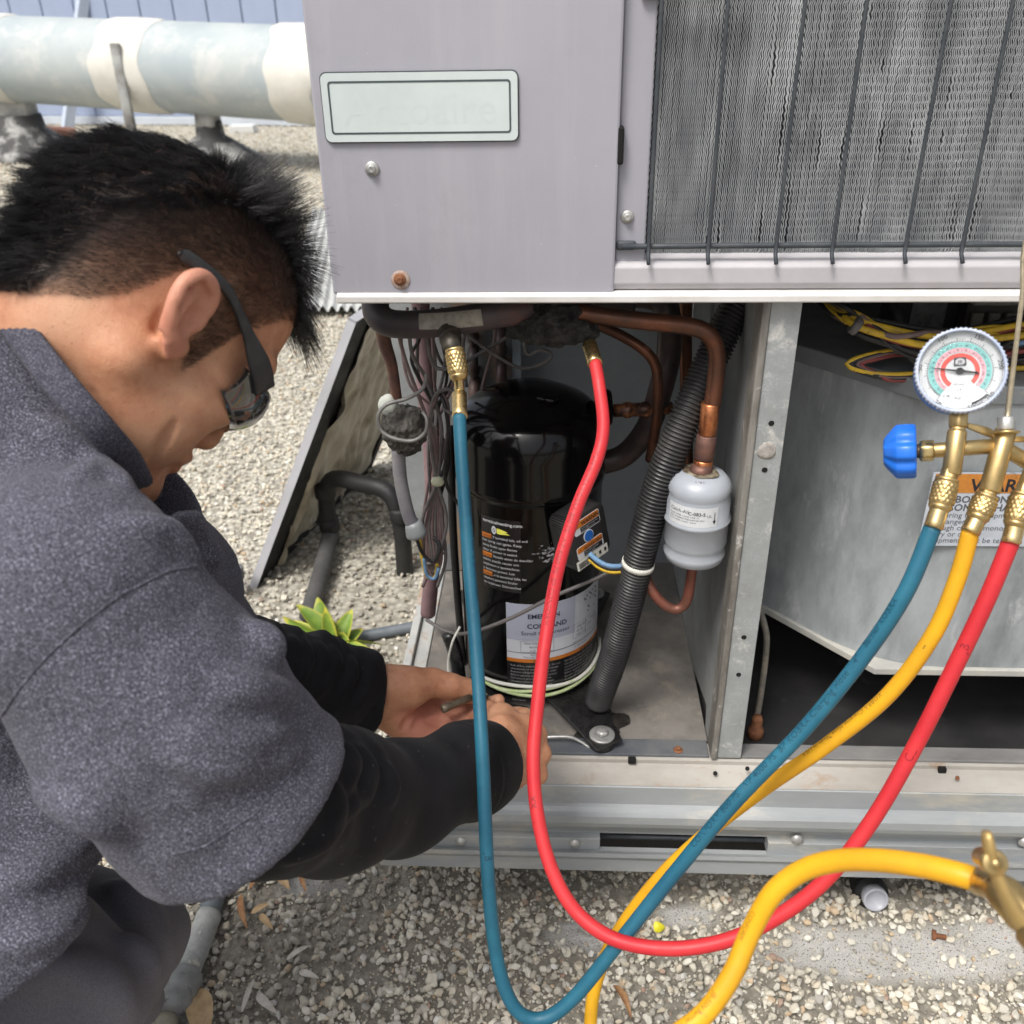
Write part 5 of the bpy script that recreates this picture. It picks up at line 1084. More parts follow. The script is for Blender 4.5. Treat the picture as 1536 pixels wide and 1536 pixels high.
# ------------------------------------------------------------------ charging manifold with its gauge
MD = 0.72
man = thing('gauge_manifold', tuple(D(1440, 690, MD)), 'brass charging manifold with round gauge and blue valve knob', 'gauge manifold')
def BR(prof, a, b, m=BRASS, name='fitting', sides=28, mod=None, par=man):
    a, b = A3(a), A3(b); return Mesh().lathe(prof, a, b - a, sides, mod=mod).build(name, m, par)
hexm = lambda a, i: np.cos(np.pi / 6) / np.cos((a + .25) % (np.pi / 3) - np.pi / 6)
px = MD / FPX                                       # metres per photo pixel at the manifold
V0, V1 = D(1436, 646, MD), D(1427, 712, MD)
L = np.linalg.norm(V1 - V0)
BR([(.0066, 0), (.0070, .001), (.0070, L - .001), (.0064, L)], V0, V1, name='body_tube')
BR([(.0058, 0), (.0058, .006)], D(1437, 638, MD), V0, name='stem_neck'); BR([(.0070, 0), (.0076, .001), (.0076, .0095), (.0070, .0105)], D(1438, 620, MD), D(1437, 640, MD), name='gauge_nut', mod=hexm)
H0, H1 = D(1396, 676, MD + .016), D(1508, 668, MD); L = np.linalg.norm(H1 - H0)
BR([(.0052, 0), (.0058, .001), (.0058, L)], H0, H1, name='cross_tube')
BR([(.0052, 0), (.0058, .001), (.0058, .09)], D(1500, 668, MD), D(1560, 705, MD + .012), name='cross_tube')
W0, W1 = D(1509, 645, MD), D(1484, 738, MD); L = np.linalg.norm(W1 - W0)
BR([(.0072, 0), (.0077, .001), (.0077, L - .001), (.0070, L)], W0, W1, name='body_tube')
K0 = D(1397, 676, MD + .016); kd = D(1338, 678, MD + .027) - K0; kd /= np.linalg.norm(kd)
Mesh().lathe([(.0076, -.002), (.0085, -.001), (.0085, .0070), (.0072, .0085)], K0, kd, 30, mod=hexm).build('packing_nut', BRASSL, man); Mesh().lathe([(.006, .0085), (.0055, .0095), (.0055, .014)], K0, kd, 20).build('valve_stem', mat('dark_stem', (0.10, 0.07, 0.04), rough=.4, metal=.6), man)
lob = lambda a, i: 1 + (.085 if 1 <= i <= 8 else .0) * np.cos(6 * a + .5)
kn = Mesh(); kn.lathe([(.009, .0105), (.0192, .0108), (.0206, .0122), (.0209, .018), (.0206, .0245), (.0196, .0262), (.0120, .0330), (.0100, .0345), (.0080, .0348), (.0076, .0340), (.003, .0340)], K0, kd, 72, mod=lambda a, i: 1 + (0.075 * (np.clip(np.cos(7 * a + .4) * 2.0 + .9, -1, 1) - .6) if 1 <= i <= 6 else 0 * a)); kn.build('valve_knob', mat('blue_moulded_plastic', (0.012, 0.13, 0.60), (0.016, 0.16, 0.66), 30, rough=.36, bump=.04), man)
Mesh().lathe([(.0072, .0342), (.0068, .0347), (.001, .0347)], K0, kd, 20).build('knob_insert', mat('knob_chrome', (0.5, .55, .62), rough=.25, metal=.8), man)
# gauge
gn = camvec(-0.32, 0.0, 1.0); gn /= np.linalg.norm(gn); gr = _rt - gn * (_rt @ gn); gr /= np.linalg.norm(gr); gu = np.cross(gn, gr)
GC = D(1441, 556, MD - .012); R0 = 61 * px
Mesh().lathe([(R0 * .55, -.030), (R0 * .93, -.028), (R0 * 1.0, -.024), (R0 * 1.0, -.006)], GC, gn, 72).build('gauge_case', mat('blue_gauge_boot', (0.08, 0.20, 0.52), (0.10, 0.24, 0.56), 20, rough=.4), man)
ser = lambda a, i: 1 + .012 * np.sign(np.sin(60 * a)) * (1 if i in (1, 2) else 0)
rim = Mesh(); rim.lathe([(R0 * .985, -.0055), (R0 * 1.035, -.005), (R0 * 1.035, .001), (R0 * 1.0, .0032), (R0 * .955, .0030), (R0 * .94, .0012), (R0 * .94, -.002)], GC, gn, 240, mod=ser)
rim.F = rim.F[:-2]; rim.mi = rim.mi[:-2]
rim.build('gauge_rim', mat('frosted_clear_rim', (0.46, 0.50, 0.60), (0.36, 0.42, 0.56), 40, rough=.25), man)
dial = Mesh().lathe([(R0 * .94, -.004), (R0 * .94, -.0035), (.0005, -.0035)], GC, gn, 72).build('dial', mat('dial_white', (0.72, 0.75, 0.76), rough=.5, rvar=0), man, False)
gp = lambda u, v, lift: GC + np.outer(np.asarray(u), gr) + np.outer(np.asarray(v), gu) + gn * lift
def ringp(r0, r1, a0, a1, m, name, lift=-.0030, n=64):
    t = np.radians(np.linspace(a0, a1, n + 1)); V = np.concatenate([gp(r0 * R0 * np.cos(t), r0 * R0 * np.sin(t), lift), gp(r1 * R0 * np.cos(t), r1 * R0 * np.sin(t), lift)])
    return build(name, V, [[k, k + 1, n + 2 + k, n + 1 + k] for k in range(n)], m, dial, False)
TEAL = mat('teal_print', (0.25, 0.58, 0.56), rough=.5, rvar=0); PINK = mat('pink_print', (0.78, 0.42, 0.47), rough=.5, rvar=0); REDP = mat('red_dial_print', (0.70, 0.10, 0.08), rough=.5, rvar=0)
ringp(.555, .68, -42, 232, TEAL, 'teal_scale'); ringp(.455, .553, -42, 232, PINK, 'pink_scale'); ringp(.315, .42, -46, 236, REDP, 'red_scale')
tk = Mesh()
def tick(a, r0, r1, w):
    a = math.radians(a); c, s = math.cos(a), math.sin(a); q = np.array([[r0 * c - w * s, r0 * s + w * c], [r0 * c + w * s, r0 * s - w * c], [r1 * c + w * s, r1 * s - w * c], [r1 * c - w * s, r1 * s + w * c]]) * R0
    tk.add(gp(q[:, 0], q[:, 1], -.0027), [[0, 1, 2, 3]])
for k in range(61): tick(232 - k * 274 / 60, .70, .78 if k % 5 == 0 else .735, .006 if k % 5 == 0 else .0035)
for k in range(28): tick(228 - k * 10, .58, .625, .006); tick(226 - k * 10, .47, .505, .006)
tk.build('tick_marks', INKG, dial, False)
ringp(.695, .704, -42, 232, INKG, 'scale_line', -.0028)
ringp(.775, .815, -72, -44, INK, 'retard_bar', -.0027, 10)
def dtext(s, x, y, size, rot=0.0):
    V, F = text_mesh(s, size * R0, 'CENTER'); c, q = math.cos(rot), math.sin(rot); u, v = V[:, 0], V[:, 1] - size * R0 * .35
    return gp(c * u - q * v + x * R0, q * u + c * v + y * R0, -.0026), F
dt = Mesh()
for s, a in (('50', 172), ('100', 116), ('150', 62), ('200', 8), ('250', -44), ('500', -72), ('30', 237), ('psi', -58 - 0)):
    r = .87; t = math.radians(a); dt.add(*dtext(s, r * math.cos(t) * (1 if s != 'psi' else .93), r * math.sin(t), .155 if s != 'psi' else .10, t - math.pi / 2 if math.sin(t) > -.2 else t + math.pi / 2))
for k in range(13):
    for rr_, q in ((.615, 16), (.505, 18)):
        t = math.radians(222 - k * 21); dt.add(*dtext(str((k + 1) * 10 if rr_ > .6 else k * 8), rr_ * math.cos(t), rr_ * math.sin(t), .062, t - math.pi / 2))
dt.add(*dtext('RETARD', -.01, -.30, .07)); dt.add(*dtext('in Hg', -.30, -.56, .07)); dt.add(*dtext('o F', -.02, -.43, .08)); dt.add(*dtext('CLASS', 0.0, -.51, .05)); dt.add(*dtext('R-22', -.05, -.62, .07))
dt.build('dial_figures', INKG, dial, False)
q = np.array(rrect(-.125, .125, .11, .32, .02)) * R0; Mesh().add(gp(q[:, 0], q[:, 1], -.0029), [list(range(len(q)))]).build('maker_badge', INKG, dial, False)
t = np.linspace(0, 2 * np.pi, 28, endpoint=False); Mesh().add(gp(.10 * R0 * np.cos(t), (.215 + .082 * np.sin(t)) * R0, -.0026), [list(range(28))]).build('badge_oval', WPR, dial, False)
Mesh().add(*[(lambda VF: (VF[0] + gn * .0003, VF[1]))(dtext('JB', 0, .215, .125))][0]).build('badge_letters', INK, dial, False)
na = math.radians(171); c, s = math.cos(na), math.sin(na)
def npt(a, b): return (a * c - b * s) * R0, (a * s + b * c) * R0
P = [npt(.67, .004), npt(.67, -.004), npt(.08, -.022), npt(.06, -.055), npt(0, -.075), npt(-.08, -.03), npt(-.32, -.016), npt(-.31, -.045), npt(-.42, 0), npt(-.31, .045), npt(-.32, .016), npt(-.08, .03), npt(0, .075), npt(.06, .055), npt(.08, .022)]
Mesh().add(*extrude_poly(gp([p[0] for p in P], [p[1] for p in P], -.0018), gn * .0004)).build('needle', mat('needle_black', (0.02, 0.02, 0.022), rough=.4), dial, False)
glass = NT('gauge_lens'); glass.set(color=(1, 1, 1), rough=.02, trans=1.0, ior=1.12, spec=.4); 
Mesh().lathe([(R0 * .938, .0014), (R0 * .6, .0019), (.0004, .0021)], GC, gn, 48).build('lens', glass.m, man)
# hanger bar and hook rod
Mesh().add(*extrude_poly([D(1452, 634, MD + .012), D(1480, 640, MD + .012), D(1505, 652, MD + .012), D(1560, 656, MD + .012), D(1560, 664, MD + .012), D(1500, 662, MD + .012), D(1452, 642, MD + .012)], _fw * .003, .0005)).build('hanger_plate', BRASS, man)
Mesh().lathe([(.0095, 0), (.0095, .0015), (.006, .002)], D(1509, 650, MD - .004), _up, 20).build('washer', BRASS, man); Mesh().lathe([(.006, 0), (.0064, .001), (.0064, .009), (.0055, .010)], D(1509, 645, MD - .004), _up, 16, mod=hexm).build('hook_nut', STEEL, man)
Mesh().tube([D(1509, 640, MD - .004), D(1519, 560, MD + .03), D(1533, 450, MD + .09), D(1552, 330, MD + .13), (.503, -.0165, 1.045), (.5045, -.0085, 1.052), (.5065, -.0075, 1.044)], .0021, 8, .02).build('hook_rod', mat('brassy_rod', (0.55, 0.47, 0.33), (0.42, 0.36, 0.25), 60, rough=.35, metal=.7), man)
# knurled couplings: the hoses' own ends
def knurl(p, q, r, par, m=BRASS):
    p, q = A3(p), A3(q); L = np.linalg.norm(q - p); n, b, ax = basis(q - p); na_, nh = 64, 26; V = []
    a = np.linspace(0, 2 * np.pi, na_, endpoint=False); ms = Mesh()
    for i in range(nh + 1):
        h = i / nh; e = min(1, min(h, 1 - h) / .12)
        k = np.maximum(np.abs(np.sin(8 * a + h * 9.5)), np.abs(np.sin(8 * a - h * 9.5)))
        rr = r * (.90 + .035 * e) + r * .085 * e * (1 - k**3 * 1.0) * 1.3
        V.append(p + ax * h * L + rr[:, None] * (np.cos(a)[:, None] * n + np.sin(a)[:, None] * b))
    F = [[i * na_ + k, i * na_ + (k + 1) % na_, (i + 1) * na_ + (k + 1) % na_, (i + 1) * na_ + k] for i in range(nh) for k in range(na_)]
    V = np.concatenate(V); F += [list(range(na_))[::-1], [nh * na_ + k for k in range(na_)]]
    ms.add(V, F); ms.lathe([(r * .84, -.0028), (r * .93, -.002), (r * .93, .0004)], p, ax, 32); ms.lathe([(r * .93, L - .0004), (r * .95, L + .002), (r * .80, L + .004), (r * .66, L + .006)], p, ax, 32)
    return ms.build('knurled_nut', m, par)
def ferrule(p, q, r, par, m=BRASSL):
    L = np.linalg.norm(A3(q) - A3(p)); return BR([(r * .82, 0), (r * .98, .0012), (r, .002), (r * .96, L * .3), (r, L * .5), (r * .97, L * .75), (r * 1.03, L - .001), (r * .9, L)], p, q, m, 'ferrule', 28, None, par)
HR = 0.0066
def hose(name, label, pts, m, tail=()):
    """pts: (px, py, depth)"""
    P = [D(*p) for p in pts]; P0 = P; P = P + [A3(q) for q in tail]; t = thing(name, tuple(P[0]), label, 'hose'); V, F, C, fr = sweep(P, HR, 22, .005)
    build('rubber_tube', V, F, m, t); return t, C[:len(spline(P0, .005))], fr
def print_along(C, s0, text, size, m, par, spin=0.0, rev=False, r=HR):
    """line of print laid along a hose, facing the photographer"""
    T = np.gradient(C, axis=0); T /= np.linalg.norm(T, axis=1)[:, None]; s = np.r_[0, np.cumsum(np.linalg.norm(np.diff(C, axis=0), axis=1))]
    V, F = text_mesh(text, size, 'LEFT'); u = V[:, 0] if not rev else -V[:, 0]; v = (V[:, 1] - size * .33) * (1 if not rev else -1); q = np.clip(s0 + u, 0, s[-1]); out = np.zeros((len(V), 3))
    Ci = np.stack([np.interp(q, s, C[:, k]) for k in range(3)], 1); Ti = np.stack([np.interp(q, s, T[:, k]) for k in range(3)], 1); Ti /= np.linalg.norm(Ti, axis=1)[:, None]
    d = CAM - Ci; d -= Ti * np.sum(d * Ti, 1)[:, None]; d /= np.linalg.norm(d, axis=1)[:, None]; e = np.cross(d, Ti)
    a = v / r + spin; build('printed_line', Ci + (r + .00022) * (np.cos(a)[:, None] * d + np.sin(a)[:, None] * e), F, m, par, False)
BIN = mat('dark_hose_print', (0.007, 0.045, 0.08), rough=.5, rvar=0); HIN = mat('brown_hose_print', (0.26, 0.14, 0.012), rough=.5, rvar=0); RIN = mat('maroon_hose_print', (0.26, 0.012, 0.02), rough=.5, rvar=0)
bh, C, fr = hose('blue_hose', 'blue charging hose hanging from suction port and looping to the manifold', [(689, 622, .935), (693, 700, .93), (703, 840, .925), (716, 1000, .91), (724, 1140, .888), (733, 1330, .885), (748, 1450, .89), (775, 1515, .89), (815, 1528, .89), (862, 1495, .885), (930, 1412, .87), (1010, 1312, .85), (1100, 1205, .82), (1210, 1090, .79), (1300, 978, .76), (1360, 885, .735), (1401, 786, .722)], BLUE)
S = len(C) * .005
print_along(C, S * .70, 'CONFORM 800 PSI WP 4000 PSI BP KOBRA Charging Hose 1/4"', .0085, BIN, bh, .5); print_along(C, S * .90, 'Barrier KOBRA', .0075, BIN, bh, .7); print_along(C, S * .35, 'JB', .010, BIN, bh, .2); print_along(C, S * .06, 'KOBRA 800 PSI WP 4000 PSI BP CONFORM', .006, BIN, bh, .9)
knurl(at(682, 527, -.028), at(688, 562, -.04), .0100, bh); Mesh().tube([at(687, 560, -.04), at(689, 580, -.042), at(690, 594, -.045)], .0050, 16, .003).build('bent_stem', BRASSL, bh); ferrule(at(689, 590, -.043), D(690, 626, .934), .0076, bh)
yh, C, fr = hose('yellow_hose', 'yellow hose from middle manifold port passing behind the blue hose', [(1457, 793, .722), (1436, 868, .735), (1398, 955, .755), (1330, 1045, .785), (1240, 1118, .82), (1150, 1180, .85), (1072, 1240, .875), (988, 1318, .91), (925, 1402, .95), (896, 1468, .97), (886, 1530, .97), (890, 1600, .96)], YEL, [(.06, -.37, .03), (.14, -.46, .009), (.32, -.58, .009), (.50, -.85, .009), (.45, -1.3, .009)])
print_along(C, .10, 'L', .010, HIN, yh, .3); print_along(C, .16, 'KOBRA Charging Hose Made in USA', .0062, HIN, yh, -.8); print_along(C, .22, '-', .010, HIN, yh, -.3)
rh, C, fr = hose('red_hose', 'red charging hose hanging past the compressor labels in a long loop', [(892, 541, .985), (899, 580, .98), (905, 640, .965), (895, 690, .955), (866, 760, .945), (838, 850, .935), (818, 960, .925), (806, 1060, .915), (800, 1140, .905), (806, 1220, .895), (826, 1300, .885), (862, 1365, .875), (920, 1408, .862), (1000, 1423, .85), (1085, 1412, .838), (1165, 1376, .826), (1240, 1318, .812), (1310, 1228, .795), (1375, 1115, .775), (1430, 1005, .755), (1480, 900, .735), (1518, 808, .722)], RED)
S = len(C) * .005
print_along(C, S * .09, 'Made in USA KOBRA 800 PSI WP 4000 PSI BP CONFORM', .0075, RIN, rh, -.35); print_along(C, S * .39, 'xx', .012, RIN, rh, -.2); print_along(C, S * .56, '///', .012, RIN, rh, .5); print_along(C, S * .82, 'CL', .010, RIN, rh, 0); print_along(C, S * .91, 'JB', .010, RIN, rh, 0)
Mesh().tube([at(876, 490, .06), at(881, 508, .045), at(886, 524, .035)], .0052, 14, .004).build('stem', BRASSL, rh); ferrule(at(884, 516, .037), D(893, 546, .984), .0080, rh)
for (par, a, b, c, d, e) in ((bh, (1426, 706), (1420, 722), (1411, 757), (1409, 765), (1401, 789)), (yh, (1484, 732), (1479, 747), (1468, 772), (1466, 779), (1456, 797)), (rh, (1540, 728), (1534, 744), (1524, 782), (1523, 790), (1517, 812))):
    A_, B_, C_, D_, E_ = [D(*q, MD) for q in (a, b, c, d, e)]
    L = np.linalg.norm(B_ - A_); BR([(.0058, -.002), (.0066, 0), (.0066, L * .7), (.0058, L + .002)], A_, B_, name='hex_neck', mod=hexm, par=man)
    knurl(B_, C_, .0092, par); ferrule(C_ + (D_ - C_) * .2, E_ + (E_ - D_) * .12, .0071, par)
Mesh().lathe([(.0065, 0), (.007, .001), (.007, .05)], D(1541, 730, MD), D(1556, 690, MD) - D(1541, 730, MD), 20).build('body_tube', BRASS, man)
# second yellow hose near the camera with its brass ball valve
y2, C, fr = hose('vacuum_hose', 'thick near yellow hose arching to the blurred brass valve', [(1478, 1324, .505), (1440, 1312, .51), (1380, 1298, .525), (1310, 1290, .545), (1250, 1292, .565), (1200, 1308, .58), (1158, 1342, .59), (1125, 1400, .60), (1098, 1462, .60), (1055, 1522, .60), (990, 1570, .60), (920, 1620, .60)], YEL, [(.02, -.50, .34), (-.03, -.52, .16), (.0, -.58, .03), (.10, -.66, .010), (.30, -.80, .010), (.55, -1.2, .010)])
S = len(C) * .005
print_along(C, S * .70, 'JB-55N Barrier KOBRA Charging Hose 800 PSI', .0048, HIN, y2, -.45); print_along(C, S * .50, 'CONFORM', .0046, HIN, y2, -.6)
bv = thing('ball_valve', tuple(D(1500, 1320, .475)), 'blurred brass ball valve with lever handle at the near yellow hose end', 'valve')
ferrule(D(1466, 1321, .507), D(1502, 1334, .485), .0074, bv)
V_ = D(1498, 1330, .482); W_ = D(1575, 1420, .455); L = np.linalg.norm(W_ - V_)
Mesh().lathe([(.0062, -.004), (.0080, 0), (.0092, .003), (.0092, .018), (.0080, .021), (.0105, .024), (.0105, .05), (.009, .054)], V_, W_ - V_, 30).build('valve_body', BRASS, bv)
hc = D(1490, 1293, .462); hn = camvec(-.25, .25, 1.0); hn /= np.linalg.norm(hn)
Mesh().lathe([(.0050, -.024), (.0050, -.004), (.0062, -.003), (.0062, .003), (.0050, .0045), (.0022, .0042), (.0022, .0055), (.0005, .006)], hc, hn, 28).build('stem_cap', BRASS, bv)
Mesh().tube([D(1480, 1247, .46), D(1482, 1262, .46), D(1487, 1285, .461), D(1500, 1325, .462), D(1525, 1372, .463), D(1545, 1400, .464)], [.0026, .0037, .0036, .0042, .0060, .0068], 18, .003, flat=.75).build('lever', mat('worn_brass_lever', (0.56, 0.40, 0.16), (0.42, 0.29, 0.12), 40, rough=.42, metal=.7), bv)

E0 = W_ - (W_ - V_) * .02; Ed = (W_ - V_) / L
Mesh().tube([V_ + Ed * .05, V_ + Ed * .10, V_ + Ed * .16 + [0, -.01, -.03], A3([.42, -.62, .22]), A3([.50, -.66, .06]), A3([.62, -.70, .010]), A3([.95, -.80, .010]), A3([1.4, -.9, .010])], HR, 18, .01).build('outlet_hose', YEL, bv)
# ------------------------------------------------------------------ the technician: surfaces grown from blended volumes
class Vol:
    """signed-distance volumes blended together, meshed with surface nets in tiles"""
    def __init__(s, h): s.h = h; s.ops = []
    def op(s, fn, lo, hi, k=0.01, kind='u'): s.ops.append((fn, A3(lo) if lo is not None else None, A3(hi) if hi is not None else None, k, kind)); return s
    def cone(s, a, b, ra, rb, k=0.01, kind='u'):
        a, b = A3(a), A3(b); d = b - a; dd = max(d @ d, 1e-12); m = max(ra, rb)
        def fn(X, Y, Z):
            x, y, z = X - a[0], Y - a[1], Z - a[2]; t = np.clip((x * d[0] + y * d[1] + z * d[2]) / dd, 0, 1)
            return np.sqrt((x - t * d[0])**2 + (y - t * d[1])**2 + (z - t * d[2])**2) - (ra + (rb - ra) * t)
        return s.op(fn, np.minimum(a, b) - m, np.maximum(a, b) + m, k, kind)
    def chain(s, pts, k=0.01, kind='u'):
        for (p, r), (q, t) in zip(pts[:-1], pts[1:]): s.cone(p, q, r, t, k, kind)
        return s
    def ell(s, c, ax, r, k=0.01, kind='u'):
        c, ax, r = A3(c), A3(ax), A3(r); m = np.sqrt(((ax * r[:, None])**2).sum(0))
        def fn(X, Y, Z):
            x, y, z = X - c[0], Y - c[1], Z - c[2]; k0 = 0; k1 = 0
            for i in range(3):
                q = x * ax[i][0] + y * ax[i][1] + z * ax[i][2]; k0 = k0 + (q / r[i])**2; k1 = k1 + (q / r[i]**2)**2
            k0 = np.sqrt(k0); k1 = np.sqrt(k1) + 1e-9; return k0 * (k0 - 1) / k1
        return s.op(fn, c - m, c + m, k, kind)
    def plane(s, p, n, k=0.002, lo=None, hi=None, kind='i'):
        p, n = A3(p), A3(n) / np.linalg.norm(n)
        return s.op(lambda X, Y, Z: (X - p[0]) * n[0] + (Y - p[1]) * n[1] + (Z - p[2]) * n[2], lo, hi, k, kind)
    def mesh(s, T=40):
        h = s.h; us = [o for o in s.ops if o[4] == 'u']; pad = 0.02
        lo = np.min([o[1] - o[3] for o in us], 0) - 3 * h; hi = np.max([o[2] + o[3] for o in us], 0) + 3 * h
        n = np.ceil((hi - lo) / h).astype(int); cid = []; cps = []; quads = []
        S1 = (n[1] + 8) * 1; S2 = n[2] + 8; enc = lambda i, j, k: (i.astype(np.int64) * (n[1] + 8) + j) * (n[2] + 8) + k
        for I in range(0, n[0] + 1, T):
            for J in range(0, n[1] + 1, T):
                for K in range(0, n[2] + 1, T):
                    b0 = lo + np.array([I, J, K]) * h; b1 = b0 + (T + 1) * h
                    act = [o for o in s.ops if o[1] is None or (np.all(o[1] - o[3] - 4 * h <= b1) and np.all(o[2] + o[3] + 4 * h >= b0))]
                    if not any(o[4] == 'u' for o in act): continue
                    X = (b0[0] + h * np.arange(T + 2))[:, None, None]; Y = (b0[1] + h * np.arange(T + 2))[None, :, None]; Z = (b0[2] + h * np.arange(T + 2))[None, None, :]
                    F = np.full((T + 2,) * 3, 0.08)
                    for fn, _, _, k, kind in act:
                        d = fn(X, Y, Z)
                        if kind == 'u': q = np.maximum(k - np.abs(F - d), 0) / k if k > 0 else 0; F = np.minimum(F, d) - q * q * k * .25
                        elif kind == 's': d = -d; q = np.maximum(k - np.abs(F - d), 0) / k; F = np.maximum(F, d) + q * q * k * .25
                        elif kind == 'i': q = np.maximum(k - np.abs(F - d), 0) / k; F = np.maximum(F, d) + q * q * k * .25
                        elif kind == 'd': F = F + d
                    F = np.where(F == 0, 1e-9, F); neg = F < 0
                    if not neg.any() or neg.all(): continue
                    c = np.zeros((T + 1,) * 3, np.int8)
                    for a in (0, 1):
                        for b in (0, 1):
                            for e in (0, 1): c += neg[a:T + 1 + a, b:T + 1 + b, e:T + 1 + e]
                    m = (c > 0) & (c < 8); m[T, :, :] = 0; m[:, T, :] = 0; m[:, :, T] = 0
                    i, j, k_ = np.nonzero(m)
                    if len(i):
                        P = np.zeros((len(i), 3)); N = np.zeros(len(i)); cor = {}
                        for a in (0, 1):
                            for b in (0, 1):
                                for e in (0, 1): cor[a, b, e] = F[i + a, j + b, k_ + e]
                        for p in cor:
                            for ax in range(3):
                                if p[ax] == 0:
                                    q = list(p); q[ax] = 1; q = tuple(q); A, B = cor[p], cor[q]; x = (A < 0) != (B < 0); t = np.where(x, A / np.where(x, A - B, 1), 0)
                                    v = np.zeros((len(i), 3)) + A3(p); v[:, ax] += t; P += v * x[:, None]; N += x
                        P /= N[:, None]; cps.append(b0 + (np.c_[i, j, k_] + P) * h); cid.append(enc(i + I, j + J, k_ + K))
                    for ax in range(3):
                        sl0 = [slice(0, T)] * 3; sl1 = [slice(0, T)] * 3; sl1[ax] = slice(1, T + 1)
                        A, B = neg[tuple(sl0)], neg[tuple(sl1)]; i, j, k_ = np.nonzero(A != B)
                        if not len(i): continue
                        fl = A[i, j, k_]; g = np.c_[i + I, j + J, k_ + K]; u, v = [(1, 2), (2, 0), (0, 1)][ax]; Q = []
                        for du, dv in ((1, 1), (0, 1), (0, 0), (1, 0)):
                            w = g.copy(); w[:, u] -= du; w[:, v] -= dv; Q.append(enc(w[:, 0], w[:, 1], w[:, 2]))
                        Q = np.stack(Q, 1); Q[~fl] = Q[~fl][:, ::-1]; quads.append(Q)
        cid = np.concatenate(cid); cps = np.concatenate(cps); o = np.argsort(cid); cid, cps = cid[o], cps[o]
        Q = np.concatenate(quads); idx = np.searchsorted(cid, Q); idx = np.clip(idx, 0, len(cid) - 1); ok = (cid[idx] == Q).all(1)
        return cps, idx[ok]
def vrelax(V, F, it=2, lam=.5):
    """a little tangential smoothing"""
    e = np.concatenate([F[:, [0, 1]], F[:, [1, 2]], F[:, [2, 3]], F[:, [3, 0]]])
    for _ in range(it):
        S = np.zeros_like(V); N = np.zeros(len(V))
        for a, b in ((0, 1), (1, 0)):
            for k in range(3): S[:, k] += np.bincount(e[:, a], V[e[:, b], k], len(V))
            N += np.bincount(e[:, a], minlength=len(V))
        V = V + lam * (S / np.maximum(N, 1)[:, None] - V)
    return V
def sm(x, a, b): t = np.clip((x - a) / (b - a), 0, 1); return t * t * (3 - 2 * t)

from mathutils.bvhtree import BVHTree
def tracer(V, F):
    bv = BVHTree.FromPolygons([tuple(v) for v in V], [tuple(int(i) for i in f) for f in F])
    def hit(px, py, off=0.0):
        d = ray(px, py); d = d / np.linalg.norm(d); h = bv.ray_cast(Vector(CAM), Vector(d))
        return None if h[0] is None else A3(h[0]) + d * off
    return hit
def on_surface(hit, pts, off, n=7):
    runs = [[]]
    for (a, b), (c, d) in zip(pts[:-1], pts[1:]):
        for t in np.linspace(0, 1, n, endpoint=False):
            h = hit(a + (c - a) * t, b + (d - b) * t, off)
            if h is None: continue
            if runs[-1] and np.linalg.norm(h - runs[-1][-1]) > .035: runs.append([])
            runs[-1].append(h)
    return max(runs, key=len)
def ridges(S, lines, r, sink, k, kind='u'):
    h0 = S.h; S.h = .005; V, F = S.mesh(); S.h = h0; hit = tracer(V, F)
    for L in lines:
        P = on_surface(hit, L, sink, 4); n = len(P)
        rr = [r * (.35 + .65 * math.sin(math.pi * (i + .5) / n)) for i in range(n)]
        for a, b, ra, rb in zip(P[:-1], P[1:], rr[:-1], rr[1:]): S.cone(a, b, ra, rb, k, kind)
# head axes: forward, up, right ear
HF, HU, HS = camvec(.498, -.598, -.628), camvec(.588, .765, -.263), camvec(.638, -.238, .733)
HC = CAM + camvec(-.270, .151, -.700)
RH = np.stack([HF, HU, HS])
def Hd(f, u, s): return HC + HF * f + HU * u + HS * s
def hloc(P): return (A3(P) - HC) @ RH.T
B = Vol(0.0019)
B.ell(Hd(-.013, .030, 0), RH, (.094, .084, .0755))
B.ell(Hd(.030, .040, 0), RH, (.062, .066, .064), .02)          # forehead
B.ell(Hd(.040, -.030, 0), RH, (.050, .070, .056), .02)         # face
for s_ in (-1, 1):
    B.cone(Hd(-.004, -.045, .056 * s_), Hd(.070, -.100, .016 * s_), .020, .019, .025)      # jaw
    B.ell(Hd(.064, -.022, .040 * s_), RH, (.026, .020, .022), .018)                         # cheekbone
    B.ell(Hd(.045, -.060, .044 * s_), RH, (.032, .030, .020), .02)                          # cheek
    B.cone(Hd(.094, .024, .012 * s_), Hd(.078, .024, .044 * s_), .010, .009, .012)          # brow
    B.ell(Hd(.098, .004, .031 * s_), RH, (.016, .011, .015), .010, 's')                     # eye socket
    B.ell(Hd(.083, .003, .031 * s_), RH, (.013, .012, .015), .004)                          # lid
    B.ell(Hd(.094, -.044, .011 * s_), RH, (.010, .008, .008), .006)                         # nostril wing
    B.ell(Hd(.099, -.051, .007 * s_), RH, (.006, .004, .004), .002, 's')
B.cone(Hd(.092, .010, 0), Hd(.101, -.038, 0), .009, .0098, .014)                            # nose
B.ell(Hd(.080, -.106, 0), RH, (.020, .018, .024), .018)                                     # chin
B.ell(Hd(.083, -.067, 0), RH, (.017, .012, .028), .012)
B.ell(Hd(.092, -.064, 0), RH, (.009, .0055, .022), .004); B.ell(Hd(.091, -.076, 0), RH, (.009, .006, .019), .004)
B.cone(Hd(.0985, -.070, -.018), Hd(.0985, -.070, .018), .0016, .0016, .004, 's')
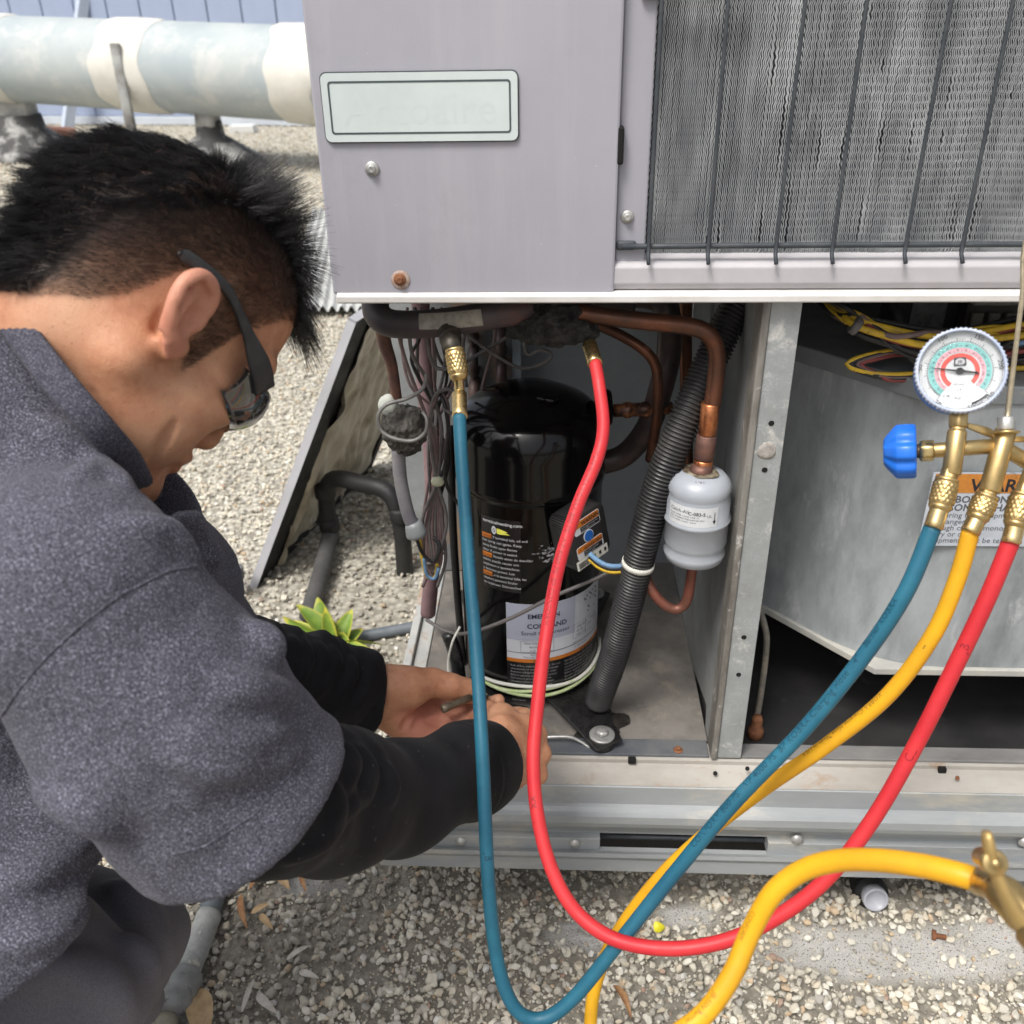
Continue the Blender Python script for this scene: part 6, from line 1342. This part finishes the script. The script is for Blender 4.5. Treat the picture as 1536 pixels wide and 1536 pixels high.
# ears
for s_ in (-1, 1):
    def E(a, b, c=0.0):                          # forward, up, outward on the tilted ear plane
        a, b = a * .86, b * .80; ca, sa = math.cos(.50), math.sin(.50); a2, b2 = a * ca + b * -sa * -1 * -1, b * ca + a * sa
        return Hd(-.003 + a2, -.001 + b2, s_ * (.0745 + c + max(0, -(a2 - .012)) * .48))
    B.ell(E(-.002, .002, .004), np.stack([(HF * .88 - HS * s_ * .47), HU, (HF * .47 + HS * s_ * .88)]), (.0160, .026, .0042), .006)
    hel = [(.010, .000, .000), (.0145, .010, .004), (.0145, .022, .006), (.007, .031, .008), (-.004, .0335, .009), (-.0135, .027, .009), (-.0175, .014, .009), (-.0165, .000, .008), (-.0135, -.012, .007), (-.009, -.021, .005)]
    hel = spline(np.array(hel), .003); B.chain([(E(*p), .0046) for p in hel], .003)
    B.chain([(E(-.009, -.021, .004), .0050), (E(-.003, -.029, -.001), .0068), (E(.006, -.027, -.004), .0062)], .010)
    B.chain([(E(-.002, .022, .006), .0033), (E(-.0085, .012, .0075), .0036), (E(-.0092, .000, .0075), .0036), (E(-.006, -.012, .006), .0036), (E(.001, -.0165, .004), .0032)], .004)
    B.ell(E(.002, -.002, .0120), RH, (.0080, .0125, .0085), .003, 's')
    B.chain([(E(.008, .019, .010), .0030), (E(-.003, .0265, .012), .0028), (E(-.0115, .020, .012), .0026), (E(-.0132, .004, .0115), .0022)], .003, 's')
    B.ell(E(.0115, -.004, .004), RH, (.005, .007, .004), .004)
# neck and the hidden core that joins head, shoulders and hands
NK0, NK1 = Hd(-.030, -.045, 0), D(-20, 690, .76)
B.cone(NK0, NK1, .055, .062, .03); B.cone(Hd(.02, -.07, 0), D(90, 742, .74), .045, .040, .03)
SHN, SHF = D(105, 895, .578), D(238, 888, .85)
ELN, ELF = D(398, 1192, .70), D(300, 985, .95)
WRN, WRF = D(742, 1141, 1.005), D(562, 1045, 1.078)
B.chain([(NK1, .07), (D(-60, 900, .74), .09)], .03); B.chain([(NK1, .05), (SHN, .045), (D(235, 1060, .6), .045), (ELN, .04), (D(600, 1184, .88), .040)], .03); B.chain([(NK1, .05), (SHF, .04), (ELF, .028), (D(430, 1012, 1.02), .030)], .02)
# near (right) hand: bent wrist, palm turned away, fingers closing round the wires behind
B.chain([(D(600, 1184, .88), .040), (D(700, 1152, .965), .0335), (D(752, 1138, 1.015), .034)], .012)
pa1 = camvec(.30, 1, .1); pa1 /= np.linalg.norm(pa1); pa2 = camvec(1, -.30, -.5); pa2 -= pa1 * (pa2 @ pa1); pa2 /= np.linalg.norm(pa2); pa3 = np.cross(pa1, pa2)
B.ell(D(772, 1130, 1.045), np.stack([pa1, pa2, pa3]), (.047, .031, .022), .022)
for k, (x, y, d, r) in enumerate(((786, 1079, 1.065, .0115), (803, 1102, 1.06, .0118), (810, 1131, 1.055, .0113), (806, 1162, 1.05, .0100))):
    q = D(x, y, d); m_ = D(x - 8 + 3 * k, y - 4, d + .045); t_ = D(x - 52 + 4 * k, y - 10 + 2 * k, d + .062)
    B.chain([(D(772, 1130, 1.045) * .5 + q * .5, r * 1.1), (q, r), (m_, r * .86), (t_, r * .72)], .008)
B.chain([(D(752, 1095, 1.02), .018), (D(752, 1076, 1.045), .0135), (D(735, 1070, 1.085), .0115), (D(712, 1075, 1.105), .0095)], .012)
# far (left) hand: palm up, thumb pressing a connector
B.chain([(D(430, 1012, 1.02), .030), (D(520, 1034, 1.062), .0315), (D(564, 1044, 1.081), .0330)], .012)
qa1 = D(690, 1075, 1.115) - D(575, 1048, 1.085); qa1 /= np.linalg.norm(qa1); qn = camvec(.05, .75, .75); qn -= qa1 * (qn @ qa1); qn /= np.linalg.norm(qn); qa2 = np.cross(qa1, qn)
B.ell(D(642, 1077, 1.112), np.stack([qa1, qa2, qn]), (.052, .042, .0155), .012)
B.cone(D(594, 1072, 1.09), D(618, 1098, 1.098), .023, .018, .012)
B.chain([(D(586, 1030, 1.075), .026), (D(614, 1031, 1.077), .0225), (D(648, 1023, 1.088), .0145), (D(676, 1030, 1.090), .0135), (D(700, 1036, 1.10), .0125), (D(716, 1041, 1.105), .0098)], .010)
for k, (x, y, d, r) in enumerate(((690, 1058, 1.118, .0100), (694, 1076, 1.112, .0104), (690, 1096, 1.105, .0100), (678, 1112, 1.10, .009))):
    q = D(x, y, d); m_ = D(x + 36 - 2 * k, y + 1, d + .018); t_ = D(x + 58 - 3 * k, y - 8, d + .006)
    B.chain([(D(650, 1076, 1.11) * .4 + q * .6, r), (q, r), (m_, r * .88), (t_, r * .74)], .006)
for a, b in ():
    B.cone(D(*a), D(*b), .0012, .0012, .005, 's')                                            # palm creases
ridges(B, [[(648, 1062), (630, 1078), (614, 1100)], [(640, 1082), (664, 1086), (690, 1092)], [(652, 1050), (672, 1066), (694, 1072)], [(600, 1098), (612, 1080), (640, 1062)], [(262, 636), (242, 672), (214, 710)], [(240, 470), (235, 515), (241, 560)]], .0024, -.0004, .005, 's')
V, F = B.mesh(); V = vrelax(V, F, 2, .45)
L_ = hloc(V); f_, u_, s_ = L_.T
hit = tracer(V, F); mole = np.zeros(len(V))
for mx, my, mr, ms_ in ((138, 583, .0022, .40), (287, 525, .0012, .5), (332, 583, .0013, .4), (94, 640, .001, .3)):
    h_ = hit(mx, my)
    if h_ is not None: mole = np.maximum(mole, ms_ * np.exp(-((V - h_)**2).sum(1) / mr**2))
on_head = (np.linalg.norm(L_, axis=1) < .17)
ub = np.interp(f_, [-.12, -.10, -.07, -.03, 0, .03, .06, .085, .1], [-.055, -.030, .030, .084, .100, .103, .088, .058, .040])
ub = ub - .11 * sm(np.abs(s_), .058, .025) * sm(f_, .0, -.06)          # long hair reaches lower round the back
lb = np.interp(f_, [-.12, -.09, -.06, -.035, -.022, .006, .012, .030, .040, .055, .07, .085], [-.075, -.072, -.050, -.020, .022, .034, .000, -.030, .030, .046, .060, .068])
edge = wav(f_ * 1.0, u_ + s_, 160, 31) * .004
long_m = sm(u_ - ub + edge, -.014, .014) * sm(u_ - lb, 0, .006) * on_head
off_ear = 1 - sm(np.abs(s_), .0765, .079)
stub_m = sm(u_ - lb + edge * 1.5, -.006, .020) * on_head * (f_ < .088) * off_ear
hairm = np.maximum(long_m, stub_m * (.56 + .38 * sm(u_ - ub, -.060, -.006)))
brow = np.exp(-((u_ - .030 - np.abs(s_) * .06) / .0045)**2) * sm(f_, .06, .075) * sm(np.abs(s_), .010, .016) * sm(np.abs(s_), .055, .046); beard = .16 * sm(-u_, .045, .075) * sm(f_, .045, .075) * on_head * (.6 + .4 * wav(f_, u_ + s_, 900, 12))
hairm = np.maximum(np.maximum(np.maximum(hairm, brow * .7), mole), beard)
ear = on_head * sm(np.abs(s_), .0755, .082) * (f_ > -.045) * (f_ < .02)
lip = np.exp(-((u_ + .069) / .009)**2) * sm(f_, .092, .098) * sm(np.abs(s_), .024, .018) * on_head
W_ = V - D(640, 1075, 1.09); palm = np.exp(-(W_**2).sum(1) / .055**2) * (V[:, 1] > -.12) * sm((V - D(622, 1050, 1.08)) @ (-_up), -.006, .014)
SK = NT('tanned_skin')
nz = SK.noise(55, 5, .65); c = SK.mix(SK.ramp(nz, .35, .68), (0.56, 0.28, 0.16), (0.43, 0.18, 0.098))
c = SK.mix(SK.ramp(SK.noise(14, 3), .45, .7), c, (0.56, 0.31, 0.19)); c = SK.mix(SK.ramp(SK.noise(420, 3), .62, .70, 0, .5), c, (0.30, 0.13, 0.075))
c = SK.mix(SK.attr('pink'), c, (0.56, 0.22, 0.17)); c = SK.mix(SK.ramp(SK.noise(1500, 2), .35, .65, .0, .1), c, (0.2, .1, .07))
hb_ = SK.mul(SK.attr('hair'), SK.ramp(SK.noise(900, 2, stretch=(1, 1, 1)), .2, .75, .78, 1.08)); c = SK.mix(hb_, c, (0.019, 0.016, 0.015))
SK.set(color=c, rough=SK.ramp(SK.noise(300, 3), .3, .7, .42, .6), sss=.10, spec=.4); SK.b.inputs['Subsurface Radius'].default_value = (.008, .003, .0015); SK.b.inputs['Subsurface Scale'].default_value = .5
SK.bump(SK.mul(SK.noise(900, 4), SK.mul(SK.noise(140, 3), 2.0)), .40, .0012)
foot = gz(205, 1600)
man_p = thing('person', (-.55, -.30, 0.0), 'crouching person in grey heather shirt and black sleeves working with both hands', 'person')
body = build('body', V, F, SK.m, man_p, attrs=dict(hair=np.clip(hairm, 0, 1), pink=np.clip(np.maximum(np.maximum(ear * .5, lip * .5), palm * .75), 0, 1)))
# hair: thousands of strands
me = body.data; NR = np.zeros(len(me.vertices) * 3, np.float32); me.vertices.foreach_get('normal', NR); NR = NR.reshape(-1, 3).astype(float)
G_ = RH @ np.array([0, 0, -1.0]); NL = NR @ RH.T
def strands(name, roots, nrm_, length, flow, grav, rad, m, parent, nseg=7, jitter=.18, clump=0, seed=1, tip=.3):
    r = np.random.default_rng(seed); n = len(roots); t = np.linspace(0, 1, nseg)[None, :, None]
    if clump:
        cc = r.integers(0, n, clump); ci = np.argmin(((roots[:, None] - roots[cc][None]) ** 2).sum(2), 1); cdir = r.normal(0, jitter, (clump, 3)); fl = flow + cdir[ci]; to = roots[cc][ci] - roots
    else: fl = flow; to = np.zeros_like(roots)
    fl = fl + r.normal(0, jitter * (.55 if clump else 1), (n, 3)); Lh = (length * r.uniform(.7, 1.15, n))[:, None, None]
    P = roots[:, None] + Lh * (fl[:, None] * t + G_ * grav[:, None, None] * t**2) + (to[:, None] * .72 * t**1.4) + nrm_[:, None] * .0003
    if nseg > 4: P += r.normal(0, .0004, (n, 1, 3)) * np.sin(t * 5)
    W = P.reshape(-1, 3) @ RH + HC
    hc = bpy.data.hair_curves.new(name); hc.add_curves([nseg] * n); og = wloc(parent); hc.attributes['position'].data.foreach_set('vector', (W - og).astype(np.float32).ravel())
    a = hc.attributes.get('radius') or hc.attributes.new('radius', 'FLOAT', 'POINT'); a.data.foreach_set('value', (rad * (1 - (1 - tip) * np.tile(np.linspace(0, 1, nseg), n))).astype(np.float32))
    hc.materials.append(m); o = bpy.data.objects.new(name, hc); COL.objects.link(o); o.parent = parent; return o
HM = NT('black_hair'); HM.set(color=HM.mix(HM.ramp(HM.noise(90, 3), .4, .7), (0.006, 0.006, 0.007), (0.016, 0.014, 0.014)), rough=.36, spec=.55)
lp = np.flatnonzero(long_m > .12); pk = RNG.choice(lp, 26000); Rr = L_[pk] + RNG.normal(0, .0009, (len(pk), 3)); Nn_ = NL[pk]; f1, u1, s1 = Rr.T
front = sm(f1, .025, .075); back = sm(f1, -.01, -.06); midw = 1 - np.maximum(front, back)
flow = Nn_ * (.15 * front + .15 * back + .80 * midw)[:, None] + np.outer(front, [.42, .10, 0]) + np.outer(back, [-.62, -.55, 0]) + np.outer(midw, [.12, .25, 0]) + np.c_[0 * s1, 0 * s1, s1 * 2.0]
length = ((.029 + .016 * sm(f1, .070, .088)) * front + .019 * back + .034 * midw) * (.22 + .78 * sm(long_m[pk], .1, 1)) * (1 - .35 * sm(np.abs(s1), .045, .07))
strands('hair', Rr, Nn_, length, flow, .62 * front + .10 * back + .05 * midw, .00016, HM.m, man_p, 7, .13, 1100, 3)
sp = np.flatnonzero((stub_m > .22) & (long_m < .85) & (s_ > -.02)); pk = RNG.choice(sp, 42000); Rr = L_[pk] + RNG.normal(0, .0008, (len(pk), 3)); Nn_ = NL[pk]; f1, u1, s1 = Rr.T
tg = np.stack([-.75 + 0 * f1, -.55 - 4 * f1 * 0, 0 * f1], 1); tg -= Nn_ * (tg * Nn_).sum(1)[:, None]
strands('stubble', Rr, Nn_, (.003 + .006) * sm(u1, -.2, -.19) * .6 + .005 * sm(u1 - np.interp(f1, [-.1, 0, .08], [-.03, .08, .08]), -.06, 0), tg * .9 + Nn_ * .42, .05 + 0 * f1, .00004, HM.m, man_p, 4, .13, 0, 5)

# clothes
def shirt_mat(name, dark, lite, fleck, flk=.56):
    t = NT(name); a = t.noise(950, 2, .6); b_ = t.noise(700, 2, .6)
    c = t.mix(t.ramp(t.mul(a, t.mul(b_, 2)), .32, .72), dark, lite); c = t.mix(t.ramp(t.noise(820, 2), flk, flk + .09, 0, .6), c, fleck)
    t.set(color=c, rough=.92, sheen=.05, spec=.12); t.bump(t.mul(t.noise(2200, 2), t.noise(90, 4)), .2, .0006); return t.m
SHM = shirt_mat('grey_heather_cotton', (0.034, 0.034, 0.045), (0.105, 0.105, 0.130), (0.34, 0.35, 0.44))
TRM = shirt_mat('dark_grey_twill', (0.115, 0.110, 0.125), (0.155, 0.148, 0.168), (0.19, 0.185, 0.20), .62)
def fold(dirv, wl, amp, seed, mask=None, sharp=1.0):
    r = np.random.default_rng(seed); ks = []
    dv = A3(dirv) / np.linalg.norm(dirv)
    for _ in range(6):
        k = dv + r.normal(0, .32, 3); k /= np.linalg.norm(k); ks.append((k * 2 * np.pi / (wl * r.uniform(.6, 1.7)), r.uniform(0, 6.28)))
    def fn(X, Y, Z):
        m = 0
        for k, p in ks: m = m + np.sin(k[0] * X + k[1] * Y + k[2] * Z + p + .8 * np.sin(9 * X - 13 * Y + 17 * Z + p))
        m = m / 3.0; m = amp * (np.abs(m)**sharp * np.sign(m))
        return m * (mask(X, Y, Z) if mask else 1.0)
    return fn
def near(c, r): c = A3(c); return lambda X, Y, Z: np.exp(-((X - c[0])**2 + (Y - c[1])**2 + (Z - c[2])**2) / r**2)
S = Vol(0.0034)
armd = D(420, 1275, .69) - SHN; armd /= np.linalg.norm(armd)
S.chain([(D(70, 800, .765), .082), (D(130, 842, .79), .062), (D(238, 888, .85), .068)], .03)
S.chain([(D(10, 772, .735), .091), (SHN, .067)], .04); S.chain([(D(-90, 630, .715), .131), (D(10, 772, .712), .131)], .02); S.chain([(D(-90, 630, .715), .131), (D(-260, 900, .74), .12)], .04)
S.chain([(D(0, 880, .735), .14), (D(-170, 1260, .77), .15), (D(-60, 1330, .75), .10)], .06); S.chain([(D(26, 1266, .70), .080), (D(-14, 1355, .67), .083), (D(-58, 1455, .662), .084), (D(-115, 1560, .67), .084), (D(-140, 1640, .70), .09)], .04)
S.chain([(D(150, 900, .78), .085), (D(60, 1150, .76), .10)], .05)
S.chain([(D(238, 888, .85), .067), (D(296, 962, .93), .060)], .02)
hemp = D(360, 1203, .655)
V2 = Vol(0.0034)
S.chain([(SHN, .068), (D(235, 1060, .605), .0725), (D(354, 1198, .655), .0765), (D(370, 1217, .662), .0765)], .03)
S.plane(hemp + armd * .002, armd, .003, hemp - .12, hemp + .12)
pl3 = [D(345, 845, .80), D(128, 932, .50), D(0, 1075, .56)]; pn3 = np.cross(pl3[1] - pl3[0], pl3[2] - pl3[0]); pn3 /= np.linalg.norm(pn3)
S.op(lambda X, Y, Z: .0016 * np.exp(-(((X - pl3[0][0]) * pn3[0] + (Y - pl3[0][1]) * pn3[1] + (Z - pl3[0][2]) * pn3[2]) / .0028)**2), None, None, 0, 'd')
hs = hemp - armd * .018
S.op(lambda X, Y, Z: .0009 * np.exp(-(((X - hs[0]) * armd[0] + (Y - hs[1]) * armd[1] + (Z - hs[2]) * armd[2]) / .0014)**2), None, None, 0, 'd')
S.op(fold(_up * .8 + _rt * .55, .050, .0028, 3, near(D(215, 790, .72), .10), 1.0), None, None, 0, 'd')
S.op(fold(armd, .050, .0018, 4, near(D(400, 1090, .62), .11)), None, None, 0, 'd')
S.op(fold(armd + _up * .6, .07, .0030, 6, near(D(300, 900, .72), .09)), None, None, 0, 'd')
S.op(fold(_up, .06, .0058, 7, near(D(60, 1380, .70), .14)), None, None, 0, 'd')
S.op(fold(armd * .4 + _up, .10, .0020, 8), None, None, 0, 'd'); S.op(fold(_rt, .035, .0009, 9), None, None, 0, 'd')
ridges(S, [[(60, 640), (124, 668), (160, 712)], [(110, 720), (156, 706), (198, 738)], [(228, 742), (280, 776), (314, 812)], [(262, 846), (309, 832), (340, 838)], [(180, 790), (250, 800), (300, 850)],
           [(283, 1096), (326, 1114), (384, 1113), (440, 1090)], [(255, 1124), (312, 1150), (390, 1147), (462, 1122)], [(378, 945), (402, 968), (408, 990)], [(330, 1020), (400, 1040), (450, 1038)], [(60, 1190), (130, 1220), (190, 1262)],
           [(0, 1330), (70, 1300), (140, 1268)], [(0, 1420), (70, 1398), (135, 1362)], [(0, 1490), (60, 1476), (110, 1440)]], .0066, .0020, .011)
na_ = NK1 - NK0; na_ /= np.linalg.norm(na_)
ring = [D(-40, 404, .66), D(38, 509, .617), D(98, 586, .604), D(150, 645, .614), D(189, 691, .648), D(212, 733, .705), D(222, 746, .765), D(180, 690, .81), D(100, 590, .82), D(10, 470, .78)]
nc_ = np.linalg.svd(A3(ring) - A3(ring).mean(0))[2][2]; nc_ = nc_ * np.sign(nc_ @ na_)
cc_ = A3(ring).mean(0); ccp = A3(NK0)
def neckhole(X, Y, Z):
    x, y, z = X - cc_[0], Y - cc_[1], Z - cc_[2]; t = x * nc_[0] + y * nc_[1] + z * nc_[2]
    return np.maximum(np.sqrt((x - t * nc_[0])**2 + (y - t * nc_[1])**2 + (z - t * nc_[2])**2) - .112, (X - cc_[0]) * nc_[0] + (Y - cc_[1]) * nc_[1] + (Z - cc_[2]) * nc_[2] - .003)
S.op(neckhole, cc_ - .2, cc_ + .2, .006, 's')
V, F = S.mesh(); V = vrelax(V, F, 1, .5); build('shirt', V, F, SHM, man_p)
hit = tracer(V, F)
for L, r_ in (([(2, 1074), (28, 1035), (70, 985), (128, 932), (180, 893), (250, 858), (300, 848), (343, 846)], .0008), ([(464, 1092), (440, 1155), (380, 1222), (308, 1268), (236, 1288)], .0005)):
    P = on_surface(hit, L, .0002, 6)
    if len(P) > 2: Mesh().tube(P, r_, 8, .004, flat=1.6).build('seam', SHM, man_p)
C = spline(ring + [ring[0]], .002); C = C[:-1]
ctr = C.mean(0); T_, N_, B_ = frames(C); V = []; nc = len(C)
for i in range(nc):
    o_ = C[i] - ctr; o_ -= nc_ * (o_ @ nc_); o_ /= np.linalg.norm(o_); rb = .0007 * (i % 2)
    for k in range(10):
        a = k / 10 * 2 * math.pi; V.append(C[i] + nc_ * .0105 * math.cos(a) + o_ * ((.0034 + rb) * math.sin(a) - .010 * .18 * math.cos(a)))
F = [[i * 10 + k, i * 10 + (k + 1) % 10, ((i + 1) % nc) * 10 + (k + 1) % 10, ((i + 1) % nc) * 10 + k] for i in range(nc) for k in range(10)]
build('collar', V, F, shirt_mat('ribbed_collar_knit', (0.030, 0.030, 0.042), (0.085, 0.085, 0.108), (0.22, .22, .27)), man_p)
SLM = NT('black_stretch_sleeve'); c = SLM.mix(SLM.ramp(SLM.noise(25, 4), .4, .7), (0.007, 0.007, 0.0085), (0.012, 0.012, 0.015)); c = SLM.mix(SLM.ramp(SLM.noise(260, 3), .70, .74, 0, .45), c, (.30, .29, .28))
SLM.set(color=c, rough=.75, sheen=.03, spec=.18); SLM.bump(SLM.noise(1600, 2), .25, .0006)
S = Vol(0.0026)
S.chain([(D(270, 1100, .625), .052), (ELN, .0540), (D(500, 1199, .79), .0550), (D(600, 1196, .88), .0465), (D(700, 1156, .965), .0425), (D(742, 1141, 1.0), .0425)], .03)
cd_ = D(742, 1141, 1.0) - D(600, 1183, .88); cd_ /= np.linalg.norm(cd_); cp = D(736, 1143, .995)
sq = lambda p, w, a: (lambda X, Y, Z: a * np.exp(-(((X - p[0]) * cd_[0] + (Y - p[1]) * cd_[1] + (Z - p[2]) * cd_[2]) / w)**2))
S.plane(cp, cd_, .004, cp - .09, cp + .09); S.cone(cp - cd_ * .03, cp + cd_ * .03, .0385, .0385, .002, 's')
p1 = D(694, 1155, .96); S.op(sq(p1, .0022, -.0016), p1 - .09, p1 + .09, 0, 'd'); S.op(sq(p1 + cd_ * .005, .0022, .0014), p1 - .09, p1 + .09, 0, 'd')
S.op(fold(cd_ + _up * .25, .028, .0030, 14, near(D(490, 1130, .74), .055), 1.2), None, None, 0, 'd'); S.op(fold(cd_ + _up * .5, .05, .0026, 16, near(D(450, 1210, .69), .07)), None, None, 0, 'd'); S.op(fold(cd_, .08, .0008, 15), None, None, 0, 'd')
ridges(S, [[(534, 1122), (553, 1155), (543, 1193), (512, 1224)], [(515, 1118), (528, 1150), (516, 1185)], [(495, 1180), (505, 1215), (480, 1255)], [(575, 1150), (585, 1180), (578, 1210)], [(430, 1285), (480, 1262), (520, 1225)]], .0052, .0030, .009)
V, F = S.mesh(); V = vrelax(V, F, 1, .4); build('arm_sleeve', V, F, SLM.m, man_p)
S = Vol(0.0028)
S.chain([(D(262, 930, .89), .050), (ELF, .050), (D(400, 1012, 1.0), .0490), (D(480, 1027, 1.045), .0480), (D(560, 1043, 1.078), .0470)], .03)
cf = D(560, 1042, 1.078) - D(420, 1008, 1.01); cf /= np.linalg.norm(cf); cq = D(553, 1040, 1.075)
S.plane(cq, cf, .004, cq - .09, cq + .09); S.cone(cq - cf * .008, cq + cf * .03, .0352, .0352, .002, 's')
S.op(fold(cf + _rt * .4, .028, .0032, 24, near(D(440, 1000, 1.0), .10), 1.1), None, None, 0, 'd'); S.op(fold(cf * .7 - _up * .6, .045, .0018, 25), None, None, 0, 'd')
ridges(S, [[(437, 958), (444, 980), (432, 1006)], [(455, 962), (462, 990), (444, 1030)], [(497, 975), (502, 994), (486, 1028), (462, 1052)], [(478, 968), (484, 990), (470, 1018)], [(525, 990), (528, 1012), (508, 1050)]], .0044, .0024, .008)
V, F = S.mesh(); V = vrelax(V, F, 1, .4); build('arm_sleeve', V, F, SLM.m, man_p)
KN = D(190, 1402, .86); ank = gz(110, 1640, .09)
S = Vol(0.004)
S.chain([(D(-420, 1420, .95), .13), (D(-60, 1420, .88), .085), (KN, .050)], .03); S.chain([(KN, .050), (ank, .052)], .015)
ank2 = gz(20, 1760, .09)
S.chain([(D(-420, 1500, .86), .12), (D(50, 1452, .76), .062), (D(130, 1502, .765), .050)], .006); S.chain([(D(130, 1502, .765), .050), (ank2, .055)], .006)
S.op(fold(_up + _rt * .5, .06, .0035, 34), None, None, 0, 'd')
ridges(S, [[(165, 1330), (205, 1352), (250, 1392)], [(130, 1432), (168, 1476), (205, 1530)], [(60, 1440), (110, 1452), (150, 1500)], [(180, 1410), (220, 1440), (240, 1480)], [(190, 1370), (232, 1402), (258, 1440)]], .0075, .0030, .012)
V, F = S.mesh(); V = vrelax(V, F, 1, .5); build('trousers', V, F, TRM, man_p)
bt = Vol(0.0035); hx_ = A3([ank[0], ank[1], 0])
toe = foot + [0.0, 0, .026]
for (a_, t_) in ((ank, toe), (ank2, A3([ank2[0] + .16, ank2[1] + .1, .028]))):
    h_ = A3([a_[0], a_[1], .04]); bt.chain([(a_ + [0, 0, .02], .046), (h_, .040), (h_ * .45 + t_ * .55 + [0, 0, .014], .042), (t_ * .95 + h_ * .05, .031)], .02)
bt.plane((0, 0, .004), (0, 0, -1), .003)
V, F = bt.mesh(); build('boots', V, F, mat('tan_work_boot_leather', (0.46, 0.27, 0.12), (0.33, 0.18, 0.08), 20, rough=.6, bump=.2), man_p)

# glasses
FRM = mat('matt_black_frame', (0.016, 0.016, 0.018), (0.03, 0.03, 0.032), 60, rough=.45)
gl = bpy.data.objects.new('glasses', None); COL.objects.link(gl); gl.parent = man_p; gl.location = HC - wloc(man_p); gl.empty_display_size = .02
for s_ in (1, -1):
    Pt = [(-.034, .026, .0805), (-.018, .030, .0805), (.005, .033, .0795), (.030, .027, .0755), (.052, .019, .0725), (.070, .012, .0690), (.082, .006, .0640)]
    Cc = spline([Hd(f, u, s * s_) for f, u, s in Pt], .002); hh = np.interp(np.linspace(0, 1, len(Cc)), [0, .03, .2, .45, .62, .8, 1], [.0022, .0048, .0046, .0030, .0045, .0088, .0098]); V = []
    Tt2 = np.gradient(Cc, axis=0); Tt2 /= np.linalg.norm(Tt2, axis=1)[:, None]
    for i in range(len(Cc)):
        up2 = HU - Tt2[i] * (HU @ Tt2[i]); up2 /= np.linalg.norm(up2); ou = np.cross(Tt2[i], up2); ou = ou * np.sign(ou @ (HS * s_))
        for k in range(12):
            a = k / 12 * 2 * math.pi; V.append(Cc[i] + up2 * hh[i] * np.sign(math.cos(a)) * abs(math.cos(a))**.6 + ou * .0022 * np.sign(math.sin(a)) * abs(math.sin(a))**.6)
    F = [[i * 12 + k, i * 12 + (k + 1) % 12, (i + 1) * 12 + (k + 1) % 12, (i + 1) * 12 + k] for i in range(len(Cc) - 1) for k in range(12)] + [list(range(12)), [(len(Cc) - 1) * 12 + k for k in range(12)]]
    build('temple', V, F, FRM, gl)
def lensp(a, v, off=0.0):
    a = np.asarray(a); v = np.asarray(v); q = np.sin(a); f = .026 + (.090 + off) * np.cos(a)**.8 + v * .10 - .6 * np.abs(v + .005)**2 / .03 ; s = (.0715 + off) * q
    return HC + np.outer(f, HF) + np.outer(v - .002, HU) + np.outer(s, HS)
aa = np.linspace(-1.28, 1.28, 49); top = .014 + 0 * aa; bot = -.029 + .018 * np.exp(-(aa / .13)**2) + .012 * np.abs(aa / 1.28)**3
top = top - .006 * np.abs(aa / 1.28)**2
V = []; 
for off in (0.0, .0022):
    for i, a in enumerate(aa):
        for k in range(9): V.append(lensp([a], [bot[i] + (top[i] - bot[i]) * k / 8], off)[0])
n1 = 49 * 9; F = []
for o_ in (0, n1):
    for i in range(48):
        for k in range(8): F.append([o_ + i * 9 + k, o_ + i * 9 + k + 1, o_ + (i + 1) * 9 + k + 1, o_ + (i + 1) * 9 + k])
bd = [i * 9 for i in range(49)] + [48 * 9 + k for k in range(1, 9)] + [i * 9 + 8 for i in range(47, -1, -1)] + [k for k in range(7, 0, -1)]
F += [[bd[i], bd[(i + 1) % len(bd)], bd[(i + 1) % len(bd)] + n1, bd[i] + n1] for i in range(len(bd))]
LN = NT('smoke_mirror_lens'); LN.set(color=(.10, .10, .095), rough=.05, metal=.55, spec=.8, coat=.8)
build('lens', V, F, LN.m, gl)
for s_ in (1, -1):
    m = Mesh(); m.add(*lathe([(.0005, -.0118), (.007, -.0095), (.0112, -.004), (.0118, 0), (.0112, .004), (.007, .0095), (.0035, .0112), (.0003, .0118)], Hd(.0865, .003, .031 * s_), HF, 20)); e_ = m.build('eye', mat('eye_white', (.6, .57, .54), rough=.2), man_p)
    Mesh().add(*lathe([(.0055, .0104), (.003, .0116), (.0003, .0121)], Hd(.0865, .003, .031 * s_), HF, 20)).build('iris', mat('dark_iris', (.02, .012, .008), rough=.1), e_)

# the connector pinched between thumb and palm
cn = thing('wire_connector', tuple(D(680, 1055, 1.07)), 'small tarnished metal connector pinched under the thumb of the far hand', 'connector')
a_, b_ = D(663, 1064, 1.07), D(706, 1046, 1.085)
Mesh().lathe([(.0046, 0), (.0052, .0015), (.0052, .007), (.0044, .008), (.0044, np.linalg.norm(b_ - a_))], a_, b_ - a_, 18).build('barrel', mat('tarnished_connector', (0.26, 0.225, 0.17), (0.15, .125, .09), 120, rough=.45, metal=.6), cn)
Mesh().tube([b_, D(722, 1043, 1.09), at(745, 1048, .05)], .0024, 8, .004).build('lead', WBLK, cn)
